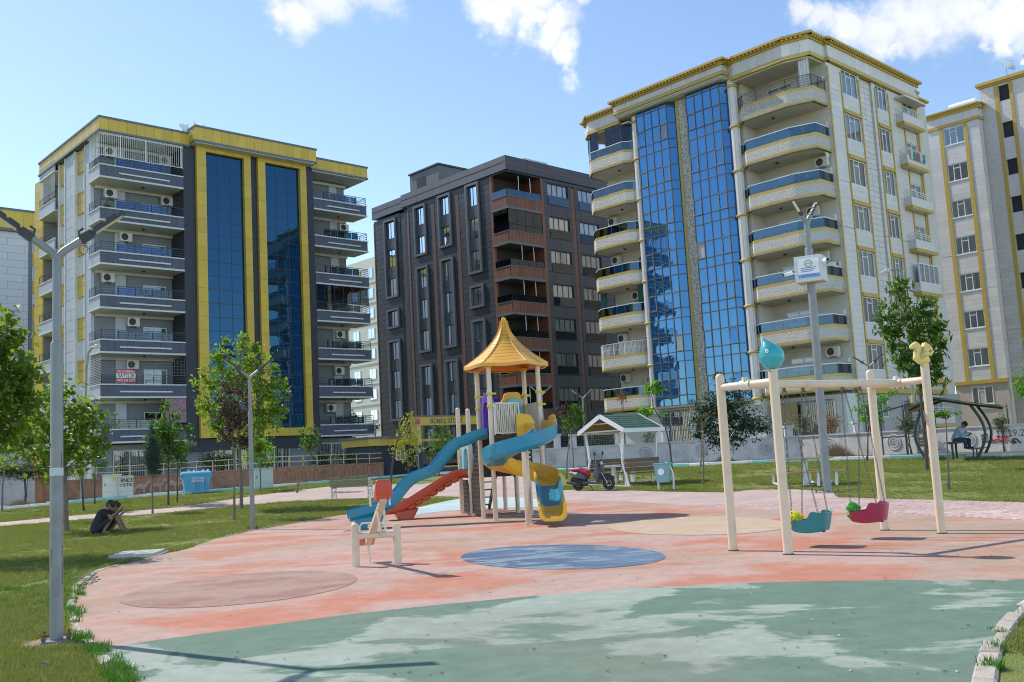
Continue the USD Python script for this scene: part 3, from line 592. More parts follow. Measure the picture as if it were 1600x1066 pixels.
obj('corner_trim', MB().box(.1, .35, 3.35, 3.41, .6, 25.2).box(-.02, .35, 5.04, 5.19, .6, 25.2).box(-.02, .35, 7.13, 7.29, .6, 25.2).box(.05, .35, 8.74, 8.79, .6, 25.2), WHT, L)
for k in range(8):
    cap = 4.35 + 3.056 * k
    if cap > 26: break
    mb = MB().box(-.12, 1.45, 9.28, 12.92, cap - .98, cap - .86).box(-.12, .05, 9.28, 12.92, cap - .07, cap)
    B = obj('side_balcony', mb, WHT, L); obj('side_board', MB().box(-.08, .0, 9.3, 12.9, cap - .86, cap - .07), LGREY, B)
    railing(B, [(-.04, 9.32), (-.04, 12.88)], cap, .6, RAILD)
mb = MB()
for y in np.arange(9.4, 12.9, .25): mb.beam((-.04, y, 22.9), (-.04, y, 25.2), .025)
obj('balcony_bars', mb, WFRAME, L)
for k in range(8): obj('side_far_balcony', MB().box(21.2, 23.3, 6.5, 9.6, 3.0 + 3.056 * k, 3.9 + 3.056 * k), WHT, L)
for k in range(7): railing(L, [(21.3, 6.55), (23.25, 6.55), (23.25, 9.5)], 3.9 + 3.056 * k, .6, RAILD, bars=3)
# ground floor windows with grilles
for x0, x1, yw in ((1.2, 4.6, 1.2), (8.1, 10.6, .25), (12.2, 14.2, .25), (17.4, 20.7, 1.2)):
    window(L, Face('f', yw - .02), x0, x1, 1.15, 3.2, cols=(.33, .66), dep=-.1, cm=ROOM)
    mb = MB()
    for x in np.arange(x0, x1, .14): mb.beam((x, yw - .16, 1.1), (x, yw - .16, 3.25), .018)
    for z in (1.1, 2.0, 3.25): mb.beam((x0, yw - .16, z), (x1, yw - .16, z), .022)
    obj('window_grille', mb, mat('pale_grille', (.5, .5, .52), r=.5), L)
dy = lambda x, y, z: tuple((np.array([PL[0], PL[1], 0]) + np.array([math.cos(AZ) * x - math.sin(AZ) * y, math.sin(AZ) * x + math.cos(AZ) * y, z])))
dish('smaller left one of two white dishes on the yellow-framed block roof', dy(6.6, 1.2, 26.3), .5, AZ + .3, 35)
dish('larger right one of two white dishes on the yellow-framed block roof', dy(7.5, 1.0, 26.3), .62, AZ + .75, 30)
# for-sale banner on the second balcony
sg = thing('for_sale_banner', 'red and white for sale banner hung in a lower left balcony', 'banner', dy(1.0, -.08, 7.82), AZ)
RED = mat('banner_red', (.45, .04, .07), r=.6, n=.05); BWH = mat('banner_white', (.72, .72, .72), r=.6, n=.04); BLK = mat('black_print', (.02, .02, .025), r=.6)
obj('banner_sheet', MB().box(0, 1.3, 0, .02, 0, .88), RED, sg); obj('white_band', MB().box(.0, 1.3, -.006, -.001, .29, .6), BWH, sg)
Rx = np.array([[1, 0, 0, 0], [0, 0, -1, 0], [0, 1, 0, 0], [0, 0, 0, 1.0]])
def text(th, s, h, x, y, z, m, name='lettering', w=None, bold=True):
    t = meshkit.text_mesh(s, h, .004, bold); sx = 1 if w is None else w / t.extents[0]
    T = Rx.copy(); T[:3, 0] *= sx; T[:3, 3] = (x, y, z); return obj(name, MB().tm(t, T), m, th)
text(sg, 'SATILIK', .23, .06, -.007, .335, BLK, w=1.18); text(sg, 'ARAZ GAYRİMENKUL', .13, .05, -.002, .68, BWH, w=1.2); text(sg, '0532 122 10 76', .15, .05, -.002, .07, BWH, w=1.2)

# ------------------------------------------------------------------ dark grey building, middle
DG = [mat(f'charcoal_panel_{i}', c, r=.45, n=.07, ns=1.2, rand=.1, spec=.5) for i, c in enumerate([(.034, .036, .043), (.029, .031, .038)])]
DGL = mat('grey_surround', (.10, .104, .115), r=.5, n=.05, rand=.03)
BROWN = [mat(f'copper_panel_{i}', c, r=.5, n=.1, ns=3, rand=.12) for i, c in enumerate([(.155, .056, .03), (.135, .05, .027)])]
BRICK = mat('brown_strip', (.10, .05, .04), r=.7, n=.2, ns=6)
STONE = mat('dark_stone', (.03, .027, .025), r=.8, n=.35, ns=7, bump=.4, bs=20)
PD = (.25, 79.9, 0)
Dk = thing('charcoal_apartment_building', 'charcoal panelled apartment block with copper balconies between the two larger blocks', 'building', PD, AZ)
obj('wall', MB().box(.25, 4.3, 2.2, 15.0, 0, 25.7).box(4.3, 16, .25, 15.0, 0, 25.7).box(.55, 16, 15.0, 20.2, 0, 25.5).box(.25, 4.3, .5, 2.199, 0, 2.6), mat('charcoal_core', (.03, .03, .035), r=.8), Dk)
FL = Face('l', 0.0); FL2 = Face('l', .3); FD = Face('f', 0.0)
groups = [(FL2, 16.4, 18.45, [(17.3, 25.2), (14.3, 16.25), (5.3, 13.2)]), (FL, 11.25, 13.1, [(20.5, 25.4), (11.35, 19.5), (2.3, 10.25)]), (FL, 7.52, 9.4, [(20.6, 25.55), (11.35, 19.6), (2.3, 10.3)]), (FL, 3.57, 5.4, [(17.45, 25.6), (14.4, 16.45), (5.3, 13.4)])]
op1, op2 = [], []
for fc, y0, y1, zs in groups:
    for z0, z1 in zs:
        (op2 if fc is FL2 else op1).append((y0, y1, z0, z1))
strips = [(9.97, 10.51), (6.42, 6.98)]
pan = cladding(FL, 2.25, 15.0, 1.0, 25.7, 1.9, .512, op1 + [(a, b, 0.5, 25.3) for a, b in strips] + [(14.1, 15.0, 0, 26)], thick=.2)
pan += cladding(FL2, 15.8, 20.2, 1.0, 25.5, 2.2, .512, op2, thick=.2)
pieces('wall_panel', sorted(pan, key=lambda b: -b.arr()[0][:, 2].mean()), DG, Dk)
for a, b in strips: obj('brown_strip', MB().box(-.02, .1, a + .02, b - .02, 1, 25.3), BRICK, Dk)
mb = MB(); mb.box(-.005, .4, 14.1, 14.25, 1, 25.4)
for y in np.arange(14.3, 15.8, .16): mb.box(.34, .42, y, y + .1, 1, 25.4)
obj('ribbed_recess', mb, DGL, Dk)
obj('quoin_strip', MB().box(-.03, .2, 13.95, 14.09, 1, 25.4).box(.27, .5, 20.1, 20.25, 1, 25.3), BROWN[0], Dk)
spn = []
for fc, y0, y1, zs in groups:
    for z0, z1 in zs:
        fr = MB(); t = .22
        fc.box(fr, y0, y0 + t, -.1, .16, z0, z1); fc.box(fr, y1 - t, y1, -.1, .16, z0, z1)
        if z0 > 3: fc.box(fr, y0 + t, y1 - t, -.1, .16, z0, z0 + t)
        fc.box(fr, y0 + t, y1 - t, -.1, .16, z1 - t, z1); obj('window_surround', fr, DGL, Dk)
        n = max(1, round((z1 - z0) / 3.056)); zi0, zi1 = z0 + t, z1 - t
        if n == 1: window(Dk, fc, y0 + t, y1 - t, zi0, zi1, cols=(.55,), fm=DFRAME, gm=DGLASS, cm=CURT[2] if rng.random() < .4 else ROOM)
        for k in range(n if n > 1 else 0):
            ph = (zi1 - zi0 + 1.1) / n; w0 = zi0 + k * ph
            window(Dk, fc, y0 + t, y1 - t, w0, w0 + ph - 1.1, cols=(.55,), fm=DFRAME, gm=DGLASS, cm=CURT[2] if rng.random() < .4 else ROOM)
            if k < n - 1:
                mb = MB(); wv = MB()
                for y in np.arange(y0 + t, y1 - t - .05, .115): fc.box(mb, y, y + .085, -.08, -.03, w0 + ph - 1.1, w0 + ph)
                fc.box(mb, y0 + t, y1 - t, -.12, -.081, w0 + ph - 1.1, w0 + ph); obj('ribbed_spandrel', mb, DGL, Dk)
# parapet: grey bands with a copper line
def band(fc, a0, a1, d, seg):
    n = max(1, round((a1 - a0) / seg)); e = np.linspace(a0, a1, n + 1)
    for x0, x1 in zip(e[:-1], e[1:]):
        for z0, z1, m_, dd in ((25.72, 26.3, DG[0] if fc.k == 'f' else DGL, 0), (26.3, 26.42, BROWN[0], -.03), (26.42, 26.95, DG[0] if fc.k == 'f' else DGL, 0)):
            obj('parapet_panel' if m_ is not BROWN[0] else 'copper_line', fc.box(MB(), x0 + .01, x1 - .01, d - .3, d + dd, z0, z1), m_, Dk)
band(FD, -.15, 13, .15, 2.6); band(FL, -.15, 14.95, .15, 2.6); band(Face('l', .3), 14.95, 20.35, .12, 2.2)
obj('roof_slab', MB().box(.16, 15.9, .16, 20.2, 25.701, 25.72).box(.0, 4.3, .0, 2.2, 25.6, 25.7), DG[0], Dk)
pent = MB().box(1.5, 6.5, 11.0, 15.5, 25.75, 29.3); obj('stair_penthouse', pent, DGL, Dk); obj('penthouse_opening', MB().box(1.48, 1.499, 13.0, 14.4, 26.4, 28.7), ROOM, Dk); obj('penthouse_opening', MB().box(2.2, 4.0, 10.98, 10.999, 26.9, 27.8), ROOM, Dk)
obj('penthouse_cap', MB().box(1.35, 6.7, 10.85, 15.6, 29.3, 29.45), DG[0], Dk)
obj('lift_housing', MB().box(6.2, 9.2, 4.0, 7.0, 25.75, 28.9), mat('pale_concrete', (.42, .42, .42), r=.9, n=.08), Dk)
# street front: copper balconies and tall windows
obj('copper_jamb', MB().box(4.05, 4.35, -.05, 2.2, 1, 25.6).box(-.03, .2, 1.9, 2.2, 1, 25.6), BROWN[0], Dk)
obj('stone_back_wall', MB().box(.26, 4.04, 2.1, 2.199, 1, 25.6), STONE, Dk)
for k in range(8):
    z1 = 2.12 + 3.047 * k; B = obj('balcony', MB().box(-.1, 4.04, -.1, 2.1, z1 - 1.12, z1 - .9).box(-.1, 4.04, -.1, .1, z1 - .02, z1 + .05).box(-.1, .1, .1, 1.9, z1 - .02, z1 + .05), DGL, Dk)
    e = np.linspace(-.05, 4.04, 11)
    for u0, u1 in zip(e[:-1], e[1:]): obj('copper_board', MB().box(u0 + .01, u1 - .01, -.06, .04, z1 - .9, z1 - .02), BROWN[0] if rng.random() < .5 else BROWN[1], B)
    e = np.linspace(.05, 1.9, 6)
    for u0, u1 in zip(e[:-1], e[1:]): obj('copper_board', MB().box(-.06, .04, u0 + .01, u1 - .01, z1 - .9, z1 - .02), BROWN[0], B)
    e = np.linspace(0, 4.0, 5)
    for u0, u1 in zip(e[:-1], e[1:]): obj('glass_panel', MB().box(u0 + .02, u1 - .02, -.03, -.015, z1 + .06, z1 + .62), DGLASS if k != 7 else BLUEG, B)
    obj('side_glass_panel', MB().box(-.03, -.015, .05, 1.9, z1 + .06, z1 + .62), DGLASS if k != 7 else BLUEG, B)
    if k == 6:
        for u0, u1 in zip(e[:-1], e[1:]): obj('glazing_panel', MB().box(u0 + .02, u1 - .02, -.01, .0, z1 + .66, z1 + 2.0), DGLASS, B)
        for y0 in (.1, 1.0): obj('glazing_panel', MB().box(-.02, -.01, y0, y0 + .8, z1 + .66, z1 + 2.0), DGLASS, B)
    for xp in (1.5, 2.9): obj('post', MB().tube([(xp, .1, z1), (xp, .1, z1 + 1.95)], .03, 6), WFRAME, B)
    window(Dk, Face('f', 2.0), 2.2, 3.8, z1 - .9, z1 + 1.1, cols=(.5,), fm=DFRAME, gm=DGLASS, cm=ROOM, dep=-.0)
opd = []
for k in range(8):
    zb = 2.07 + 3.047 * k
    for x0 in (4.96, 8.93): opd.append((x0, x0 + 2.6, zb, zb + 1.92))
pan = cladding(FD, 4.36, 13, 1.0, 25.7, 1.95, 1.0157, opd + [(7.95, 8.4, 0, 25.4)], thick=.22)
pieces('front_panel', pan, DG, Dk)
obj('brown_strip', MB().box(7.97, 8.38, 0.02, .2, 1, 25.3), BROWN[1], Dk)
for x0, x1, z0, z1 in opd:
    window(Dk, FD, x0, x1, z0 + .0, z1, cols=(.25, .5, .78), fm=DFRAME, gm=WGLASS, cm=mat('white_drape', (.78, .77, .74), r=.9, n=.12, ns=4, rand=.1))
    B = obj('window_guard', MB().beam((x0, -.03, z0 + .78), (x1, -.03, z0 + .78), .04).beam((x0, -.03, z0 + .02), (x1, -.03, z0 + .02), .04), RAILD, Dk)
    obj('guard_glass', MB().box(x0 + .02, x1 - .02, -.04, -.03, z0 + .04, z0 + .76), DGLASS if z0 < 23 else BLUEG, B)
# ------------------------------------------------------------------ white and gold building with blue curtain wall, right
RW = [mat(f'white_panel_{i}', c, r=.5, n=.04, ns=1, rand=.05) for i, c in enumerate([(.60, .555, .54), (.575, .535, .52)])]
RCORE = mat('off_white_render', (.58, .54, .495), r=.85, n=.05, ns=1.2, dirt=(.42, .36, .3), dirt_s=.8, dirt_a=.25)
GOLD = mat('gold_trim', (.47, .335, .085), r=.5, n=.08, ns=3, rand=.05)
GOLD2 = mat('gold_cornice', (.46, .305, .055), r=.5, n=.08, ns=3, rand=.04)
RELIEF = None
def relief_material():
    nd = {'g': ('geometry', {}), 'v': ('voronoi_texture', {'scale': 9.0, 'feature': 'smooth_f1', 'randomness': 1.0}), 'v2': ('voronoi_texture', {'scale': 22.0}), 'ad': ('math', {'math_type': 'add'}), 'b': ('bump', {'strength': 1.0, 'distance': .09}), 'p': ('principled_bsdf', {'roughness': .7, 'base_color': (.66, .62, .59)})}
    return usdkit.material(stage, '/World/Looks/carved_relief', nd, [('g.position', 'v.vector'), ('g.position', 'v2.vector'), ('v.distance', 'ad.value1'), ('v2.distance', 'ad.value2'), ('ad.value', 'b.height'), ('b.normal', 'p.normal')], surface='p.BSDF')
RELIEF = relief_material()
RGLASS = mirror_glass('sky_blue_mirror_glass', (.17, .38, .61), (.012, .06, .16), .46, wav=.018, ns=.6)
RBG = pane_glass('blue_tinted_balcony_glass', (.22, .43, .56), (.75, .9, 1), 1.5, .08)
MULL = mat('bronze_mullion', (.13, .115, .10), r=.45, metal=.3)
PR = (20.7, 58.38, 0); RZ = AZ - math.pi / 2
R_ = thing('white_gold_apartment_building', 'white and gold apartment block with two tall blue glass bays, largest building on the right', 'building', PR, RZ)
obj('wall', MB().box(-6.7, -1.35, 2.3, 17.5, 0, 26.2).box(-16.0, -6.7, .75, 17.5, 0, 26.4).box(-20.6, -16.0, 2.3, 17.5, 0, 26.2), RCORE, R_)
obj('ground_floor_wall', MB().box(-6.7, -1.2, .9, 2.299, 0, 4.2).box(-20.4, -16.0, .9, 2.299, 0, 4.2).box(-15.99, -6.71, .35, .749, 0, 4.3), mat('pale_plaster', (.55, .54, .54), r=.85, n=.06, dirt=(.35, .32, .3), dirt_s=.8, dirt_a=.4), R_)
fR = Face('f', 0.0)
def slabpoly(pts, z0, z1, mb=None): return (mb or MB()).prism(Polygon(pts), z0, z1)
def off(pts, d): return list(Polygon(pts).buffer(d, join_style=2).exterior.coords)[:-1]
NEAR = [(-7.0, 2.3), (-7.0, .45), (-6.7, .45), (-6.25, 0), (-2.9, 0), (-1.3, .55), (-1.3, 2.3)]
FAR = [(-21.1, 2.3), (-21.1, .75), (-20.2, 0), (-16.95, 0), (-16.5, .45), (-16.1, .45), (-16.1, 2.3)]
def strip_panel(a, b, z0, z1, th=.1):
    a, b = np.array(a), np.array(b); d = (b - a) / np.linalg.norm(b - a); n = np.array([-d[1], d[0]]) * th
    return MB().hexa([(*a, z0), (*b, z0), (*(b + n), z0), (*(a + n), z0), (*a, z1), (*b, z1), (*(b + n), z1), (*(a + n), z1)])
def balcony_R(P, k, zc, rail):
    """Gold bands top and bottom, carved white panels between, tinted glass on top."""
    c = Polygon(P); B = obj('balcony', slabpoly(P, zc - 1.06, zc - .96), RCORE, R_)
    seq = P[1:-1] if P is FAR else P[1:]
    seq = P
    for a, b in zip(seq[:-1], seq[1:]):
        obj('lower_band', strip_panel(a, b, zc - .96 - .1, zc - .82, .12).xf(np.eye(4)), GOLD, B)
        obj('upper_band', strip_panel(a, b, zc - .2, zc, .14), GOLD, B)
        obj('carved_panel', strip_panel(a, b, zc - .82, zc - .2, .09), RELIEF if np.hypot(b[0] - a[0], b[1] - a[1]) > .7 else RCORE, B)
    ins = [(x, y) for x, y in off(P, -.07)]
    pts = seq; cx, cy = np.mean(P, 0); inset = [tuple(np.array(p) + (np.array([cx, cy]) - p) * .015) for p in pts]
    if rail == 'glass':
        for a, b in zip(inset[:-1], inset[1:]):
            if abs(a[1] - 2.3) < .1 and abs(b[1] - 2.3) < .1: continue
            L_ = math.dist(a, b); n = max(1, round(L_ / .8)); mb = MB()
            for i in range(n):
                p, q = np.array(a) + (np.array(b) - a) * i / n, np.array(a) + (np.array(b) - a) * (i + 1) / n; e = (q - p) * .015
                obj('glass_panel', strip_panel(p + e, q - e, zc + .03, zc + .6, .015), RBG, B)
        mb = MB()
        for a, b in zip(inset[:-1], inset[1:]): mb.beam((*a, zc + .63), (*b, zc + .63), .05)
        obj('handrail', mb, WFRAME, B)
    else:
        railing(B, inset, zc, .95 if rail == 'white' else .8, WFRAME if rail == 'white' else RAILD, bars=2 if rail == 'white' else 5, vert=.12 if rail == 'white' else 0)
    ceiling_lamp(B, cx, 1.1, zc - 1.06)
    return B
CAPS = [5.38 + 3.107 * k for k in range(7)]
for k, zc in enumerate(CAPS):
    balcony_R(NEAR, k, zc + .1, 'dark' if k == 6 else 'glass')
    balcony_R(FAR, k, zc, 'white' if k == 1 else 'glass')
# balcony back walls: windows, door, air conditioners
fBk = Face('f', 2.3 - .02)
for k, zc in enumerate(CAPS):
    f0 = zc - .95
    window(R_, fBk, -5.6, -3.7, f0, f0 + 2.42, cols=(.5,), cm=[ROOM, CURT[0], CURT[1]][k % 3], dep=-.06)
    obj('pilaster', MB().box(-2.6, -1.95, 2.1, 2.299, f0, f0 + 2.0), RCORE, R_); obj('ceiling_beam', MB().box(-6.9, -1.36, 2.0, 2.299, f0 + 1.75, f0 + 1.99 + .08), RCORE, R_)
    obj('pilaster', MB().box(-18.9, -18.3, 2.1, 2.299, f0, f0 + 2.0), RCORE, R_)
    window(R_, fBk, -18.0, -16.6, f0, f0 + 2.4, cols=(.5,), cm=ROOM, dep=-.06)
for k, x in ((4, -2.35), (3, -3.3), (2, -2.9), (0, -2.8)): aircon(R_, x, 1.9, CAPS[k] + 1.30)
for k, x in ((4, -20.5), (3, -20.4), (2, -18.6), (0, -20.3), (1, -20.3)): aircon(R_, x, 1.9, CAPS[k] + 1.22)
# glazed-in top far balcony
zc = CAPS[6]; mb = MB()
pts = [np.array(p) + (np.array([-18.5, 1.6]) - p) * .02 for p in FAR]
for a, b in zip(pts[1:-2], pts[2:-1]):
    n = max(1, round(math.dist(a, b) / .85))
    for i in range(n):
        p, q = a + (b - a) * i / n, a + (b - a) * (i + 1) / n; e = (q - p) * .03
        if not (n > 2 and i == 1): obj('glazing_panel', strip_panel(p + e, q - e, zc + .68, zc + 2.05, .02), DGLASS, R_)
        mb.beam((*p, zc + .64), (*p, zc + 2.08), .05)
obj('glazing_frame', mb, DFRAME, R_)
# curtains hung in balconies
def drapery(x0, x1, y, z0, z1, m): obj('hanging_curtain', MB().grid(np.array([[(x, y + .05 * math.sin(i * 1.4), z) for i, x in enumerate(np.linspace(x0, x1, 22))] for z in (z0, z1)])), m, R_)
GCUR = mat('green_curtain', (.03, .10, .09), r=.9, n=.2, ns=8); drapery(-20.9, -20.2, .9, CAPS[2] + .1, CAPS[3] - 1.1, GCUR); drapery(-16.9, -16.3, .6, CAPS[2] + .1, CAPS[3] - 1.1, GCUR)
drapery(-2.2, -1.4, .6, CAPS[6] + .2, CAPS[6] + 2.0, mat('white_cloth', (.6, .6, .6), r=.9, n=.1, ns=5))
obj('awning_arm', MB().beam((-1.5, .7, CAPS[5] + .1), (-1.5, 2.2, CAPS[5] - 1.2), .08, .25), WFRAME, R_)
# round ribbed columns with gold rings
for xc in (-7.15, -15.75):
    a = np.linspace(0, 2 * np.pi, 33)[:-1]; r = .30 + .02 * np.cos(a * 12)
    obj('ribbed_column', MB().grid(np.array([[(xc + r[i % 32] * math.cos(a[i % 32]), .35 + r[i % 32] * math.sin(a[i % 32]), z) for i in range(33)] for z in (3.9, 26.3)])), RW[0], R_)
    for zc in CAPS + [26.9]: obj('gold_ring', MB().lathe([(.3, -.14), (.42, -.1), (.42, -.02), (.33, .06), (.3, .06)], 16, (xc, .35, zc - 1.0)), GOLD, R_)
# curtain wall bays
zl = [4.35]
for k in range(7):
    b = 4.35 + 3.107 * k; zl += [b + .68, b + 1.86, b + 3.107]
zl.append(26.42)
ops_r = {(0, 3, 17): 1}
for bi, (x0, x1) in enumerate(((-15.41, -12.6), (-10.83, -8.0))):
    cs = np.linspace(x0, x1, 5); mb = MB(); cols = [((cs[i], 0), (cs[i + 1], 0)) for i in range(4)] + [((x1, 0), (x1 + .62, .6))]
    for z in zl: mb.beam((x0, 0, z), (x1, 0, z), .06); mb.beam((x1, 0, z), (x1 + .62, .6, z), .06)
    for x in cs: mb.beam((x, 0, 4.35), (x, 0, 26.4), .06)
    mb.beam((x1 + .62, .6, 4.35), (x1 + .62, .6, 26.4), .06)
    obj('mullions', mb, MULL, R_)
    for r_, (za, zb) in enumerate(zip(zl[:-1], zl[1:])):
        for c, (p, q) in enumerate(cols):
            p, q = np.array(p, float), np.array(q, float); e = (q - p) / np.linalg.norm(q - p); nn = np.array([e[1], -e[0]])
            j = rng.normal(0, .0013, 4); pp, qq = p + e * .03, q - e * .03; sash = c in (0, 3) and r_ % 3 == 1 and zb - za > 1
            tilt = nn * (.07 if rng.random() < .12 and sash else 0)
            opn = (bi == 0 and ((c == 3 and r_ in (4, 19)))) or (bi == 1 and c == 0 and r_ == 10)
            m_ = RGLASS if not opn else (WGLASS if bi == 0 else mat('frosted_pane', (.42, .42, .42), r=.4))
            obj('glass_pane', MB().quad((*(pp - nn * (.01 + j[0]) + tilt), za + .03), (*(qq - nn * (.01 + j[1]) + tilt), za + .03), (*(qq - nn * (.01 + j[2])), zb - .03), (*(pp - nn * (.01 + j[3])), zb - .03)), m_, R_, label='opened pane showing the dim room' if opn and bi == 0 else ('pale frosted pane' if opn else None))
            if sash:
                f = MB(); w2 = .07
                for s0, s1 in (((*(p + e * .03), za + .05), (*(p + e * .03), zb - .05)), ((*(q - e * .03), za + .05), (*(q - e * .03), zb - .05)), ((*p, za + .05), (*q, za + .05)), ((*p, zb - .05), (*q, zb - .05))):
                    f.beam(np.array(s0) + [nn[0] * .03, nn[1] * .03, 0], np.array(s1) + [nn[0] * .03, nn[1] * .03, 0], .05)
                obj('sash_frame', f, mat('sash_grey', (.24, .23, .21), r=.4, metal=.3), R_)
# patterned strip between the bays
def pattern_material():
    nd = {'g': ('texture_coordinate', {}), 'v': ('voronoi_texture', {'scale': 6.0, 'feature': 'distance_to_edge', 'randomness': .55}), 'mr': ('map_range', {'range_type': 'smoothstep', 'from_min': .03, 'from_max': .10, 'to_min': 0.0, 'to_max': 1.0, 'clamp': True}), 'mx': ('mix_color', {'a': (.34, .30, .24), 'b': (.60, .57, .53)}), 'b': ('bump', {'strength': .8, 'distance': .03}), 'p': ('principled_bsdf', {'roughness': .7})}
    return usdkit.material(stage, '/World/Looks/lattice_relief', nd, [('g.object', 'v.vector'), ('v.distance', 'mr.value'), ('mr.result', 'mx.fac'), ('mx.result', 'p.base_color'), ('mr.result', 'b.height'), ('b.normal', 'p.normal')], surface='p.BSDF')
LATT = pattern_material()
for za, zb in zip(np.linspace(4.4, 26.3, 15)[:-1], np.linspace(4.4, 26.3, 15)[1:]): obj('lattice_panel', MB().box(-11.75, -11.05, .3, .4, za + .004, zb - .004), LATT, R_)
for xa, xb in ((-11.97, -11.75), (-11.05, -10.84)): obj('gold_border', MB().box(xa, xb, .26, .5, 4.35, 26.4), GOLD, R_)
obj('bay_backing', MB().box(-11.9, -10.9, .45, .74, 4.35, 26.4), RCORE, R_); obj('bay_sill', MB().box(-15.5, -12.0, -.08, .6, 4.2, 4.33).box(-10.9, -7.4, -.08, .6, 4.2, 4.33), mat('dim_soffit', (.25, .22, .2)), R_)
# parapet, gold cornice with dentils
NEARP = [(-7.3, .2), (-6.7, -.05), (-2.95, -.05), (-1.25, .5), (-1.25, 2.4), (-1.0, 2.4), (-1.0, 15.6)]
CENT = [(-17.1, .3), (-17.1, -.55), (-7.25, -.55), (-7.25, .3)]
FARP = [(-20.7, 4.5), (-21.2, 2.3), (-21.2, .7), (-20.25, -.05), (-17.1, -.05)]
REARP = [(-1.0, 15.6), (-1.75, 15.6), (-1.75, 18.3)]
dent = MB(); dl = []
for pts, z0, top in ((NEARP, 26.15, 27.68), (CENT, 26.62, 27.72), (FARP, 26.1, 27.55), (REARP, 25.7, 27.0)):
    for a, b in zip(pts[:-1], pts[1:]):
        a, b = np.array(a, float), np.array(b, float); L_ = np.linalg.norm(b - a); d = (b - a) / L_; nn = np.array([d[1], -d[0]])
        if pts is CENT: z0b = 26.5
        n = max(1, round(L_ / .62))
        obj('gold_band', strip_panel(a + nn * .06, b + nn * .06 + d * .02, z0, z0 + .26, .3), GOLD, R_)
        for i in range(n): obj('parapet_panel', strip_panel(a + d * (L_ * i / n + .006), a + d * (L_ * (i + 1) / n - .006), z0 + .26, top - .42, .2), RW[i % 2], R_)
        obj('cornice', strip_panel(a + nn * .1, b + nn * .1 + d * .1, top - .42, top - .3, .3), GOLD2, R_); obj('cornice', strip_panel(a + nn * .32 - d * .05, b + nn * .32 + d * .3, top - .16, top, .7), GOLD2, R_); obj('cornice', strip_panel(a + nn * .12, b + nn * .12, top - .3, top - .16, .3), GOLD2, R_)
        for i in range(int(L_ / .3)):
            p = a + d * (.3 * i + .08); dl.append(strip_panel(p + nn * .27, p + nn * .27 + d * .15, top - .3, top - .16, .16))
pieces('dentil', dl[:290], GOLD2, R_)
obj('roof_slab', MB().prism(Polygon([(-20.5, 17.4), (-21.0, 1.0), (-20.1, .1), (-17, .1), (-17, -.4), (-7.4, -.4), (-7.4, .1), (-3, .1), (-1.4, .6), (-1.3, 2.4), (-1.2, 15.4), (-1.8, 17.5)]), 26.41, 26.5), RCORE, R_)
obj('soffit', MB().prism(Polygon([(-7.2, 2.3), (-7.2, .1), (-3, .05), (-1.4, .6), (-1.4, 2.3)]), 26.05, 26.14), RCORE, R_); obj('soffit', MB().prism(Polygon([(-21.1, 2.3), (-21.1, .8), (-20.2, .05), (-16.2, .05), (-16.2, 2.3)]), 26.0, 26.09), RCORE, R_)
obj('bay_soffit', MB().box(-17.0, -7.3, -.5, .7, 26.5, 26.61), RCORE, R_)
# shaded street side (facing +x): panels, windows in gold surrounds, small balconies
fX = Face('r', -1.15)
W1, W2 = (4.25, 6.45), (9.05, 10.75)
wz = [26.1 - 3.107 * k - 1.72 for k in range(8)]
opn = [(a, b, z, z + 1.72) for a, b in (W1, W2) for z in wz] + [(13.2, 14.9, z - .6, z + 1.4) for z in wz]
pan = cladding(fX, 2.3, 15.5, 4.5, 26.1, 2.6, .39, opn + [(6.75, 8.5, 0, 30)], thick=.2, gap=.007) + cladding(Face('r', -1.6), 15.55, 18.2, 4.5, 25.7, 2.7, .39, thick=.2, gap=.007) + cladding(Face('r', -1.3), 6.76, 8.49, 4.5, 26.0, .88, .39, thick=.1, bond=0)
pieces('side_panel', sorted(pan, key=lambda b: -b.arr()[0][:, 2].mean()), RW, R_)
for (a, b) in (W1, W2):
    for z in wz:
        window(R_, fX, a + .02, b - .02, z, z + 1.72, cols=(.3, .62), trans=.22, dep=.05)
        fr = MB(); fX.box(fr, a - .06, b + .06, 0, .12, z + 1.73, z + 1.98); obj('gold_lintel', fr, GOLD2, R_)
    for s in (a - .2, b + .05): fr = MB(); fX.box(fr, s, s + .15, 0, .05, 4.5, 25.8); obj('gold_upright', fr, GOLD2, R_)
for s in (2.32, 15.3, 13.0, 15.0):
    fr = MB(); fX.box(fr, s, s + .17, 0, .05, 4.5, 25.8); obj('gold_upright', fr, GOLD2, R_)
for j, z in enumerate(wz):
    window(R_, fX, 13.22, 14.88, z - .6, z + 1.4, cols=(.5,), trans=.2, dep=.05)
    B = obj('small_balcony', MB().box(-1.14, -.62, 11.9, 15.25, z - .75, z - .62).box(-.72, -.62, 11.9, 15.25, z - .62, z + .1).box(-1.14, -.73, 11.9, 12.0, z - .62, z + .1), RW[0], R_)
    obj('gold_edge', MB().box(-.61, -.57, 11.85, 15.3, z - .8, z - .55).box(-1.14, -.62, 11.84, 11.895, z - .8, z - .55), GOLD2, B)
    if j not in (4, 5): railing(B, [(-1.1, 11.95), (-.67, 11.95), (-.67, 15.2)], z + .1, .5, WFRAME, bars=3)
    if j == 4: window(R_, Face('r', -.64), 12.0, 15.2, z + .1, z + 1.5, cols=(.25, .5, .75), dep=.0)
obj('canopy', MB().box(-1.14, -.35, 11.9, 15.25, 25.6, 25.75), RW[0], R_)
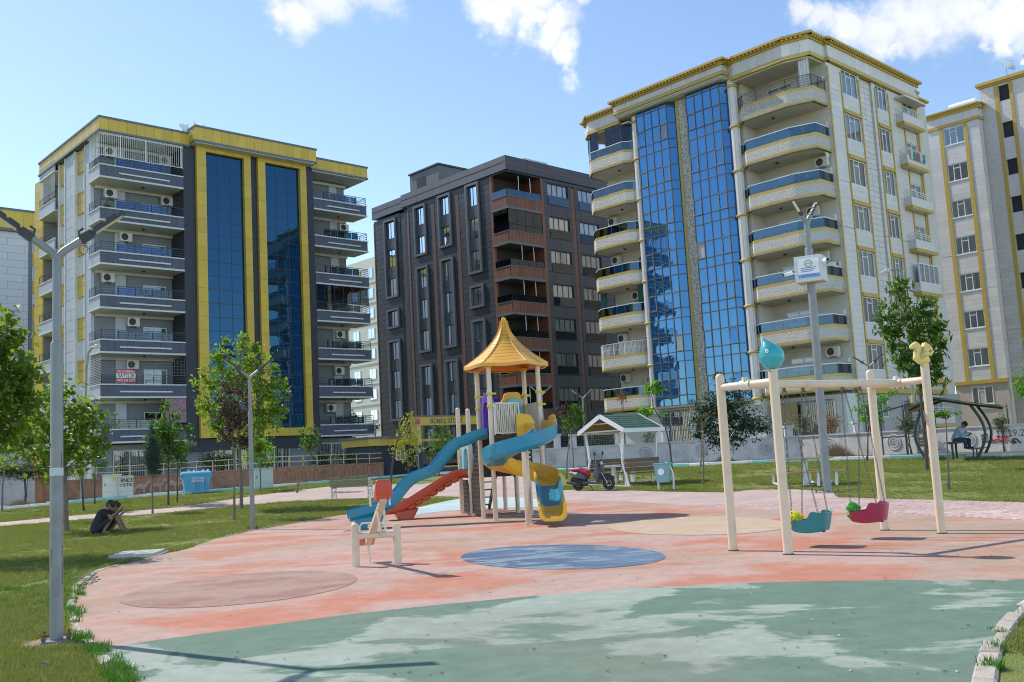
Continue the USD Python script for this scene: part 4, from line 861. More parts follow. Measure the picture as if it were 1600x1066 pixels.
# laundry on the second small balcony
for i in range(5): obj('laundry', MB().box(-.54, -.52, 12.3 + i * .5, 12.65 + i * .5, wz[1] - .2, wz[1] + .45), mat(f'laundry_{i % 3}', [(.5, .5, .52), (.05, .25, .2), (.4, .1, .12)][i % 3], r=.9), R_)
obj('gold_base_band', MB().box(-1.14, -1.02, 2.3, 15.5, 4.2, 4.5), GOLD2, R_)
obj('side_base', MB().box(-1.36, -1.25, 2.3, 18, 0, 4.2), mat('taupe_plaster', (.38, .34, .33), r=.85, n=.06), R_)
for face, a0, a1, z0, z1 in ((Face('r', -1.23), 3.2, 5.2, 1.5, 3.6), (Face('r', -1.23), 8.5, 10.5, 1.5, 3.6), (Face('f', .33), -15.2, -12.6, 1.3, 3.9), (Face('f', .88), -6.2, -1.9, 1.2, 3.8)):
    window(R_, face, a0, a1, z0, z1, cols=(.3, .6), dep=-.08, cm=ROOM); mb = MB()
    for a in np.arange(a0, a1 + .01, .14): mb.beam(face.p(a, .22, z0 - .1), face.p(a, .22, z1 + .1), .025)
    for z in (z0 - .1, (z0 + z1) / 2, z1 + .1): mb.beam(face.p(a0, .22, z), face.p(a1, .22, z), .03)
    obj('window_grille', mb, RAILD, R_)
# awning blinds of the ground floor
obj('bamboo_blind', MB().box(-6.3, -4.4, .55, .58, 2.2, 3.9), mat('bamboo', (.33, .25, .12), r=.8, n=.25, ns=9), R_)

# ------------------------------------------------------------------ tower block at the right edge
PT = (38.2, 78.46, 0)
T_ = thing('white_tower_block', 'pale panelled tower block with gold lines and dark stair openings at the right edge', 'building', PT, RZ)
obj('wall', MB().box(-2.3, 1.95, .25, 14, 0, 27).box(1.95, 6.0, 1.2, 14, 0, 30).box(-2.3, 14, 1.6, 14, 0, 27).box(6.0, 16, .3, 14, 0, 29), RCORE, T_)
fT = Face('f', 0.0); y1_, y2_ = (-1.34, -1.02), (.7, 1.0)
wzT = [25.45 - 3.13 * k for k in range(8)]
opT = [(-1.0, .72, z, z + 1.45) for z in wzT]
hoT = [28.2 - 3.13 * k for k in range(9)]
fT2 = Face('f', .85)
pan = cladding(fT, -2.3, 1.95, 5.5, 27.05, 2.2, .39, opT, thick=.22, gap=.007) + cladding(fT2, 1.97, 6.0, 5.5, 29.7, 1.4, .39, [(3.42, 4.25, z, z + 1.32) for z in hoT], thick=.3, gap=.007) + cladding(Face('f', .2), 6.2, 15, 5.5, 27.6, 2.2, .39, thick=.2, gap=.007) + cladding(Face('r', 1.96), .02, .83, 5.5, 27.05, .9, .39, thick=.1)
pieces('wall_panel', sorted(pan, key=lambda b: b.arr()[0][:, 0].mean() > 6), RW, T_)
for z in wzT: window(T_, fT, -.98, .7, z, z + 1.45, cols=(.3, .62), trans=.25, dep=.05); obj('sill', fT.box(MB(), -1.0, .74, 0, .06, z - .07, z), WFRAME, T_)
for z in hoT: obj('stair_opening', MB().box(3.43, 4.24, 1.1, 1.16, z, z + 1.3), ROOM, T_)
for face, a0, a1, z1 in ((fT, *y1_, 27.05), (fT, *y2_, 27.05), (fT2, 3.1, 3.4, 29.7), (fT2, 4.27, 4.55, 29.7)): obj('gold_upright', face.box(MB(), a0, a1, 0, .05, 5.5, z1), GOLD2, T_)
for a, b, z0, top, s in (((-2.4, -.05), (2.0, -.05), 27.05, 28.4, 0), ((2.0, -.05), (2.0, .85), 27.05, 28.4, 0), ((6.1, .1), (15.5, .1), 27.3, 28.9, 0)):
    a, b = np.array(a, float), np.array(b, float); d = (b - a) / np.linalg.norm(b - a); nn = np.array([d[1], -d[0]]); L_ = np.linalg.norm(b - a); n = max(1, round(L_ / .6))
    obj('gold_band', strip_panel(a + nn * .05, b + nn * .05, z0, z0 + .24, .2), GOLD2, T_)
    for i in range(n): obj('parapet_panel', strip_panel(a + d * (L_ * i / n + .006), a + d * (L_ * (i + 1) / n - .006), z0 + .24, top - .42, .15), RW[i % 2], T_)
    for z0_, z1_, o in ((top - .42, top - .25, .1), (top - .25, top - .12, .2), (top - .12, top, .35)): obj('cornice', strip_panel(a + nn * o, b + nn * o + d * .2, z0_, z1_, .4), GOLD2, T_)
obj('tower_cap', MB().box(1.9, 6.2, .7, 6, 29.7, 29.85).box(1.75, 6.35, .55, 6.2, 29.85, 30.1), GOLD2, T_)
obj('gold_base_band', MB().box(-2.4, 1.96, -.06, .1, 5.2, 5.5).box(1.97, 6.0, .8, .95, 5.2, 5.5), GOLD2, T_)
obj('ground_floor_wall', MB().box(-2.25, 1.9, .08, .249, 0, 5.2).box(1.98, 15, .9, 1.15, 0, 5.2), mat('pink_plaster', (.44, .36, .32), r=.85, n=.08, dirt=(.3, .26, .24), dirt_s=.6, dirt_a=.4), T_)
# solar water heater and dishes on its roof
def loc(P, rz, x, y, z): return (P[0] + math.cos(rz) * x - math.sin(rz) * y, P[1] + math.sin(rz) * x + math.cos(rz) * y, z)
sh = thing('solar_water_heater', 'white horizontal water tank on the lower roof of the pale tower block', 'water heater', loc(PT, RZ, .3, 1.2, 28.2), RZ)
obj('tank', MB().tube([(-1.0, 0, .75), (1.2, 0, .75)], .28, 14), DISHM, sh); obj('panel', MB().hexa([(-1.0, -1.0, .1), (1.0, -1.0, .1), (1.0, -.2, .6), (-1.0, -.2, .6), (-1.0, -1.0, .16), (1.0, -1.0, .16), (1.0, -.2, .66), (-1.0, -.2, .66)]), mat('solar_panel', (.015, .02, .04), r=.15), sh)
for x in (-.8, .8): obj('stand', MB().beam((x, 0, 0), (x, 0, .5), .05), mat('grey_metal'), sh)
dish('tall narrow-looking white dish on top of the stair tower at the right edge', loc(PT, RZ, 4.2, 1.2, 30.1), .65, RZ + 1.15, 35); dish('round open-faced white dish on the stair tower, rightmost of the roof dishes', loc(PT, RZ, 5.9, 1.0, 30.1), .6, RZ - .35, 35)

# ------------------------------------------------------------------ far buildings: left edge and the cream one between
p = at(50, 400, 103.0)
LL = thing('pale_block_left_edge', 'pale grey apartment block with yellow top cut by the left edge', 'building', (p[0], p[1], 0), AZ)
ztop = at(50, 331, 103.0)[2]
obj('wall', MB().box(-45, -.35, .25, 18, 0, ztop - 1.2).box(-.35, 4.5, .4, 18, 0, ztop - 1.2), LGREY, LL)
pieces('wall_panel', [b for b in cladding(Face('f', 0.0), -14, -.35, 2, ztop - 2.3, 3.3, .8, thick=.2)], mat('pale_panel', (.50, .49, .50), r=.6, n=.04, rand=.03), LL)
obj('corner_trim', MB().box(-.35, -.0, -.05, .4, 1, ztop - 2.2), FLASH, LL)
for k in range(9):
    z = ztop - 4.6 - 3.05 * k
    window(LL, Face('f', .25), .1, 2.4, z, z + 1.6, cols=(.55,), dep=.0, cm=CURT[0])
    obj('yellow_spandrel', MB().box(.05, 2.45, .1, .39, z - 1.42, z - .03), YEL[0], LL); obj('yellow_spandrel', MB().box(2.6, 4.4, .1, .39, z - 1.42, z + 1.6), YEL[0], LL)
e = np.arange(-20, 4.6, .95)
for u0, u1 in zip(e[:-1], e[1:]): obj('parapet_panel', MB().box(u0 + .01, u1 - .01, -.4, -.25, ztop - 2.2, ztop - .25), YEL[0], LL)
obj('roof_flashing', MB().box(-45, 4.6, -.46, .2, ztop - .25, ztop).box(-45, 4.6, -.44, .2, ztop - 2.5, ztop - 2.2), FLASH, LL)
p = at(612, 500, 136.0)
CB = thing('cream_building', 'distant cream apartment block glimpsed between the yellow-framed and charcoal blocks', 'building', (p[0], p[1], 0), AZ + .0)
zt = at(600, 398, 138.0)[2]; CRM = mat('cream_render', (.60, .58, .52), r=.85, n=.04)
obj('wall', MB().box(.2, 12, 0, 24, 0, zt), CRM, CB)
for k in range(8):
    z = zt - 3.0 - 3.0 * k
    for y in (1.4, 4.6, 8.6, 12.6): window(CB, Face('l', .19), y, y + 1.7, z, z + 1.5, cols=(.5,), dep=-.06, cm=ROOM, gm=DGLASS)
    obj('floor_band', MB().box(.12, .199, 0, 24, z - .75, z - .6), WHT, CB)
# ------------------------------------------------------------------ walls along the street
def V3(p): return np.array(p, float)
def wall_along(name, label, px_base, px_top, thick, m, cat='wall', cop=None, seg=None, group=None):
    """Wall standing on the ground points of px_base, its top at the heights of px_top."""
    P = [G(*p) for p in px_base]; Z = [at(*q, p[1])[2] for q, p in zip(px_top, P)]
    t = thing(name, label, cat, (0, 0, 0), 0, group); cpm = cop or m; out = []
    for i in range(len(P) - 1):
        L_ = np.linalg.norm(P[i + 1][:2] - P[i][:2]); n = max(1, round(L_ / (seg or L_)))
        for k in range(n):
            f0, f1 = k / n, (k + 1) / n; a, b = P[i] + (P[i + 1] - P[i]) * f0, P[i] + (P[i + 1] - P[i]) * f1
            za, zb = Z[i] + (Z[i + 1] - Z[i]) * f0, Z[i] + (Z[i + 1] - Z[i]) * f1
            d = (b - a)[:2]; d /= np.linalg.norm(d); nn = np.array([-d[1], d[0]]); nn = nn if nn[1] > 0 else -nn
            e = d * .006; q = [a[:2] + e, b[:2] - e, b[:2] - e + nn * thick, a[:2] + e + nn * thick]
            obj('wall_section', MB().hexa([(*q[0], a[2] - .4), (*q[1], b[2] - .4), (*q[2], b[2] - .4), (*q[3], a[2] - .4), (*q[0], za), (*q[1], zb), (*q[2], zb), (*q[3], za)]), m, t)
            w = nn * .05; obj('coping', MB().hexa([(*(q[0] - w), za + .003), (*(q[1] - w), zb + .003), (*(q[2] + w), zb + .003), (*(q[3] + w), za + .003), (*(q[0] - w), za + .08), (*(q[1] - w), zb + .08), (*(q[2] + w), zb + .08), (*(q[3] + w), za + .08)]), cpm, t)
            out.append((a, b, za, zb, d, nn))
    return t, out
TERRA = mat('terracotta_render', (.33, .17, .095), r=.85, n=.25, ns=3, rand=.08, bump=.9, bs=9, dist=.05, dirt=(.16, .09, .06), dirt_s=1.2, dirt_a=.6)
TERRA2 = mat('terracotta_coping', (.34, .15, .075), r=.8, n=.15, ns=4)
CONW = mat('weathered_concrete_wall', (.52, .48, .43), r=.9, n=.14, ns=1.6, rand=.04, bump=.6, bs=14, dist=.03, dirt=(.24, .21, .18), dirt_s=1.1, dirt_a=.65)
CONW2 = mat('concrete_coping', (.46, .44, .41), r=.9, n=.12, ns=3, rand=.04)
w1, s1 = wall_along('relief_wall', 'low terracotta wall with animal reliefs and yellow rail below the yellow-framed block', WALL_L_PX[2:], [(67, 755), (230, 745.5), (432, 732.2), (600, 724.5)], .3, TERRA, cop=TERRA2, seg=3.2)
w2, s2 = wall_along('concrete_wall', 'weathered grey concrete wall at the left edge, next to the terracotta wall', [(-60, 793), (0, 789), (55, 785)], [(-60, 752), (0, 749), (55, 747)], .25, CONW, cop=CONW2, seg=2.0)
for a, b, za, zb, d, nn in s2: obj('post', MB().hexa([(*(a[:2] + d * o + nn * q), z) for z in (a[2] - .3, za + .05) for o, q in ((-.08, -.05), (.08, -.05), (.08, .2), (-.08, .2))]), CONW2, w2)
p = G(61, 787); obj('brick_pillar', MB().box(p[0] - .17, p[0] + .17, p[1] - .05, p[1] + .3, p[2] - .3, at(61, 747, p[1])[2]), TERRA2, w1)
w3, s3 = wall_along('street_wall', 'long pale concrete street wall with round reliefs in front of the white and gold block', WALL_R_PX, [(830, 704), (891, 700.7), (1050, 692.5), (1251, 683), (1580, 665.5), (1760, 655)], .28, CONW, cop=CONW2, seg=3.4)
for px, yb, yt in ((873, 730.5, 681), (898, 729.5, 681), (1043, 722, 673), (1236, 715.5, 668), (1346, 711.5, 661)):
    p = G(px, yb); z = at(px, yt, p[1])[2]; obj('pillar', MB().box(p[0] - .2, p[0] + .2, p[1] - .1, p[1] + .3, p[2] - .3, z).box(p[0] - .26, p[0] + .26, p[1] - .16, p[1] + .36, z, z + .1), CONW2, w3)
# round medallions and scroll reliefs on the pale wall
for i, (a, b, za, zb, d, nn) in enumerate(s3):
    c = (a + b) / 2; zc = (a[2] + (za + zb) / 2) / 2 + .05; mb = MB(); R = .36
    for r in (R, R * .62): mb.tube([(*(c[:2] + d * r * math.cos(t) - nn * .01), zc + r * math.sin(t)) for t in np.linspace(0, 2 * np.pi, 25)[:-1]], .035, 6, closed=True)
    for k in range(8):
        t = k * math.pi / 4; mb.tube([(*(c[:2] + d * r * math.cos(t) - nn * .01), zc + r * math.sin(t)) for r in (.05, R * .6)], .025, 5)
    obj('medallion', mb, CONW2, w3, smooth=40)
# animal reliefs on the terracotta wall
REL = mat('pale_relief', (.43, .28, .20), r=.85, n=.12, ns=6)
def animal(k):
    hump = .09 if k % 2 == 0 else 0
    return Polygon([(-.36, -.30), (-.31, -.30), (-.27, -.10), (-.20, -.02), (.06, -.05), (.10, -.30), (.15, -.30), (.17, -.06), (.23, .04), (.31, .16), (.33, .25), (.44, .22), (.45, .27), (.36, .33), (.28, .31), (.22, .18), (.10, .10), (.0, .12 + hump), (-.14, .12 + hump * .6), (-.26, .08), (-.33, .02), (-.36, -.12)])
def on_wall(seglist, px, py):
    best = None
    for a, b, za, zb, d, nn in seglist:
        n3 = np.array([nn[0], nn[1], 0]); r = ray(px, py); t = ((a - CAM) @ n3) / (r @ n3); q = CAM + r * t; s = (q - a)[:2] @ d
        if -.05 <= s <= np.linalg.norm((b - a)[:2]) + .05: best = (q, d, nn)
    return best
for k, (px, py) in enumerate(((221, 762), (246, 759), (270, 757), (287, 756))):
    h_ = on_wall(s1, px, py)
    if h_:
        q, d, nn = h_; m = trimesh.creation.extrude_polygon(animal(k).buffer(.012), .05, engine='earcut'); T = np.eye(4); T[:3, 0] = [*d, 0]; T[:3, 1] = [0, 0, 1]; T[:3, 2] = [*(-nn), 0]; T[:3, 3] = q - np.array([*nn, 0]) * -.01
        obj('animal_relief', MB().tm(m, T), REL, w1)
for k in range(12):   # carved arches further along
    px = 446 + k * 12; h_ = on_wall(s1, px, 759.5 - (px - 432) * .08 - 14)
    if h_:
        q, d, nn = h_; mb = MB(); mb.tube([(*(q[:2] + d * .14 * math.cos(t) - nn * .01), q[2] + .1 + .16 * math.sin(t)) for t in np.linspace(0, math.pi, 9)], .03, 5); mb.tube([(*(q[:2] + d * .14 - nn * .01), q[2] + .1), (*(q[:2] + d * .14 - nn * .01), q[2] - .22)], .03, 5); mb.tube([(*(q[:2] - d * .14 - nn * .01), q[2] + .1), (*(q[:2] - d * .14 - nn * .01), q[2] - .22)], .03, 5)
        obj('carved_arch', mb, TERRA2, w1, smooth=40)
MARB = mat('grey_marble', (.42, .44, .47), r=.6, n=.25, ns=6)
for px, yt, yb in ((433, 732, 757.5), (519, 727, 750)):
    p = G(px, yb); obj('stone_post', MB().box(p[0] - .09, p[0] + .09, p[1] - .14, p[1] - .001, p[2] - .2, at(px, yt, p[1])[2]), MARB, w1)
# yellow rail on the terracotta wall
YRAIL = mat('yellow_rail_paint', (.55, .43, .17), r=.5, n=.1, ns=5)
rl = thing('garden_rail', 'yellow painted pipe rail on top of the terracotta wall', 'railing')
for a, b, za, zb, d, nn in s1:
    o = nn * .15; L_ = np.linalg.norm((b - a)[:2]); n = max(1, round(L_ / .85))
    for k in range(n):
        q = a[:2] + o + (b - a)[:2] * k / n; z = za + (zb - za) * k / n; obj('upright', MB().tube([(*q, z + .08), (*q, z + .62)], .022, 6), YRAIL, rl)
    for h_ in (.34, .62): obj('rail', MB().tube([(*(a[:2] + o), za + h_), (*(b[:2] + o), zb + h_)], .022, 6), YRAIL, rl)
rl2 = thing('garden_rail', 'yellow pipe rail behind the weathered grey wall at the left edge', 'railing')
for a, b, za, zb, d, nn in s2:
    o = nn * 1.2
    for k in range(3): q = a[:2] + o + (b - a)[:2] * k / 3; obj('upright', MB().tube([(*q, za - .2), (*q, za + .5)], .022, 6), YRAIL, rl2)
    for h_ in (.25, .5): obj('rail', MB().tube([(*(a[:2] + o), za + h_), (*(b[:2] + o), zb + h_)], .022, 6), YRAIL, rl2)
# wire fence above the pale wall
GRNP = mat('dark_green_paint', (.012, .045, .035), r=.4, n=.1)
fn = thing('wire_fence', 'wire mesh fence with dark posts standing behind the pale street wall', 'fence'); wires = MB()
for a, b, za, zb, d, nn in s3:
    o = nn * .6; obj('fence_post', MB().tube([(*(a[:2] + o), za - .6), (*(a[:2] + o), za + .95)], .03, 6), GRNP, fn)
    for h_ in np.arange(.1, .95, .12): wires.beam((*(a[:2] + o), za + h_), (*(b[:2] + o), zb + h_), .005)
    for k in np.arange(0, 1, .05): wires.beam((*(a[:2] + o + (b - a)[:2] * k), za - .1), (*(a[:2] + o + (b - a)[:2] * k), za + .92), .004)
obj('wire_mesh', wires, mat('net_wire'), fn)
# graffiti on the pale wall
SPB, SPR = mat('black_spray', (.03, .03, .035), r=.8, n=.3, ns=12), mat('red_spray', (.45, .03, .05), r=.8, n=.3, ns=12)
def wall_text(seglist, s, px, py, h, m, parent, w=None, name='graffiti', outd=.012):
    h_ = on_wall(seglist, px, py)
    if not h_: return
    q, d, nn = h_; d = d if d[0] > 0 else -d; t = meshkit.text_mesh(s, h, .004); sx = 1 if w is None else w / t.extents[0]
    T = np.eye(4); T[:3, 0] = np.array([*d, 0]) * sx; T[:3, 1] = [0, 0, 1]; T[:3, 2] = [*(-nn), 0]; T[:3, 3] = q - np.array([*nn, 0]) * outd; obj(name, MB().tm(t, T), m, parent)
wall_text(s3, '12.19.2', 1556, 683, .30, SPB, w3, w=1.25); wall_text(s3, 'BE', 1498, 688, .2, SPR, w3); wall_text(s3, '24', 1566, 694, .14, SPB, w3)
def scribble(pts, m, r=.022):
    h_ = on_wall(s3, *pts[0]);
    if not h_: return
    q0, d, nn = h_; P = []
    for x, y in pts:
        n3 = np.array([nn[0], nn[1], 0]); rr = ray(x, y); t = ((q0 - n3 * .015 - CAM) @ n3) / (rr @ n3); P.append(CAM + rr * t)
    obj('graffiti', MB().tube(P, r, 5), m, w3)
scribble([(1545, 682), (1549, 684), (1545, 690), (1553, 690), (1548, 683), (1553, 692)], SPR); scribble([(1552, 688), (1558, 686), (1563, 688), (1557, 682), (1561, 681), (1566, 684), (1564, 690), (1571, 683), (1575, 681), (1570, 688), (1577, 688)], SPR); scribble([(1545, 690), (1553, 690.5), (1563, 688.5)], SPR)
scribble([(1581, 688), (1584, 685.5), (1589, 686), (1592, 690), (1596, 692)], SPB, .03); scribble([(1580, 690), (1584, 693), (1588, 691), (1584, 689), (1580, 690)], SPB, .035)

# ------------------------------------------------------------------ cabinets, bin, dumpster, gate
def facing(p):  # yaw so that local -y looks at the camera's side of the street
    return AZ
CABW = mat('cabinet_cream', (.60, .57, .48), r=.5, n=.06, ns=3, dirt=(.3, .25, .2), dirt_s=2, dirt_a=.4); CABG = mat('cabinet_pale_green', (.42, .50, .46), r=.5, n=.06, ns=3)
def cabinet(label, px, pyb, w, h, dp, m, yaw, split=.33):
    t = thing('utility_cabinet', label, 'cabinet', G(px, pyb) + [0, 0, 0], yaw); p_ = w / 2
    obj('plinth', MB().box(-p_ + .03, p_ - .03, .03, dp - .03, -.1, .08), CONC, t); obj('body', MB().tm(rbox(-p_, p_, .02, dp, .08, h - .05, .015)), m, t); obj('lid', MB().tm(rbox(-p_ - .03, p_ + .03, -.02, dp + .03, h - .049, h, .012)), m, t)
    obj('door', MB().box(-p_ + .04, p_ - .04, -.001, .019, h * split, h - .1), m, t); obj('lower_panel', MB().box(-p_ + .04, p_ - .04, -.001, .019, .12, h * split - .02), m, t); obj('handle', MB().box(-p_ + .08, -p_ + .11, -.03, -.002, h * .55, h * .65), DFRAME, t)
    return t
cb = cabinet('wider cream utility cabinet with yellow sticker by the terracotta wall', 175, 780.5, .78, 1.12, .4, CABW, AZ * .55)
obj('warning_sticker', MB().box(.02, .16, -.006, -.002, .82, 1.0), mat('sticker_yellow', (.6, .5, .03), r=.5), cb)
cb = cabinet('narrower cream utility cabinet with black graffiti letters by the terracotta wall', 197, 779, .62, 1.02, .4, CABW, AZ * .55)
text(cb, 'BNE3', .16, -.24, -.006, .74, SPB, 'graffiti', w=.5); text(cb, 'STK', .14, -.14, -.006, .54, SPB, 'graffiti', w=.4)
cabinet('pale green utility cabinet on the lawn behind the second lamp post', 413, 765.5, .86, 1.0, .5, CABG, AZ * .7)
BLUEP = mat('dumpster_blue', (.10, .36, .58), r=.45, n=.07, ns=3, rand=.03, dirt=(.12, .16, .2), dirt_s=1.5, dirt_a=.4)
dm = thing('waste_container', 'bright blue waste container standing against the terracotta wall', 'dumpster', G(308, 771.5), AZ * .55)
obj('tub', MB().hexa([(-.52, .05, .08), (.52, .05, .08), (.52, .75, .08), (-.52, .75, .08), (-.62, -.05, .88), (.62, -.05, .88), (.62, .85, .88), (-.62, .85, .88)]), BLUEP, dm); obj('rim', MB().tm(rbox(-.66, .66, -.1, .9, .87, .96, .02)), BLUEP, dm); obj('lid', MB().hexa([(-.63, -.07, .961), (.63, -.07, .961), (.63, .87, .961), (-.63, .87, .961), (-.6, .05, 1.0), (.6, .05, 1.0), (.6, .8, 1.03), (-.6, .8, 1.03)]), BLUEP, dm)
for x in (-.35, -.12, .28, .5): obj('hinge', MB().box(x, x + .06, .3, .45, 1.0, 1.09), DISHM, dm)
for x in (-.69, .61): obj('side_lug', MB().box(x, x + .08, .1, .3, .72, .86), BLUEP, dm)
for x in (-.4, 0, .4): obj('rib', MB().box(x - .02, x + .02, -.055, .0, .2, .86), BLUEP, dm)
text(dm, 'KIZILTEPE', .075, -.22, -.075, .66, BWH, w=.5); text(dm, 'BELEDİYESİ', .075, -.24, -.072, .54, BWH, w=.55)
# yellow gate of the charcoal block and its gatehouse
NAV2 = mat('navy_render', (.035, .042, .06), r=.6, n=.1)
gp = G(656.5, 741); gt = thing('gate_portal', 'yellow gate portal with dark letters at the entrance of the charcoal block', 'gate', gp, AZ)
zt_ = at(656, 651.5, gp[1])[2] - gp[2]; GL_ = 7.2; bt = .52
obj('pillar', MB().box(-.18, .22, 0, .5, 1.75, zt_ - bt), YEL[0], gt); obj('pillar_foot', MB().box(-.2, .24, -.02, .52, -.2, 1.749), NAV2, gt); obj('pillar', MB().box(GL_, GL_ + .4, 0, .5, 1.75, zt_ - bt), YEL[0], gt); obj('pillar_foot', MB().box(GL_ - .02, GL_ + .42, -.02, .52, -.2, 1.749), NAV2, gt)
obj('lintel', MB().box(-.18, GL_ + .4, -.05, .55, zt_ - bt, zt_), YEL[0], gt); obj('lintel_cap', MB().box(-.24, GL_ + .46, -.11, .61, zt_ + .001, zt_ + .08), FLASH, gt)
text(gt, 'GÜNEŞ SİTESİ', .26, .85, -.055, zt_ - .40, mat('dark_letters', (.05, .04, .03), r=.4), w=2.6); obj('notice', MB().box(-.1, .1, -.03, -.021, 1.3, 1.52), BWH, gt)
obj('gate_beam', MB().box(.221, GL_ - .001, .2, .35, 1.95, 2.1), YEL[1], gt)
obj('gate_leaf', MB().box(4.2, GL_ - .03, .22, .28, .05, 1.9), NAV2, gt)
st = thing('entrance_steps', 'pale steps with thin rails behind the yellow gate', 'steps', loc(gp, AZ, .4, 3.0, 0), AZ)
for k in range(6): obj('step', MB().box(0, 4, k * .3, 2.4, k * .17, (k + 1) * .17 - .002), CONW2, st)
for x in (.1, 1.9): obj('rail', MB().tube([(x, 0, .95), (x, 2, 2.0)], .025, 6).tube([(x, 0, 0), (x, 0, .95)], .025, 6).tube([(x, 2, 1.0), (x, 2, 2.0)], .025, 6), YRAIL, st)
hp = G(578, 745.5); gh = thing('gatehouse', 'dark gatehouse with flat yellow fascia to the left of the yellow gate portal', 'gatehouse', hp, AZ)
hz = at(577, 697, hp[1])[2] - hp[2]; hz2 = at(577, 686, hp[1])[2] - hp[2]
obj('wall', MB().box(0, 3.2, 0, 2.4, -.2, hz), NAV2, gh)
for a0, a1 in ((-.25, 1.5), (1.505, 3.35)): obj('fascia', MB().box(a0, a1, -.3, -.1, hz - .02, hz2), YEL[0], gh)
obj('side_fascia', MB().box(-.25, -.1, -.099, 2.6, hz - .02, hz2), YEL[1], gh); obj('roof', MB().box(-.4, 3.5, -.45, 2.75, hz2 + .001, hz2 + .12), FLASH, gh); obj('soffit', MB().box(-.09, 3.34, -.09, 2.6, hz, hz + .06), NAV2, gh)
window(gh, Face('f', -.02), 1.9, 2.6, .9, 1.9, cols=(.5,), dep=-.08, cm=ROOM); obj('stone_dado', MB().box(1.7, 2.8, -.04, -.001, -.1, .85), STONE, gh); obj('door', MB().box(.5, 1.3, -.02, -.001, 0, 2.05), DFRAME, gh)

# ------------------------------------------------------------------ lamp posts and poles
GALV = mat('galvanised_steel', (.235, .238, .235), r=.45, n=.12, ns=3, metal=.35, rand=.04, dirt=(.16, .14, .12), dirt_s=4, dirt_a=.35)
LEDB, LEDP = mat('lamp_head_black', (.035, .035, .04), r=.5), mat('led_panel', (.55, .50, .36), r=.35, n=.08, ns=20)
def lamp(label, base, H, yaw, r=.06, r2=.042, step=.76, arm=.32, head=.38, tilt=37, group=None, split=True, lean=(0, 0)):
    t = thing('lamp_post', label, 'street lamp', base, yaw, group); hs = H * step
    obj('base_plate', MB().box(-r * 2.3, r * 2.3, -r * 2.3, r * 2.3, -.02, .025), GALV, t)
    for i in (-1, 1):
        for j in (-1, 1): obj('anchor_bolt', MB().tube([(i * r * 1.8, j * r * 1.8, .025), (i * r * 1.8, j * r * 1.8, .10)], .013, 6).tube([(i * r * 1.8, j * r * 1.8, .035), (i * r * 1.8, j * r * 1.8, .06)], .026, 6), mat('rusty_bolt', (.12, .07, .045), r=.8), t)
    lx, ly = lean
    obj('lower_pole', MB().tube([(0, 0, .0), (lx * step, ly * step, hs)], [r, r * .97], 20).tube([(lx * step, ly * step, hs), (lx * step, ly * step, hs + .03)], [r * .97, r2 * 1.02], 20), GALV, t, 40)
    obj('upper_pole', MB().tube([(lx * step, ly * step, hs + .02), (lx, ly, H)], r2, 16), GALV, t, 40)
    e = math.radians(tilt)
    for s in (-1, 1):
        d = np.array([s * math.cos(e), 0, math.sin(e)]); a = np.array([lx, ly, H - .02]); b = a + d * arm
        A = obj('arm', MB().tube([a - [0, 0, .03], a + d * .08, b], r2 * .9, 12), GALV, t, 40)
        n = np.array([-s * math.sin(e), 0, math.cos(e)]); c1 = b + d * .1; c2 = c1 + d * head
        hd = obj('lamp_head', MB().beam(b - d * .04, c1, .085, .085, n).beam(c1, c2, .13, .035, n), LEDB, t)
        obj('led_panel', MB().beam(c1 + d * .03 - n * .021, c2 - d * .03 - n * .021, .10, .006, n), LEDP, hd)
        for q in (.1, .5): obj('cooling_rib', MB().beam(c1 + d * head * q + n * .025, c1 + d * head * (q + .3) + n * .025, .1, .03, n), LEDB, hd)
        obj('clamp', MB().tube([b - d * .02 + n * .03, b + n * .09, b + d * .06 + n * .09], .012, 6), LEDB, hd)
    return t
yl = math.atan2(.41, .91)
b1 = G(88, 1003); lamp('tall grey double-armed lamp post with bolted foot, nearest one at the left', b1, 3.89, yl, r=.062, r2=.044)
l1 = stage.GetPrimAtPath('/World/lamp_post')
obj('access_door', MB().tm(rbox(-.028, .028, -.069, -.058, .45, .72, .004)), GALV, l1); obj('tape_band', MB().tube([(0, 0, 1.62), (0, 0, 1.70)], .0635, 20, caps=False), mat('old_white_tape', (.45, .47, .48), r=.6, n=.15, ns=20), l1)
for k in range(9):
    a_ = rng.uniform(2.6, 6.2); z_ = rng.uniform(.3, 2.6); h_ = rng.uniform(.03, .22); x_, y_ = .0622 * math.cos(a_), .0622 * math.sin(a_); obj('paint_scratch', MB().beam((x_, y_, z_), (x_ * 1.0, y_, z_ + h_), .005, .003), mat('rust_streak', (.05, .035, .03), r=.9), l1)
b2 = G(395, 828); lamp('slim grey double-armed lamp post at the edge of the lawn, second from the left', b2, 3.97, yl)
b3 = G(1293, 770); l3 = lamp('tallest grey double-armed lamp post, with a camera box, behind the swings', b3, 7.86, .55, r=.12, r2=.085, step=.9, arm=.30, head=.44, tilt=54, lean=(.15, .0))
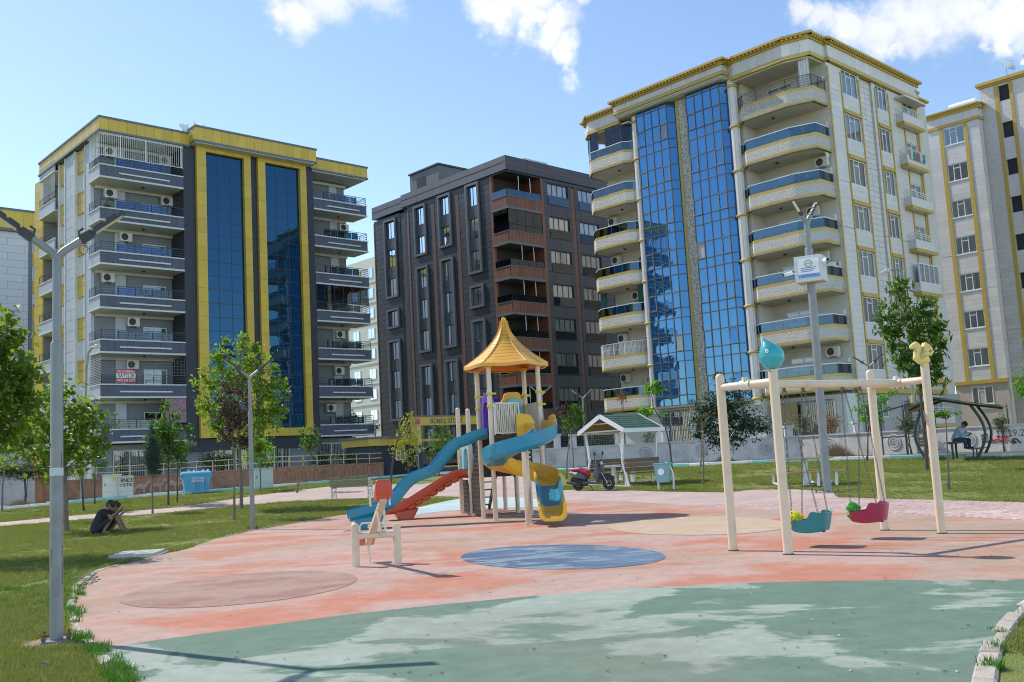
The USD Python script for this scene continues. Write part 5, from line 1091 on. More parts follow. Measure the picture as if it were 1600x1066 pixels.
# cctv box: its own thing hung on the pole
bx = thing('camera_box', 'pale grey camera box with printed notice strapped to the tallest lamp post', 'camera box', (b3[0] + .1, b3[1], at(1283, 441, b3[1])[2]), -.5)
obj('box', MB().tm(rbox(-.40, .40, -.3, .3, 0, .76, .02)), mat('box_grey', (.52, .52, .5), r=.5, n=.05), bx)
obj('notice', MB().box(-.3, .3, -.312, -.303, .12, .68), BWH, bx); obj('notice_foot', MB().box(-.3, .3, -.318, -.313, .12, .22), mat('notice_blue', (.12, .22, .45), r=.5, n=.3, ns=9), bx)
obj('emblem', MB().tube([(.1 * math.cos(t), -.318, .53 + .1 * math.sin(t)) for t in np.linspace(0, 2 * np.pi, 21)[:-1]], .014, 5, closed=True), mat('emblem_green', (.12, .38, .35), r=.5), bx); obj('emblem_crest', MB().box(-.05, .05, -.32, -.313, .5, .56), mat('emblem_gold', (.5, .42, .1), r=.5), bx)
for z in (.4, .35, .3): obj('printed_line', MB().box(-.22, .22 - (.4 - z), -.318, -.313, z - .012, z + .012), mat('print_grey', (.2, .24, .35), r=.6), bx)
for (p0, d_) in (((-.45, -.1, .35), (-.8, -.55, -.2)), ((.43, -.28, .55), (.5, -.85, -.1)), ((.45, .1, .5), (.9, -.4, -.15))):
    d = V3(d_); d /= np.linalg.norm(d); c = obj('camera', MB().tube([V3(p0) + d * .08, V3(p0) + d * .34], .06, 10), DISHM, bx); obj('lens', MB().tube([V3(p0) + d * .335, V3(p0) + d * .355], .05, 10), DFRAME, c); obj('bracket', MB().tube([V3(p0) - d * .03 + [0, 0, -.05], V3(p0) + d * .12], .022, 6), DISHM, c)
def lamp_px(label, base_px, fork_px, yaw, **k):
    b = G(*base_px); lamp(label, b, at(*fork_px, b[1])[2] - b[2], yaw, **k)
lamp_px('distant double-armed lamp post behind the white roofed shelter', (917, 731.5), (911.6, 622), yl)
lamp_px('distant double-armed lamp post showing just right of the slide tower', (853, 736), (847, 617), yl)
lamp_px('double-armed lamp post rising behind the third swing post', (1372, 718), (1362, 572), -.5)
def goose(label, base_px, pts_px, rr, tip_px):
    b = G(*base_px); t = thing('curved_street_lamp', label, 'street lamp', b); P = [np.zeros(3)] + [at(x, y, b[1]) - b for x, y in pts_px]
    obj('pole', MB().tube(P, [rr] + [rr * .75] * (len(P) - 2) + [rr * .6], 10), GALV, t, 40); e = at(*tip_px, b[1]) - b
    obj('lamp_head', MB().tm(hull([(P[-1], .06), ((P[-1] + e) / 2 + [0, 0, .02], .11), (e, .07)])), mat('lamp_head_grey', (.45, .45, .42), r=.4), t, 40); return t
goose('grey street lamp with curved neck in front of the yellow-framed block', (127, 783.5), [(133, 640), (135, 575), (138, 552), (143, 544), (148, 542.5)], .075, (155, 541.5))
gk = goose('grey street lamp with short arm behind the leafy tree at the right', (1436, 709), [(1425, 600), (1412, 450), (1409, 424), (1402, 420), (1391, 422)], .09, (1379, 426))
b = G(1436, 709); obj('yellow_band', MB().tube([at(1426, 618, b[1]) - b, at(1425.6, 630, b[1]) - b], .085, 10), YEL[0], gk)
b = G(655, 742); sp_ = thing('sign_pole', 'slim blue grey pole with a small red sign beside the yellow gate', 'sign pole', b)
obj('pole', MB().tube([(0, 0, 0), at(649.5, 655, b[1]) - b], .045, 8), GALV, sp_); q = at(652, 657, b[1]) - b; obj('sign', MB().box(q[0] - .14, q[0] + .16, q[1] - .06, q[1] - .04, q[2] - .22, q[2] + .1), mat('sign_red', (.45, .06, .08), r=.5), sp_); q = at(651, 682, b[1]) - b; obj('blue_box', MB().box(q[0] - .06, q[0] + .06, q[1] - .12, q[1] - .04, q[2] - .12, q[2] + .12), mat('box_blue', (.15, .3, .5), r=.5), sp_)
# ------------------------------------------------------------------ slide tower
CREAM = mat('cream_powder_coat', (.62, .50, .36), r=.45, n=.05, ns=2.5, rand=.03, dirt=(.36, .24, .15), dirt_s=3, dirt_a=.35)
CREAM2 = mat('pale_cream_plastic', (.63, .57, .45), r=.45, n=.06, ns=4)
PLB = mat('blue_plastic', (.012, .195, .29), r=.3, n=.1, ns=1.6, coat=.15, dirt=(.16, .30, .38), dirt_s=1.2, dirt_a=.3)
PLR = mat('orange_red_plastic', (.50, .065, .02), r=.35, n=.1, ns=2, coat=.1, dirt=(.4, .16, .1), dirt_s=2, dirt_a=.3)
PLY = mat('yellow_plastic', (.72, .40, .015), r=.35, n=.08, ns=2, coat=.15, dirt=(.5, .34, .1), dirt_s=2, dirt_a=.3)
PLRF = mat('roof_plastic', (.66, .335, .04), r=.4, n=.08, ns=3, dirt=(.62, .46, .22), dirt_s=1.6, dirt_a=.4)
PLO = mat('orange_underside', (.70, .20, .01), r=.5, n=.06)
PLP = mat('purple_plastic', (.10, .045, .33), r=.35, n=.1, ns=3, coat=.1)
PLC = mat('cyan_plastic', (.16, .50, .56), r=.35, n=.08, ns=3)
PERF = mat('brown_perforated_metal', (.035, .022, .017), r=.5, n=.15)
CLAMP = mat('yellow_clamp', (.60, .47, .05), r=.5)
tp = G(775, 815); TZ = .274
tw = thing('slide_tower', 'playground slide tower with yellow pointed roof, blue wavy, red and spiral slides', 'slide tower', tp, TZ)
def cap_post(th, x, y, h, r, m, name='post', dome=True):
    mb = MB().tube([(x, y, 0), (x, y, h)], r, 18)
    if dome: mb.lathe([(r, 0), (r * .9, r * .35), (r * .6, r * .7), (r * .2, r * .86), (.001, r * .9)], 18, (x, y, h))
    mb.lathe([(r * 1.02, 0), (r * 1.02, .012), (r, .012)], 18, (x, y, 0)); return obj(name, mb, m, th, 40)
for x, y, h in ((0, 0, 3.76), (0, 1.24, 3.76), (1.25, 0, 3.76), (1.25, 1.24, 3.76), (0, 2.48, 2.8), (0, 3.75, 2.9), (1.25, 2.48, 2.0), (1.25, 3.75, 2.0)): cap_post(tw, x, y, h, .06, CREAM)
for x, y in ((0, 0), (0, 1.24), (1.25, 0), (1.25, 1.24)):
    for z in (2.74, 3.04): obj('clamp', MB().lathe([(.061, 0), (.082, .0), (.082, .06), (.061, .06)], 14, (x, y, z)).box(x + .05, x + .16, y - .03, y + .03, z, z + .05), CLAMP, tw)
# concave six-sided roof with plank-like ribs
def roof_r(th, t):
    k = math.cos(math.pi / 6) / math.cos(((th + .3) % (math.pi / 3)) - math.pi / 6); k = 1 + (k - 1) * (.45 + .3 * t); r = .07 + .99 * (1 - t) ** 1.95; return r * (k * .55 + .45)
def roof_surf(dz, sc=1.0):
    ts = []; n = 13
    for i in range(n): ts += [i / n, (i + .86) / n]
    ts.append(1.0); A = np.linspace(0, 2 * np.pi, 73); V = []
    for i, t in enumerate(ts):
        bump = .012 if i % 2 == 0 else 0.0
        V.append([[.62 + (roof_r(a, t) + bump * (t < .95)) * sc * math.cos(a), .62 + (roof_r(a, t) + bump * (t < .95)) * sc * math.sin(a), 3.80 + dz + 1.16 * t + .018 * (1 - t) ** 6 * math.cos(6 * (a + .3))] for a in A])
    return np.array(V)
rs = roof_surf(0); mb = MB().grid(rs); rim = rs[0].copy(); rim2 = rim.copy(); rim2[:, 2] -= .075; rim3 = rim2.copy(); rim3[:, :2] = .62 + (rim3[:, :2] - .62) * .94
mb.grid(np.array([rim2, rim])); mb.grid(np.array([rim3, rim2])); mb.lathe([(.068, 0), (.06, .05), (.03, .075), (.001, .08)], 16, (.62, .62, 4.955)); obj('roof', mb, PLRF, tw, 28)
un = roof_surf(-.06, .95); obj('roof_underside', MB().grid(un[:18]).grid(np.array([rim3, un[0]])), PLO, tw, 60)
for a in np.arange(6) * math.pi / 3 - .3:
    P = [(.62 + (roof_r(a, t) + .012) * math.cos(a), .62 + (roof_r(a, t) + .012) * math.sin(a), 3.81 + 1.16 * t) for t in np.linspace(0.01, .97, 16)]; obj('roof_ridge', MB().tube(P, .022, 6), PLRF, tw, 50)
for x, y in ((0, 0), (0, 1.24), (1.25, 0), (1.25, 1.24)): obj('roof_bracket', MB().lathe([(.062, 0), (.09, .0), (.11, .07), (.062, .07)], 14, (x, y, 3.70)), PLY, tw)
DECK = mat('brown_deck', (.06, .035, .028), r=.6, n=.15)
obj('deck', MB().box(.03, 1.22, .03, 1.21, 1.98, 2.06), DECK, tw); obj('low_deck', MB().box(.03, 1.22, 2.5, 3.72, 1.0, 1.07), DECK, tw)
def perf(w, h, p=.115, r=.027, mx=.06):
    hs = [sbox(x - r, y - r, x + r, y + r) for x in np.arange(mx + .02, w - mx, p) for y in np.arange(mx + .02, h - mx, p)]
    return sbox(0, 0, w, h).difference(unary_union(hs))
def plate(name, poly, O, X, Y, m, parent=tw, th=.012, smooth=None):
    X, Y = V3(X), V3(Y); X /= np.linalg.norm(X); Y /= np.linalg.norm(Y); Z = np.cross(X, Y); T = np.eye(4); T[:3, 0], T[:3, 1], T[:3, 2], T[:3, 3] = X, Y, Z, O
    return obj(name, MB().tm(trimesh.creation.extrude_polygon(poly, th, engine='earcut'), T), m, parent, smooth)
plate('perforated_panel', perf(1.13, .92), (.06, 1.2, 1.05), (1, 0, 0), (0, 0, 1), PERF)
plate('perforated_panel', perf(.95, .9), (.06, .06, 1.06), (1, 0, 0), (0, 0, 1), PERF).SetCustomDataByKey('label', 'perforated panel behind the spiral slide')
rv = V3((0, 1.22, -.98)); plate('ramp', perf(1.1, float(np.linalg.norm(rv))), (.08, 1.25, 2.02), (1, 0, 0), rv, PERF)
plate('perforated_panel', perf(1.5, 1.86).intersection(Polygon([(0, 0), (1.5, 0), (1.5, .62), (1.0, .95), (.35, 1.86), (0, 1.86)])), (-.01, 1.32, .1), (0, 1, 0), (0, 0, 1), PERF)
plate('perforated_panel', perf(.62, .9), (.02, 2.95, .05), (0, 1, 0), (0, 0, 1), PERF)
for x in (.05, 1.2): obj('ramp_rail', MB().beam((x, 1.2, 2.05), (x, 2.5, 1.0), .05, .09), DECK, tw)
obj('stair_stringer', MB().beam((.3, 3.7, 1.05), (.3, 4.7, .05), .05, .14).beam((1.0, 3.7, 1.05), (1.0, 4.7, .05), .05, .14), DECK, tw)
for k in range(4): obj('stair_tread', MB().box(.33, .97, 3.85 + k * .22, 4.05 + k * .22, .82 - k * .22, .85 - k * .22), DECK, tw)
# slatted balustrades
def balustrade(O, D, L_, z0, h, seed):
    r = np.random.default_rng(seed); D = V3(D); O = V3(O); fr = MB()
    fr.beam(O + [0, 0, z0], O + D * L_ + [0, 0, z0], .035); fr.beam(O + [0, 0, z0 + h], O + D * L_ + [0, 0, z0 + h], .035); fr.beam(O + [0, 0, z0], O + [0, 0, z0 + h], .035); fr.beam(O + D * L_ + [0, 0, z0], O + D * L_ + [0, 0, z0 + h], .035)
    B = obj('balustrade', fr, CREAM2, tw)
    for s in np.arange(.05, L_ - .02, .047):
        ph = r.uniform(0, 6); P = [O + D * (s + .006 * math.sin(ph + 9 * t)) + [0, 0, z0 + t * h] for t in np.linspace(-.02, 1.0, 9)]; obj('slat', MB().tube(P, .021, 6), CREAM2, B, 60)
balustrade((.12, -.02, 0), (1, 0, 0), .58, 2.1, .72, 1); balustrade((1.27, .12, 0), (0, 1, 0), 1.0, 2.1, .72, 2)
obj('balustrade_post', MB().tube([(.08, -.03, 2.06), (.08, -.03, 2.84), (.3, -.03, 2.84)], .018, 8), WFRAME, tw)
# arch panels
def arch(w, h, hw, hh, lobes=5):
    t = np.linspace(0, math.pi, 40); out = [(0, 0), (w, 0)] + [(w / 2 + (w / 2 + .03 * math.cos(lobes * 2 * a)) * math.cos(a), h - w / 2 + (w / 2 + .03 * abs(math.cos(lobes * a))) * math.sin(a)) for a in t]
    hole = [(w / 2 - hw / 2, -.01), (w / 2 + hw / 2, -.01)] + [(w / 2 + hw / 2 * math.cos(a), hh - hw / 2 + hw / 2 * math.sin(a)) for a in t]
    return Polygon(out).buffer(0).difference(Polygon(hole))
plate('purple_arch', arch(1.0, 1.12, .6, .88), (.04, .12, 2.02), (0, 1, 0), (0, 0, 1), PLP, th=.11, smooth=30)
plate('purple_arch_rim', arch(.8, .98, .66, .9, 1), (.16, .22, 2.04), (0, 1, 0), (0, 0, 1), PLP, th=.16, smooth=30)
plate('yellow_arch', arch(.62, 1.1, .3, .82, 3), (.6, 1.30, 2.06), (1, 0, 0), (0, 0, 1), PLY, th=.09, smooth=30); plate('cyan_arch_lining', arch(.4, .95, .28, .85, 1), (.72, 1.22, 2.06), (1, 0, 0), (0, 0, 1), PLC, th=.08, smooth=30)
plate('cyan_arch', arch(1.05, .95, .62, .75), (.03, 2.58, 1.05), (0, 1, 0), (0, 0, 1), PLC, th=.1, smooth=30)
obj('play_wheel', MB().tube([(.04 + .0, 3.75 + .17 * math.cos(t), 1.75 + .17 * math.sin(t)) for t in np.linspace(0, 2 * np.pi, 25)[:-1]], .03, 8, closed=True).beam((.04, 3.58, 1.75), (.04, 3.92, 1.75), .03).beam((.04, 3.75, 1.58), (.04, 3.75, 1.92), .03), CREAM2, tw, 50)
# chutes: a closed U section swept along a path
def chute(P, wd, wall, th=.028, flare=.05, n0=0):
    P = np.asarray(P, float); T = np.gradient(P, axis=0); H = T.copy(); H[:, 2] = 0; H /= np.linalg.norm(H, axis=1, keepdims=True); Ln = np.stack([-H[:, 1], H[:, 0], np.zeros(len(P))], 1)
    sl = T[:, 2] / np.maximum(np.linalg.norm(T[:, :2], axis=1), 1e-6); N = np.stack([-H[:, 0] * sl, -H[:, 1] * sl, np.ones(len(P))], 1); N /= np.linalg.norm(N, axis=1, keepdims=True)
    w = wd / 2; wl, wr = (wall if hasattr(wall, '__len__') else (wall, wall))
    sec = [(-w - flare, wl - .02), (-w - flare * .7, wl + .012), (-w - flare * .2, wl + .012), (-w, wl - .02), (-w + .03, .08), (-w + .09, .015), (0, 0), (w - .09, .015), (w - .03, .08), (w, wr - .02), (w + flare * .2, wr + .012), (w + flare * .7, wr + .012), (w + flare, wr - .02), (w + .035, .03), (w - .05, -.05), (0, -.06), (-w + .05, -.05), (-w - .035, .03)]
    V = np.array([[P[i] + Ln[i] * a + N[i] * b for a, b in sec + sec[:1]] for i in range(len(P))]); mb = MB().grid(V)
    for i in (0, -1):
        c = V[i][:-1]; mb.add(c, [[3, 4, 16], [3, 16, 17], [2, 3, 17], [1, 2, 17], [0, 1, 17], [4, 5, 16], [5, 6, 15], [5, 15, 16], [6, 7, 15], [7, 8, 14], [7, 14, 15], [8, 9, 14], [9, 13, 14], [9, 10, 13], [10, 11, 13], [11, 12, 13]])
    return mb
s = np.linspace(0, 3.42, 60); zb = np.where(s < .28, 2.06, np.where(s < 2.75, 2.06 - (s - .28) * (1.72 / 2.47), .34)) ; zb = np.convolve(np.pad(zb, 6, mode='edge'), np.ones(13) / 13, 'valid'); zb += np.where((s > .4) & (s < 2.75), .085 * np.sin(2 * np.pi * (s - .45) / 1.15), 0) * np.clip((s - .4) / .3, 0, 1) * np.clip((2.75 - s) / .4, 0, 1)
zb[-8:] -= np.linspace(0, .08, 8)
obj('wavy_slide', chute(np.stack([-s, np.full_like(s, .62), zb], 1), .46, .19), PLB, tw, 35)
obj('slide_foot', MB().tm(hull([((-3.2, .45, .04), .04), ((-3.2, .79, .04), .04), ((-2.75, .45, .04), .04), ((-2.75, .79, .04), .04), ((-3.28, .43, .24), .03), ((-3.28, .81, .24), .03), ((-2.65, .45, .3), .03), ((-2.65, .79, .3), .03)])), PLB, tw, 40)
s = np.linspace(0, 2.25, 40); zr_ = np.where(s < .2, 1.08, np.where(s < 1.8, 1.08 - (s - .2) * (.86 / 1.6), .22)); zr_ = np.convolve(np.pad(zr_, 4, mode='edge'), np.ones(9) / 9, 'valid')
ch = chute(np.stack([-s, np.full_like(s, 3.1), zr_], 1), .46, .17); obj('red_slide', ch, PLR, tw, 35)
for q in np.arange(.35, 1.7, .2): z = float(np.interp(q, s, zr_)); obj('scallop', MB().tm(hull([((-q - .03, 2.86, z - .03), .075), ((-q - .03, 3.34, z - .03), .075), ((-q + .05, 2.86, z + .0), .07), ((-q + .05, 3.34, z), .07)])), PLR, tw, 40)
obj('red_slide_foot', MB().tm(hull([((-1.85, 2.9, .04), .04), ((-1.85, 3.3, .04), .04), ((-1.55, 2.9, .04), .04), ((-1.55, 3.3, .04), .04), ((-1.95, 2.9, .2), .03), ((-1.95, 3.3, .2), .03), ((-1.4, 2.9, .27), .03), ((-1.4, 3.3, .27), .03)])), PLR, tw, 40)
# spiral slide: clockwise one and a quarter turns in front of the deck, then a straight run out
C0 = np.array([.42, -.98]); Rr = .60; path_ = [(C0[0] + Rr, y, 2.05) for y in np.linspace(.0, C0[1] * .55, 5)]
ths = np.linspace(math.radians(14), -2 * math.pi - math.radians(15), 84)
for i, t in enumerate(ths): path_.append((C0[0] + Rr * math.cos(t), C0[1] + Rr * math.sin(t), 2.04 - 1.22 * i / (len(ths) - 1)))
ex = np.linspace(.05, 1.98, 26); pe = path_[-1]; path_ += [(pe[0] - .26 * e, pe[1] - .966 * e, max(.80 - .42 * e, .19)) for e in ex]
path_ = np.array(path_); k_ = np.ones(5) / 5
for c in range(3): path_[2:-2, c] = np.convolve(path_[:, c], k_, 'valid')
iN = 5; segs = (('spiral_entry', 0, 13, PLY), ('spiral_upper', 12, 5 + 46, PLB), ('spiral_lower', 50, 5 + 84, PLY), ('straight_run', 88, 102, PLB), ('run_out', 101, len(path_), PLY))
for nm, a, b, m_ in segs: obj(nm, chute(path_[a:b], .50, (.24, .30) if nm != 'straight_run' else (.22, .22)), m_, tw, 35)
for xa, xb in ((.62, .92), ): plate('entry_hood', Polygon([(0, 0), (.36, 0), (.4, .3), (.3, .46), (.1, .5), (0, .48)]).buffer(.02), (.56, -.32, 2.02), (1, -.1, 0), (0, 0, 1), PLY, th=.1, smooth=30)
plate('entry_hood', Polygon([(0, 0), (.42, 0), (.46, .3), (.3, .45), (.05, .4)]).buffer(.02), (1.46, -.1, 2.02), (0, -1, 0), (.1, 0, 1), PLY, th=.08, smooth=30)
q = G(824.4, 823) - tp; c, s_ = math.cos(-TZ), math.sin(-TZ)
for px, py, h in ((824.4, 823, 1.62), (828.8, 818, 1.9)):
    q = G(px, py) - tp; x, y = q[0] * c - q[1] * s_, q[0] * s_ + q[1] * c; cap_post(tw, x, y, h, .045, CREAM, 'slide_support', dome=False)

# ------------------------------------------------------------------ swing set
sw = [G(1146, 862), G(1232, 868), G(1383, 830), G(1472, 835)]
sz = [at(1125, 590, sw[0][1])[2], at(1211, 577, sw[1][1])[2], at(1357, 583, sw[2][1])[2], at(1438.5, 571, sw[3][1])[2]]
bz = np.mean([at(1127, 604, sw[0][1])[2], at(1211, 599, sw[1][1])[2], at(1360, 601, sw[2][1])[2], at(1440, 596, sw[3][1])[2]])
swt = thing('swing_set', 'cream tube swing frame of two double posts joined by one beam', 'swing', (0, 0, 0))
for i, (p, z) in enumerate(zip(sw, sz)): cap_post(swt, p[0], p[1], z, .066, CREAM, dome=i in (0, 2)); obj('foot_ring', MB().lathe([(.068, 0), (.078, 0), (.078, .014), (.068, .018)], 18, (p[0], p[1], .012)), mat('rusty_bolt'), swt)
for i, j in ((0, 1), (2, 3)):
    a, b = V3([*sw[i][:2], bz]), V3([*sw[j][:2], bz]); d = (b - a) / np.linalg.norm(b - a)
    obj('cross_tube', MB().tube([a - d * .0, b], .058, 16), CREAM, swt, 40); m_ = (a + b) / 2
    obj('beam_clamp', MB().tube([m_ - d * .09, m_ + d * .09], .075, 16).box(m_[0] - .05, m_[0] + .05, m_[1] - .05, m_[1] + .05, bz + .05, bz + .11), CREAM2, swt, 40)
    for k in (-1, 1): obj('clamp_bolt', MB().tube([m_ + d * .06 * k - [0, 0, .1], m_ + d * .06 * k + [0, 0, .13]], .012, 6), GALV, swt)
M1, M2 = (sw[0] + sw[1]) / 2, (sw[2] + sw[3]) / 2; M1[2] = M2[2] = bz; bd = (M2 - M1) / np.linalg.norm(M2 - M1); bn = np.array([bd[1], -bd[0], 0])
obj('beam', MB().tube([M1 + bd * .05, M2 - bd * .05], .058, 16), CREAM, swt, 40)
CHN = mat('chain_steel', (.11, .11, .11), r=.4, metal=.5)
def chain(parent, a, b, name='chain', link=.052):
    a, b = V3(a), V3(b); L_ = np.linalg.norm(b - a); n = int(L_ / link); d = (b - a) / L_; x = np.cross(d, [.3, .9, .1]); x /= np.linalg.norm(x); y = np.cross(d, x); mb = MB()
    for k in range(n):
        c = a + d * (k + .5) * L_ / n; s_ = x if k % 2 else y; T = np.linspace(0, 2 * np.pi, 9)[:-1]
        mb.tube([c + d * .62 * link * math.sin(t) + s_ * .011 * math.cos(t) for t in T], .0042, 4, closed=True)
    return obj(name, mb, CHN, parent)
SWT = {'teal': mat('teal_plastic', (.018, .18, .185), r=.35, n=.08, ns=4, coat=.1), 'maroon': mat('maroon_plastic', (.27, .022, .055), r=.35, n=.08, ns=4, coat=.1), 'yellow': mat('bright_yellow_plastic', (.72, .56, .01), r=.35, n=.05), 'green': mat('bright_green_plastic', (.04, .28, .02), r=.35, n=.05)}
def swing_seat(label, c, m1, m2, yaw, tz):
    """Toddler tub seat: scooped shell, higher at the back, lobed front guard, four chains."""
    t = thing('tub_swing', label, 'swing', c, yaw)
    # shell: side profile in (x: front-back, z), swept round as a tub
    A = np.linspace(0, 2 * np.pi, 49); rows = []
    def ringp(k, inner):   # k 0 bottom .. 1 rim
        out = []
        for a in A:
            ca, sa = math.cos(a), math.sin(a); n_ = 3.2; rr = (abs(ca / .30) ** n_ + abs(sa / .235) ** n_) ** (-1 / n_); rr *= (.80 + .2 * k ** .6) * (1 - (.09 if inner else 0)); back = np.clip((ca * rr - .02) / .10, 0, 1); rim = .17 + .13 * (back * back * (3 - 2 * back)) - .02 * math.cos(a * 2)
            out.append((rr * ca, rr * sa, (rim * k if not inner else .05 + (rim - .05) * k) + .03 * (ca * ca) * (1 - k)))
        return out
    ks = [0, .04, .15, .35, .6, .85, .97, 1.0]
    V = np.array([ringp(k, False) for k in ks] + [ringp(k, True) for k in ks[::-1]]); mb = MB().grid(V)
    for rw in (V[0][:-1], V[-1][:-1]): mb.add(np.vstack([rw, rw.mean(0)[None]]), [[i, (i + 1) % 48, 48] for i in range(48)])
    obj('shell', mb, m1, t, 50)
    for sx, sy_ in ((.02, -.163), (.215, -.07)): obj('drain_hole', MB().tm(trimesh.creation.icosphere(2, .024), np.array([[1.3, 0, 0, sx], [0, .6, 0, sy_], [0, 0, .6, .022], [0, 0, 0, 1.0]])), DFRAME, t)
    hs = [hull([((-.25, y, z), r), ((-.20, y, z - .02), r)]) for y, z, r in ((-.14, .23, .042), (0, .27, .05), (.14, .23, .042), (-.08, .19, .045), (.08, .19, .045))] + [hull([((-.23, -.15, .12), .05), ((-.23, .15, .12), .05), ((-.23, 0, .22), .06)])]
    M_ = manifold3d.Manifold.batch_boolean(hs, manifold3d.OpType.Add).refine_to_length(.02); q = M_.to_mesh(); tm_ = trimesh.Trimesh(np.array(q.vert_properties[:, :3]), np.array(q.tri_verts)); trimesh.smoothing.filter_taubin(tm_, iterations=12); obj('front_guard', MB().tm(tm_), m2, t, True)
    ci = np.array([c[0], c[1], c[2]]); cy, sy = math.cos(yaw), math.sin(yaw)
    for ex_, top in ((-1, tz[0]), (1, tz[1])):
        k = np.array([*top]) - ci; kl = np.array([k[0] * cy + k[1] * sy, -k[0] * sy + k[1] * cy, k[2]]); kn = kl + (np.array([ex_ * .17, 0, .3]) - kl) * .72
        for x in (-.2, .2): chain(t, (x, ex_ * .18, .19 + (.10 if x > 0 else 0)), (kl[0] + x * .1, kl[1], kl[2]))
        obj('hanger', MB().tube([kl + [0, 0, .02], kl - [0, 0, .06]], .02, 8), CHN, t)
def seat_at(label, t, offn, z, m1, m2, yawd):
    c = M1 + (M2 - M1) * t; tops = [c - bd * .2 + [0, 0, -.06], c + bd * .2 + [0, 0, -.06]]; swing_seat(label, (c[0] + bn[0] * offn, c[1] + bn[1] * offn, z), m1, m2, math.atan2(bd[1], bd[0]) + yawd, tops)
seat_at('teal tub swing seat with yellow guard, left of the two swings', .285, .10, .22, SWT['teal'], SWT['yellow'], -1.22)
seat_at('maroon tub swing seat with green guard, right of the two swings', .665, .10, .26, SWT['maroon'], SWT['green'], -1.22)
# turquoise drop-shaped bird on the second post, yellow squirrel on the fourth
bp = V3([*sw[1][:2], sz[1]]); bird = thing('bird_ornament', 'turquoise egg-shaped bird head ornament topping the second swing post', 'ornament', bp, 0)
prof = [(.001, 0), (.07, .005), (.13, .05), (.168, .12), (.178, .19), (.165, .26), (.13, .325), (.085, .375), (.05, .41), (.03, .435), (.012, .455), (.001, .462)]
mb = MB().lathe(prof, 36); v, f = mb.arr(); v = v.copy(); h = np.clip((v[:, 2] - .26) / .2, 0, 1); v[:, 0] -= .10 * h ** 1.6; v[:, 2] -= .012 * h; mb = MB().add(v, f)
obj('body', mb, mat('turquoise_plastic', (.035, .33, .37), r=.28, n=.07, ns=3, coat=.3), bird, 60)
for a in (math.radians(235), math.radians(125)):
    n = np.array([math.cos(a), math.sin(a), .25]); n /= np.linalg.norm(n); c0 = np.array([math.cos(a) * .157, math.sin(a) * .157, .245]); obj('eye', MB().tm(trimesh.creation.icosphere(2, .026), np.block([[np.diag([1, 1, 1.3]), c0[:, None]], [np.zeros((1, 3)), np.ones((1, 1))]])), DISHM, bird, 60); obj('pupil', MB().tm(trimesh.creation.icosphere(2, .013), np.block([[np.eye(3), (c0 + n * .018)[:, None]], [np.zeros((1, 3)), np.ones((1, 1))]])), mat('brown_pupil', (.12, .05, .03), r=.3), bird, 60)
qp = V3([*sw[3][:2], sz[3]]); sq = thing('squirrel_ornament', 'yellow moulded squirrel ornament topping the right-hand swing post', 'ornament', qp, 0)
YSQ = mat('squirrel_yellow', (.68, .53, .17), r=.45, n=.06, ns=6, coat=.05)
Hh = [[((0, 0, .0), .062), ((0, 0, .05), .062)], [((-.01, 0, .10), .085), ((.015, 0, .19), .065)], [((.0, -.06, .10), .055), ((.02, -.07, .07), .045)], [((.0, .06, .10), .055), ((.02, .07, .07), .045)], [((.015, 0, .19), .06), ((.05, 0, .27), .06)], [((.05, 0, .28), .068), ((.10, 0, .265), .045)], [((.10, 0, .262), .04), ((.13, 0, .25), .026)], [((.03, -.045, .34), .022), ((.03, -.04, .31), .03)], [((.03, .045, .34), .022), ((.03, .04, .31), .03)],
      [((.02, -.055, .19), .03), ((.09, -.055, .165), .028)], [((.09, -.055, .165), .028), ((.125, -.02, .20), .026)], [((.02, .055, .19), .03), ((.09, .055, .165), .028)], [((.09, .055, .165), .028), ((.125, .02, .20), .026)],
      [((-.07, 0, .06), .045), ((-.115, 0, .12), .055)], [((-.115, 0, .12), .055), ((-.10, 0, .20), .055)], [((-.10, 0, .20), .055), ((-.075, 0, .28), .06)], [((-.075, 0, .28), .06), ((-.11, 0, .325), .055)], [((-.11, 0, .325), .055), ((-.17, 0, .30), .04)]]
M_ = manifold3d.Manifold.batch_boolean([hull(h) for h in Hh], manifold3d.OpType.Add).refine_to_length(.02); q = M_.to_mesh(); tmesh = trimesh.Trimesh(np.array(q.vert_properties[:, :3]), np.array(q.tri_verts)); trimesh.smoothing.filter_taubin(tmesh, iterations=8); obj('body', MB().tm(tmesh), YSQ, sq, True)
for y in (-.05, .05): obj('eye', MB().tm(trimesh.creation.icosphere(2, .011), np.block([[np.eye(3), np.array([[.085], [y], [.285]])], [np.zeros((1, 3)), np.ones((1, 1))]])), DFRAME, sq, 60)
obj('nut', MB().tm(trimesh.creation.icosphere(2, .026), np.block([[np.eye(3), np.array([[.145], [0], [.21]])], [np.zeros((1, 3)), np.ones((1, 1))]])), YSQ, sq, 60)

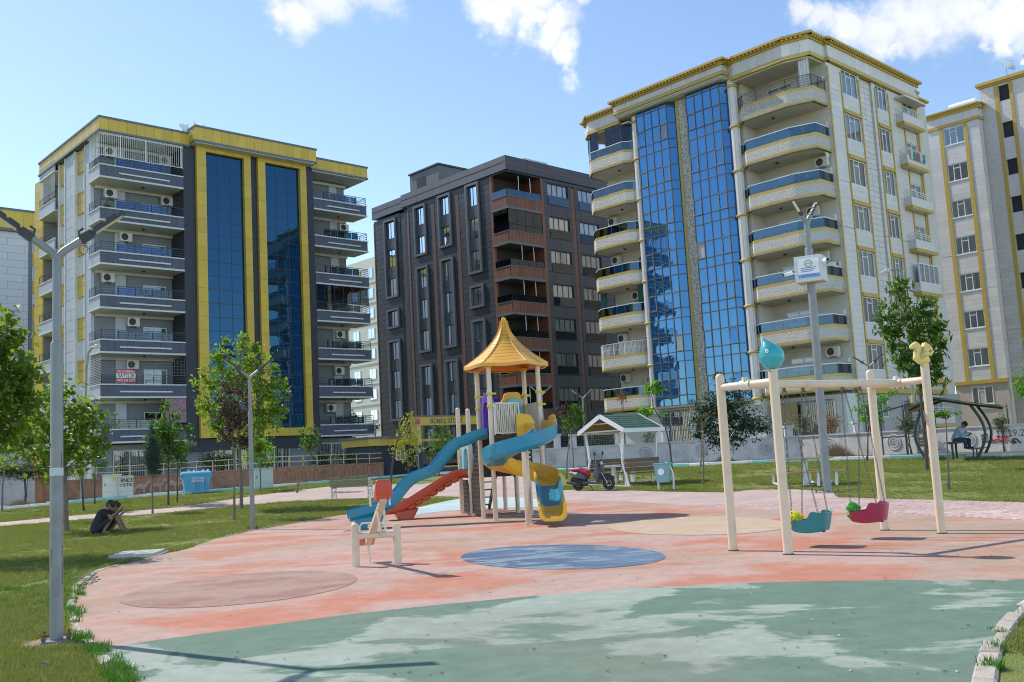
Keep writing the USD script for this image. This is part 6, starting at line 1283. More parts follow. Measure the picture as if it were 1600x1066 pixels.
# ------------------------------------------------------------------ seesaw
e1, e2 = G(556.5, 887), G(622, 882); ss = thing('seesaw', 'cream seesaw with two red plastic seats, its near end up', 'seesaw', (0, 0, 0))
hz_ = .62
for p in (e1, e2): cap_post(ss, p[0], p[1], hz_, .062, CREAM, dome=p is e1)
a, b = V3([*e1[:2], .47]), V3([*e2[:2], .47]); obj('axle_tube', MB().tube([a, b], .055, 16), CREAM, ss, 40); c = (a + b) / 2
up_, lo = at(599, 781, 13.75), at(574, 852, 15.45); lo = V3(lo); dirb = (up_ - lo) / np.linalg.norm(up_ - lo)
obj('plank', MB().beam(lo + dirb * .06, up_ - dirb * .02, .10, .06), CREAM, ss); 
for i in (-1, 1): obj('pivot_plate', MB().hexa([(c[0] + i * .075 - .012, c[1] - .06, .45), (c[0] + i * .075 + .012, c[1] - .06, .45), (c[0] + i * .075 + .012, c[1] + .06, .45), (c[0] + i * .075 - .012, c[1] + .06, .45), (c[0] + i * .075 - .012, c[1] - .03, .66), (c[0] + i * .075 + .012, c[1] - .03, .66), (c[0] + i * .075 + .012, c[1] + .03, .66), (c[0] + i * .075 - .012, c[1] + .03, .66)]), CREAM, ss)
obj('pivot_pin', MB().tube([c + [-.12, 0, .13], c + [.12, 0, .13]], .03, 10), CREAM2, ss, 40)
yb = math.atan2(dirb[1], dirb[0]); pit = math.asin(dirb[2])
def ss_seat(p, flip):
    F_ = (dirb if flip else -dirb); N_ = np.cross(F_, [0, 0, 1.0]); N_ /= np.linalg.norm(N_); U_ = np.cross(N_, F_); T = np.eye(4); T[:3, 0], T[:3, 1], T[:3, 2], T[:3, 3] = F_ * .8, N_ * .8, U_ * .85, p + U_ * .03
    mb = MB().tm(hull([((-.14, -.10, .02), .03), ((-.14, .10, .02), .03), ((.12, -.12, .02), .03), ((.12, .12, .02), .03)])); mb.tm(hull([((.13, -.12, .03), .035), ((.13, .12, .03), .035), ((.17, -.10, .22), .035), ((.17, .10, .22), .035)]))
    for y in (-.13, .13): mb.tm(hull([((.13, y, .04), .03), ((.16, y * .9, .16), .03), ((-.06, y, .06), .025)]))
    obj('seat', mb.xf(T), PLR, ss, 45)
    obj('handle', MB().tube([p - F_ * .3 + N_ * y + U_ * z for y, z in ((-.14, .03), (-.14, .2), (-.1, .25), (.1, .25), (.14, .2), (.14, .03))], .014, 8), CREAM2, ss, 40)
ss_seat(up_, True); ss_seat(lo + dirb * .03, False)
obj('foot_rest', MB().tube([up_ - dirb * .35 + [-.05, 0, 0], up_ - dirb * .28 + [-.02, 0, -.34], up_ - dirb * .28 + [.06, 0, -.34], up_ - dirb * .35 + [.05, 0, 0]], .016, 8).tube([lo + dirb * .12, (lo[0] + .05, lo[1] - .12, .02)], .018, 8), CREAM2, ss, 40)

# ------------------------------------------------------------------ bench, picnic table, shelters, bin, slab
WOODG = [mat(f'olive_board_{i}', c, r=.7, n=.2, ns=5, rand=.1) for i, c in enumerate([(.19, .17, .085), (.23, .20, .10)])]
CASTI = mat('cast_iron_white', (.45, .48, .43), r=.6, n=.12, ns=6)
bq = G(547, 780.5); bn_ = thing('park_bench', 'slatted park bench with ornate pale cast iron ends seen from behind', 'bench', bq, -.18)
for s in (-.70, .70):
    E = MB(); e = lambda *p: [(s, y, z) for y, z in p]
    E.tube(e((.02, 0), (.06, .2), (.0, .42)), .022, 6).tube(e((-.02, .0), (.02, .22), (0, .44), (-.06, .82)), .024, 6).tube(e((.42, 0), (.46, .15), (.42, .3), (.46, .42)), .022, 6).tube(e((0, .42), (.46, .42)), .022, 6).tube(e((-.03, .64), (.2, .68), (.42, .64), (.47, .55), (.42, .46)), .02, 6)
    for cy, cz, r in ((.12, .25, .08), (.32, .25, .08), (.2, .54, .07), (.36, .54, .06), (.22, .12, .06)): E.tube([(s, cy + r * math.cos(t), cz + r * math.sin(t)) for t in np.linspace(0, 2 * np.pi, 13)[:-1]], .013, 5, closed=True)
    obj('cast_iron_end', E, CASTI, bn_, 50)
for k in range(3): obj('back_slat', MB().tm(rbox(-.74, .74, -.075 + k * .012 - .03, -.045 + k * .012 - .03, .47 + (2 - k) * .125, .585 + (2 - k) * .125, .008)), WOODG[k % 2], bn_)
for k in range(5): obj('seat_slat', MB().tm(rbox(-.74, .74, .03 + k * .085, .10 + k * .085, .44, .465, .008)), WOODG[k % 2], bn_)
WOODB = [mat(f'brown_board_{i}', c, r=.6, n=.22, ns=5, rand=.12) for i, c in enumerate([(.13, .075, .03), (.165, .095, .04), (.11, .065, .03)])]
WOODT = [mat(f'tan_board_{i}', c, r=.65, n=.2, ns=5, rand=.12) for i, c in enumerate([(.30, .20, .10), (.26, .17, .085)])]
WPAINT = mat('white_paint', (.66, .66, .65), r=.5, n=.05, ns=3, dirt=(.5, .46, .4), dirt_s=3, dirt_a=.3)
pt = thing('picnic_table', 'wooden picnic table and benches on white legs behind the swings', 'picnic table', g(9.08, 31.0), -.12)
for k in range(4): obj('top_board', MB().tm(rbox(-.9, .9, -.34 + k * .172, -.17 + k * .172 - .006, .83, .88, .006)), WOODT[k % 2], pt)
for y in (-.86, .62):
    for k in range(2): obj('bench_board', MB().tm(rbox(-1.12, 1.12, y + k * .13, y + k * .13 + .122, .43, .47, .006)), WOODT[k % 2], pt)
obj('table_leg', MB().beam((.05, 0, .0), (.05, 0, .82), .2, .14), WPAINT, pt)
for x in (-.86, .3, .85):
    for y in (-.73, .75): obj('bench_leg', MB().beam((x, y, 0), (x, y, .42), .09, .07), WPAINT, pt)
    obj('cross_bar', MB().beam((x, -.7, .09), (x, .72, .09), .05), WPAINT, pt)
# white roofed shelter
gp_ = V3(g(3.82, 34.3)); GA = math.radians(38); W_, L2 = 2.4, 1.95
sh_ = thing('roofed_shelter', 'white picnic shelter with green shingle gable roof and brown benches', 'shelter', gp_, GA)  # local x along the ridge, y along the gable
ze, zp = 1.99, 2.56
SHING = [mat(f'green_shingle_{i}', c, r=.9, n=.2, ns=8, rand=.15) for i, c in enumerate([(.035, .095, .07), (.03, .08, .06)])]
shg = []
for side in (0, 1):
    y0, y1 = (0, W_ / 2) if side == 0 else (W_, W_ / 2)
    for r in range(7):
        fa, fb = r / 7, (r + 1.15) / 7; fb = min(fb, 1); ya, yb_ = y0 + (y1 - y0) * fa, y0 + (y1 - y0) * fb; za, zb_ = ze + (zp - ze) * fa, ze + (zp - ze) * fb
        e = np.arange(-.05 + (r % 2) * -.15, L2 + .05, .3)
        for x in e:
            x0, x1 = max(x, -.05), min(x + .29, L2 + .05)
            if x1 - x0 > .05: shg.append(MB().hexa([(x0, ya, za + .052), (x1, ya, za + .052), (x1, yb_, zb_ + .035), (x0, yb_, zb_ + .035), (x0, ya, za + .07), (x1, ya, za + .07), (x1, yb_, zb_ + .053), (x0, yb_, zb_ + .053)]))
pieces('shingle', shg, SHING, sh_)
for side in (0, 1):
    y0, y1 = (0, W_ / 2) if side == 0 else (W_, W_ / 2)
    for k in range(6): fa, fb = k / 6 + .004, (k + 1) / 6 - .004; ya, yb_ = y0 + (y1 - y0) * fa, y0 + (y1 - y0) * fb; za, zb_ = ze + (zp - ze) * fa, ze + (zp - ze) * fb; obj('roof_board', MB().hexa([(0, ya, za), (L2, ya, za), (L2, yb_, zb_), (0, yb_, zb_), (0, ya, za + .03), (L2, ya, za + .03), (L2, yb_, zb_ + .03), (0, yb_, zb_ + .03)]), mat('roof_board_wood', (.24, .12, .045), r=.6, n=.2, ns=5, rand=.1), sh_)
    for x in (-.06, L2 + .0): obj('barge_board', MB().beam((x + .02, y0, ze + .0), (x + .02, y1, zp + .0), .05, .15, (0, 0, 1)), WPAINT, sh_)
    obj('eaves_board', MB().box(-.06, L2 + .08, y0 - .05 if side == 0 else y0, y0 if side == 0 else y0 + .05, ze - .07, ze + .07), WPAINT, sh_)
for x in (.12, L2 - .12):
    obj('tie_beam', MB().beam((x, .1, ze + .02), (x, W_ - .1, ze + .02), .05), WPAINT, sh_); obj('tie_beam', MB().beam((x, .55, ze + .3), (x, W_ - .55, ze + .3), .035), WPAINT, sh_)
    for y, s in ((.2, 1), (W_ - .2, -1)): obj('leg', MB().beam((x, y, ze), (x, y + s * .14, .95), .062).beam((x, y + s * .14, .97), (x, y - s * .12, .0), .062), WPAINT, sh_); obj('foot', MB().box(x - .14, x + .14, y - s * .12 - .1, y - s * .12 + .1, -.02, .03), WPAINT, sh_)
text(sh_, 'KIZILTEPE', .07, .3, .0, 0, DFRAME).GetName() if False else None
for yb_, s in ((.2, 1), (W_ - .2, -1)):
    for k in range(3): obj('back_board', MB().tm(rbox(.1, L2 - .1, yb_ - .02 - s * .0, yb_ + .02 - s * .0, .52 + k * .16, .665 + k * .16, .006)), WOODB[k % 3], sh_)
    for k in range(3): obj('seat_board', MB().tm(rbox(.1, L2 - .1, yb_ + s * (.05 + k * .13) - (.0 if s > 0 else .12), yb_ + s * (.05 + k * .13) + (.12 if s > 0 else .0), .43, .46, .006)), WOODB[k % 3], sh_)
    for x in (.3, L2 - .3): obj('seat_leg', MB().beam((x, yb_ + s * .2, 0), (x, yb_ + s * .2, .42), .06), WPAINT, sh_)
obj('shelter_table', MB().box(.3, L2 - .3, W_ / 2 - .3, W_ / 2 + .3, .72, .77), WPAINT, sh_)
for x in (.5, L2 - .5): obj('table_leg', MB().beam((x, W_ / 2, 0), (x, W_ / 2, .72), .12), WPAINT, sh_)
obj('shelter_pad', drape(Polygon([loc(gp_, GA, x, y, 0)[:2] for x, y in ((-.1, -.2), (L2 + .1, -.2), (L2 + .1, W_ + .1), (-.1, W_ + .1))]), .5, .02), CONC, None, kind='structure')
# litter bin
bb = thing('litter_bin', 'pale teal litter bin with white round badge on a bent post beside the shelter', 'bin', G(1038, 767), -.35)
BTEAL = mat('bin_teal', (.17, .33, .33), r=.5, n=.08, ns=4)
obj('body', MB().hexa([(-.2, -.16, .28), (.2, -.16, .28), (.2, .16, .28), (-.2, .16, .28), (-.26, -.2, .88), (.26, -.2, .88), (.26, .2, .88), (-.26, .2, .88)]), BTEAL, bb); obj('rim', MB().tm(rbox(-.28, .28, -.22, .22, .87, .91, .012)), BTEAL, bb)
obj('badge', MB().tm(trimesh.creation.cylinder(.11, .012, sections=24), np.array([[1, 0, 0, -.03], [0, .07, -1, -.191], [0, 1, .07, .62], [0, 0, 0, 1.0]])), BWH, bb)
obj('bent_post', MB().tube([(.30, 0, 0), (.33, 0, .3), (.31, 0, .6), (.22, 0, .84), (.1, .0, .93)], .035, 8), WPAINT, bb, 40); obj('leg', MB().tube([(-.18, 0, 0), (-.18, 0, .3)], .025, 8), WPAINT, bb)
# green barrel-shaped shelter with table
gs = thing('green_shelter', 'dark green steel shelter with hoop-shaped ends and wavy green roof', 'shelter', g(17.1, 38.3), -.55)
def hoop(y, sgn, x0, r=.055): return MB().tube([(sgn * (x0 + .42 * math.sin(math.pi * (z / 2.15))) if True else 0, y, z) for z in np.linspace(0, 2.15, 15)], r, 8)
for y in (0, 2.3):
    for sg_ in (-1, 1): obj('hoop', hoop(y, sg_, .86), GRNP, gs, 50)
rx = np.linspace(-1.55, 1.95, 22)
def rz_(x): return 2.60 - (.56 * (max(x + .3, 0) / 2.25) ** .7) - .50 * (max(-.3 - x, 0) / 1.25) ** 1.1 - .05 * math.exp(-((x + .3) / .25) ** 2)
RG = mat('green_roof_sheet', (.05, .12, .10), r=.5, n=.1, ns=3)
V = np.array([[(x, y, rz_(x)) for x in rx] for y in (-.35, 2.65)]); obj('roof_sheet', MB().grid(V).grid(V + [0, 0, .035]).grid(np.array([V[0], V[0] + [0, 0, .035]])), RG, gs, 40)
for x0, x1 in zip(rx[:-1], rx[1:]): obj('roof_board', MB().hexa([(x0 + .006, -.33, rz_(x0) - .04), (x1 - .006, -.33, rz_(x1) - .04), (x1 - .006, 2.63, rz_(x1) - .04), (x0 + .006, 2.63, rz_(x0) - .04), (x0 + .006, -.33, rz_(x0) - .012), (x1 - .006, -.33, rz_(x1) - .012), (x1 - .006, 2.63, rz_(x1) - .012), (x0 + .006, 2.63, rz_(x0) - .012)]), mat('roof_board_wood'), gs)
for y in (-.02, 2.32): obj('roof_arch', MB().tube([(x, y, rz_(x) - .08) for x in np.linspace(-1.4, 1.8, 16)], .04, 8), GRNP, gs, 50)
for sg_ in (-1, 1):
    for k in range(3): obj('back_slat', MB().tm(rbox(sg_ * 1.14 - .015, sg_ * 1.14 + .015, .05, 2.25, .62 + k * .13, .73 + k * .13, .006)), WOODB[k], gs)
    for k in range(3): obj('seat_slat', MB().tm(rbox(sg_ * (1.0 - k * .12) - .055, sg_ * (1.0 - k * .12) + .055, .05, 2.25, .42, .45, .006)), WOODB[k], gs)
    for y in (.4, 1.5): obj('seat_leg', MB().beam((sg_ * .75, y, 0), (sg_ * .75, y, .42), .05), GRNP, gs)
for k in range(4): obj('table_board', MB().tm(rbox(-.27 + k * .135, -.27 + k * .135 + .128, .25, 1.65, .71, .74, .006)), WOODB[k % 3], gs)
for y in (.4, 1.5): obj('table_leg', MB().beam((0, y, 0), (0, y, .71), .08).beam((-.22, y, .69), (.22, y, .69), .05), GRNP, gs)
# green trellis frame left of it
tr = thing('green_trellis', 'small dark green tube frame with slanted top behind the leafy tree', 'frame', g(16.2, 43.0), .1)
for x in (0, 1.1): obj('upright', MB().tube([(x, 0, 0), (x, 0, 2.0 + x * .25)], .035, 8), GRNP, tr)
obj('top_tube', MB().tube([(-.15, 0, 1.97), (1.25, 0, 2.29)], .035, 8), GRNP, tr); obj('lower_tube', MB().tube([(0, 0, .9), (1.1, 0, .9)], .025, 8), GRNP, tr)
# concrete chamber cover in the lawn
cs_ = G(215, 869); cv = thing('chamber_cover', 'pale concrete chamber slab lying in the grass near the sitting people', 'manhole cover', (cs_[0], cs_[1], 0), .12)
obj('slab', MB().tm(rbox(-.42, .42, -.45, .5, -.02, .075, .012)), mat('slab_concrete', (.34, .35, .31), r=.9, n=.15, ns=5, bump=.3, bs=50, dist=.005), cv); obj('collar', MB().tm(rbox(-.47, .47, -.5, .55, -.06, .03, .012)), CONC, cv); obj('lifting_ring', MB().tube([(-.03 + .03 * math.cos(t), .1, .09 + .03 * math.sin(t)) for t in np.linspace(0, math.pi, 7)], .008, 5), mat('rusty_bolt'), cv)
# ------------------------------------------------------------------ scooter
r0 = G(904, 767); sc = thing('motor_scooter', 'dark grey motor scooter with red seat parked before the white shelter', 'scooter', r0, math.atan2(-.57, .82))
PGR = mat('scooter_grey', (.05, .054, .062), r=.35, n=.06, ns=4, coat=.3); PBK = mat('scooter_black', (.015, .015, .017), r=.5); PRD = mat('scooter_red_seat', (.36, .02, .03), r=.5, n=.08); RIMM = mat('rim_black', (.03, .03, .032), r=.4, metal=.3); CHR = mat('chrome', (.6, .6, .62), r=.2, metal=.9)
for x, r in ((0, .23), (1.22, .235)):
    w_ = obj('wheel', MB().tube([(x + (r - .055) * math.cos(t), 0, r + (r - .055) * math.sin(t)) for t in np.linspace(0, 2 * np.pi, 33)[:-1]], .055, 10, closed=True), PBK, sc, 50)
    rm = MB().tube([(x, -.04, r), (x, .04, r)], .035, 10)
    for k in range(5): a = k * 2 * math.pi / 5; rm.beam((x, 0, r), (x + (r - .1) * math.cos(a), 0, r + (r - .1) * math.sin(a)), .03)
    rm.tube([(x + (r - .1) * math.cos(t), 0, r + (r - .1) * math.sin(t)) for t in np.linspace(0, 2 * np.pi, 25)[:-1]], .018, 6, closed=True); obj('rim', rm, RIMM, w_, 40)
def blob(name, H_, m, n=.03):
    M_ = manifold3d.Manifold.batch_boolean([hull(h) for h in H_], manifold3d.OpType.Add).refine_to_length(n); q = M_.to_mesh(); t = trimesh.Trimesh(np.array(q.vert_properties[:, :3]), np.array(q.tri_verts)); trimesh.smoothing.filter_taubin(t, iterations=8); return obj(name, MB().tm(t), m, sc, True)
blob('rear_body', [[((-.22, -.08, .62), .06), ((-.22, .08, .62), .06), ((.05, -.12, .52), .09), ((.05, .12, .52), .09), ((.35, -.10, .45), .08), ((.35, .10, .45), .08), ((.1, 0, .68), .08)]], PGR)
blob('floor_board', [[((.3, -.12, .28), .05), ((.3, .12, .28), .05), ((.85, -.12, .27), .05), ((.85, .12, .27), .05)]], PGR)
blob('front_shield', [[((.84, -.14, .32), .05), ((.84, .14, .32), .05), ((.93, -.18, .6), .05), ((.93, .18, .6), .05), ((.86, -.12, .86), .05), ((.86, .12, .86), .05), ((.78, -.2, .5), .04), ((.78, .2, .5), .04)], [((.9, 0, .6), .08), ((1.04, 0, .56), .06), ((.96, 0, .84), .06)]], PGR)
blob('handlebar_cowl', [[((.84, -.08, .94), .06), ((.84, .08, .94), .06), ((.96, 0, .92), .05), ((.86, 0, 1.0), .05)]], PGR)
blob('front_mudguard', [[((1.02, 0, .42), .07), ((1.2, 0, .485), .075)], [((1.2, 0, .485), .075), ((1.4, 0, .41), .06)]], PBK)
blob('seat', [[((-.2, -.07, .73), .05), ((-.2, .07, .73), .05), ((.15, -.10, .74), .055), ((.15, .10, .74), .055)], [((.15, -.10, .74), .055), ((.15, .10, .74), .055), ((.42, -.07, .64), .06), ((.42, .07, .64), .06), ((.46, 0, .52), .06)]], PRD)
obj('fork', MB().tube([(1.0, -.07, .6), (1.22, -.07, .235)], .02, 8).tube([(1.0, .07, .6), (1.22, .07, .235)], .02, 8), CHR, sc, 40)
obj('handlebar', MB().tube([(.8, -.34, 1.0), (.85, -.2, 1.02), (.88, 0, 1.0), (.85, .2, 1.02), (.8, .34, 1.0)], .018, 8), PBK, sc, 40)
for y in (-.24, .24): mi = obj('mirror_stem', MB().tube([(.86, y, 1.02), (.88, y * 1.15, 1.2)], .009, 6), PBK, sc); obj('mirror', MB().tm(hull([((.88, y * 1.15, 1.22), .04), ((.88, y * 1.15 + .02, 1.29), .035)])), PBK, mi, 40)
obj('headlight', MB().tm(hull([((.985, 0, .93), .045), ((.97, 0, .9), .05)])), mat('lamp_lens', (.5, .5, .52), r=.1), sc, 40); obj('tail_light', MB().tm(hull([((-.28, -.05, .6), .03), ((-.28, .05, .6), .03)])), mat('tail_red', (.35, .01, .01), r=.2), sc, 40)
obj('engine', MB().tm(rbox(-.08, .35, -.1, .12, .16, .38, .04)), PBK, sc, 40); obj('exhaust', MB().tube([(.2, -.14, .2), (-.05, -.16, .25), (-.34, -.17, .3)], [.03, .055, .05], 10), PBK, sc, 40); obj('swing_arm', MB().beam((0, .1, .23), (.35, .1, .28), .05, .08), PBK, sc); obj('rear_mudguard', MB().tube([(-.26, 0, .26), (-.24, 0, .42), (-.1, 0, .5)], .05, 8), PBK, sc, 40); obj('side_stand', MB().tube([(.4, .1, .2), (.45, .22, .01)], .012, 6), PBK, sc)
# ------------------------------------------------------------------ people
SKIN = mat('skin', (.24, .125, .08), r=.5, n=.06, ns=12); HAIR = mat('dark_hair', (.012, .010, .009), r=.6, n=.2, ns=60, bump=.5, bs=120, dist=.004)
CBLK = mat('black_cloth', (.010, .010, .013), r=.85, n=.2, ns=10); CDRK = mat('dark_trousers', (.02, .022, .03), r=.9, n=.2, ns=10); CLBL = mat('pale_blue_shirt', (.30, .36, .44), r=.9, n=.1, ns=8); CGRY = mat('grey_shirt', (.16, .18, .22), r=.9, n=.12, ns=8); CJEA = mat('blue_jeans', (.035, .055, .10), r=.9, n=.2, ns=12); SHOE = mat('dark_shoe', (.02, .02, .022), r=.6)
def bones(bs, n=.022, it=6):
    M_ = manifold3d.Manifold.batch_boolean([hull([(V3(a), ra), (V3(b), rb)]) for a, ra, b, rb in bs], manifold3d.OpType.Add).refine_to_length(n); q = M_.to_mesh()
    t = trimesh.Trimesh(np.array(q.vert_properties[:, :3]), np.array(q.tri_verts)); trimesh.smoothing.filter_taubin(t, iterations=it); return MB().tm(t)
def hand_bones(w, d, pn, curl=.5):
    """Palm, four unequal fingers with two bends, thumb off the side. w wrist, d pointing direction, pn palm normal."""
    w, d, pn = V3(w), V3(d), V3(pn); d /= np.linalg.norm(d); s = np.cross(d, pn); s /= np.linalg.norm(s); pn = np.cross(s, d); out = []; k = w + d * .085
    for o in (-.028, 0, .028): out.append((w + s * o * .6, .017, k + s * o, .014))
    for o, L_ in ((-.03, .062), (-.01, .074), (.011, .07), (.031, .055)):
        a = k + s * o; b = a + (d * math.cos(curl) + pn * math.sin(curl)) * L_ * .5; c = b + (d * math.cos(curl * 2.2) + pn * math.sin(curl * 2.2)) * L_ * .5; out += [(a, .0095, b, .009), (b, .009, c, .008)]
    a = w + d * .03 - s * .032; b = a + (d * .7 - s * .6 + pn * .3) * .04; c = b + (d * .9 + pn * .4) * .03; out += [(w + d * .015, .016, a, .012), (a, .011, b, .010), (b, .010, c, .0085)]
    return out
def figure(name, label, loc_, yaw, J, top, bot, hair, shorts=False, group=None, shoes=True):
    """J: joint positions in the figure's frame (x the way it faces, z up)."""
    t = thing('person', label, 'person', loc_, yaw, group); hd, nk, ch, pv = (V3(J[k]) for k in ('head', 'neck', 'chest', 'pelvis')); f = V3(J['look']); f /= np.linalg.norm(f); up_ = hd - nk; up_ -= f * (up_ @ f); up_ /= np.linalg.norm(up_); sd = np.cross(up_, f)
    B = [(pv, .13, ch, .13), (ch, .11, nk, .05), (nk, .05, hd - up_ * .05 - f * .01, .055), (hd + up_ * .03 - f * .015, .093, hd - up_ * .045 + f * .03, .066), (hd - up_ * .02 + f * .075, .02, hd - up_ * .03 + f * .098, .015), (hd - up_ * .075 + f * .055, .032, hd - up_ * .04 + f * .06, .03)]
    for s in (-1, 1):
        sh, el, wr, hp, kn, an, to = (V3(J[k + ('R' if s < 0 else 'L')]) for k in ('sh', 'el', 'wr', 'hip', 'kn', 'an', 'toe'))
        B += [(ch, .09, sh, .055), (sh, .052, el, .042), (el, .042, wr, .028), (pv, .10, hp, .09), (hp, .088, kn, .058), (kn, .056, kn + (an - kn) * .35, .054), (kn + (an - kn) * .35, .054, an, .036), (an, .038, to, .03), (hd + sd * s * .088 - f * .01 - up_ * .02, .018, hd + sd * s * .09 - f * .015 + up_ * .02, .02)]
        B += hand_bones(wr, J.get('hd' + ('R' if s < 0 else 'L'), wr - el), J.get('pn', (0, 0, 1)), .55)
    obj('body', bones(B), SKIN, t, True)
    for s in (-1, 1):
        e = hd + sd * s * .034 + f * .083 + up_ * .012; obj('eye', MB().tm(trimesh.creation.icosphere(1, .011), np.block([[np.eye(3), e[:, None]], [np.zeros((1, 3)), np.ones((1, 1))]])), HAIR, t)
    obj('mouth', MB().tm(hull([(hd - up_ * .058 + f * .088 + sd * .02, .006), (hd - up_ * .058 + f * .088 - sd * .02, .006), (hd - up_ * .058 + f * .093, .006)])), mat('lips', (.25, .09, .07), r=.5), t)
    T = [(pv, .185, ch, .185), (ch, .125, nk - (nk - ch) * .25, .075)]
    for s in (-1, 1):
        sh, el, hp, kn, an, to, wr = (V3(J[k + ('R' if s < 0 else 'L')]) for k in ('sh', 'el', 'hip', 'kn', 'an', 'toe', 'wr')); T += [(ch, .11, sh, .075), (sh, .072, sh + (el - sh) * (.55 if top[1] else 1), .062), (pv, .13, hp, .11)]
        if not top[1]: T += [(el, .06, el + (wr - el) * .9, .042)]
    obj('shirt', bones(T, .03, 8), top[0], t, True)
    Bt = []
    for s in (-1, 1):
        hp, kn, an, to = (V3(J[k + ('R' if s < 0 else 'L')]) for k in ('hip', 'kn', 'an', 'toe')); Bt += [(pv, .145, hp, .115), (hp, .112, kn if not shorts else hp + (kn - hp) * .85, .082)]
        if not shorts: Bt += [(kn, .078, an - (an - kn) * .06, .056)]
        if shoes: obj('shoe', bones([(an - (to - an) * .3 + [0, 0, -.01], .05, to, .042)], .02), SHOE, t, True)
    obj('shorts' if shorts else 'trousers', bones(Bt, .03, 8), bot, t, True)
    obj('hair', bones([(hd + up_ * .045 - f * .03, .098, hd + up_ * .05 + f * .015, .09), (hd - f * .045 - up_ * .01, .088, hd + up_ * .05 - f * .03, .095), (hd + up_ * .085 + f * .06, .04, hd + up_ * .08, .06)], .02, 3), hair, t, True); return t
def squat(lift=0):
    J = dict(pelvis=(0, 0, .16), chest=(.17, 0, .50), neck=(.27, 0, .66), head=(.37, 0, .77), look=(.75, 0, -.65), pn=(0, 0, 1))
    for s, k in ((-1, 'R'), (1, 'L')):
        J.update({'sh' + k: (.21, s * .18, .60), 'el' + k: (.44, s * .17, .47), 'wr' + k: (.56, s * .06, .56), 'hip' + k: (.05, s * .11, .15), 'kn' + k: (.44, s * .15, .43), 'hd' + k: (.8, -s * .25, .45)})
    J.update(anR=(.22, -.12, .07), toeR=(.37, -.14, .045), anL=(.63, .16, .08), toeL=(.79, .17, .05)); return J
m1 = G(152, 835); t = figure('person', 'person in black T-shirt and shorts squatting on the grass, looking at a phone', (m1[0], m1[1], 0), .0, squat(), (CBLK, True), CBLK, HAIR, shorts=True, shoes=False)
ph = thing('phone', 'dark phone held by the nearer squatting person in black', 'phone', (m1[0] + .66, m1[1], .64), 0); obj('case', MB().hexa([(0, -.036, -.06), (.008, -.036, -.06), (.008, .036, -.06), (0, .036, -.06), (.05, -.036, .075), (.058, -.036, .075), (.058, .036, .075), (.05, .036, .075)]), DFRAME, ph); obj('screen', MB().hexa([(-.003, -.032, -.052), (-.001, -.032, -.052), (-.001, .032, -.052), (-.003, .032, -.052), (.045, -.032, .067), (.047, -.032, .067), (.047, .032, .067), (.045, .032, .067)]), mat('screen_grey', (.2, .22, .25), r=.2), ph)
figure('person', 'dark-haired person sitting hidden behind the squatting one in black', (m1[0] - .12, m1[1] + .55, -.05), .35, squat(), (CBLK, True), CDRK, HAIR, shorts=True, shoes=False)
J = dict(pelvis=(0, 0, .86), chest=(.20, 0, 1.17), neck=(.32, 0, 1.32), head=(.43, 0, 1.42), look=(.6, 0, -.8), pn=(0, 0, -1))
for s, k in ((-1, 'R'), (1, 'L')): J.update({'sh' + k: (.26, s * .18, 1.26), 'el' + k: (.42, s * .17, 1.0), 'wr' + k: (.60, s * .05, 1.06), 'hip' + k: (.05, s * .10, .83), 'kn' + k: (.46, s * .13, .80), 'an' + k: (.46, s * .12, .52), 'toe' + k: (.60, s * .13, .49), 'hd' + k: (.6, -s * .5, .1)})
gp2 = g(17.1, 38.3); figure('person', 'person in pale blue shirt and jeans sitting bowed on the table of the green shelter', loc(gp2, -.55, .1, 1.0, float(gp2[2]) - .02), -1.0, J, (CLBL, False), CJEA, HAIR)
J = dict(pelvis=(0, 0, .95), chest=(.03, 0, 1.28), neck=(.04, 0, 1.48), head=(.07, 0, 1.62), look=(1, 0, -.1), pn=(0, 1, 0))
for s, k in ((-1, 'R'), (1, 'L')): J.update({'sh' + k: (.03, s * .19, 1.42), 'el' + k: (-.02 + .06 * s, s * .25, 1.15), 'wr' + k: (.14 + .05 * s, s * .24, .95), 'hip' + k: (0, s * .10, .92), 'kn' + k: (.06 * s + .04, s * .10, .5), 'an' + k: (.12 * s - .03, s * .10, .09), 'toe' + k: (.12 * s + .12, s * .11, .05)})
figure('person', 'person in grey shirt and dark trousers standing in the yellow gateway', loc(gp, AZ, 1.0, 1.6, float(gz(*loc(gp, AZ, 1.0, 1.6, 0)[:2]))), -1.2, J, (CGRY, True), CDRK, HAIR)

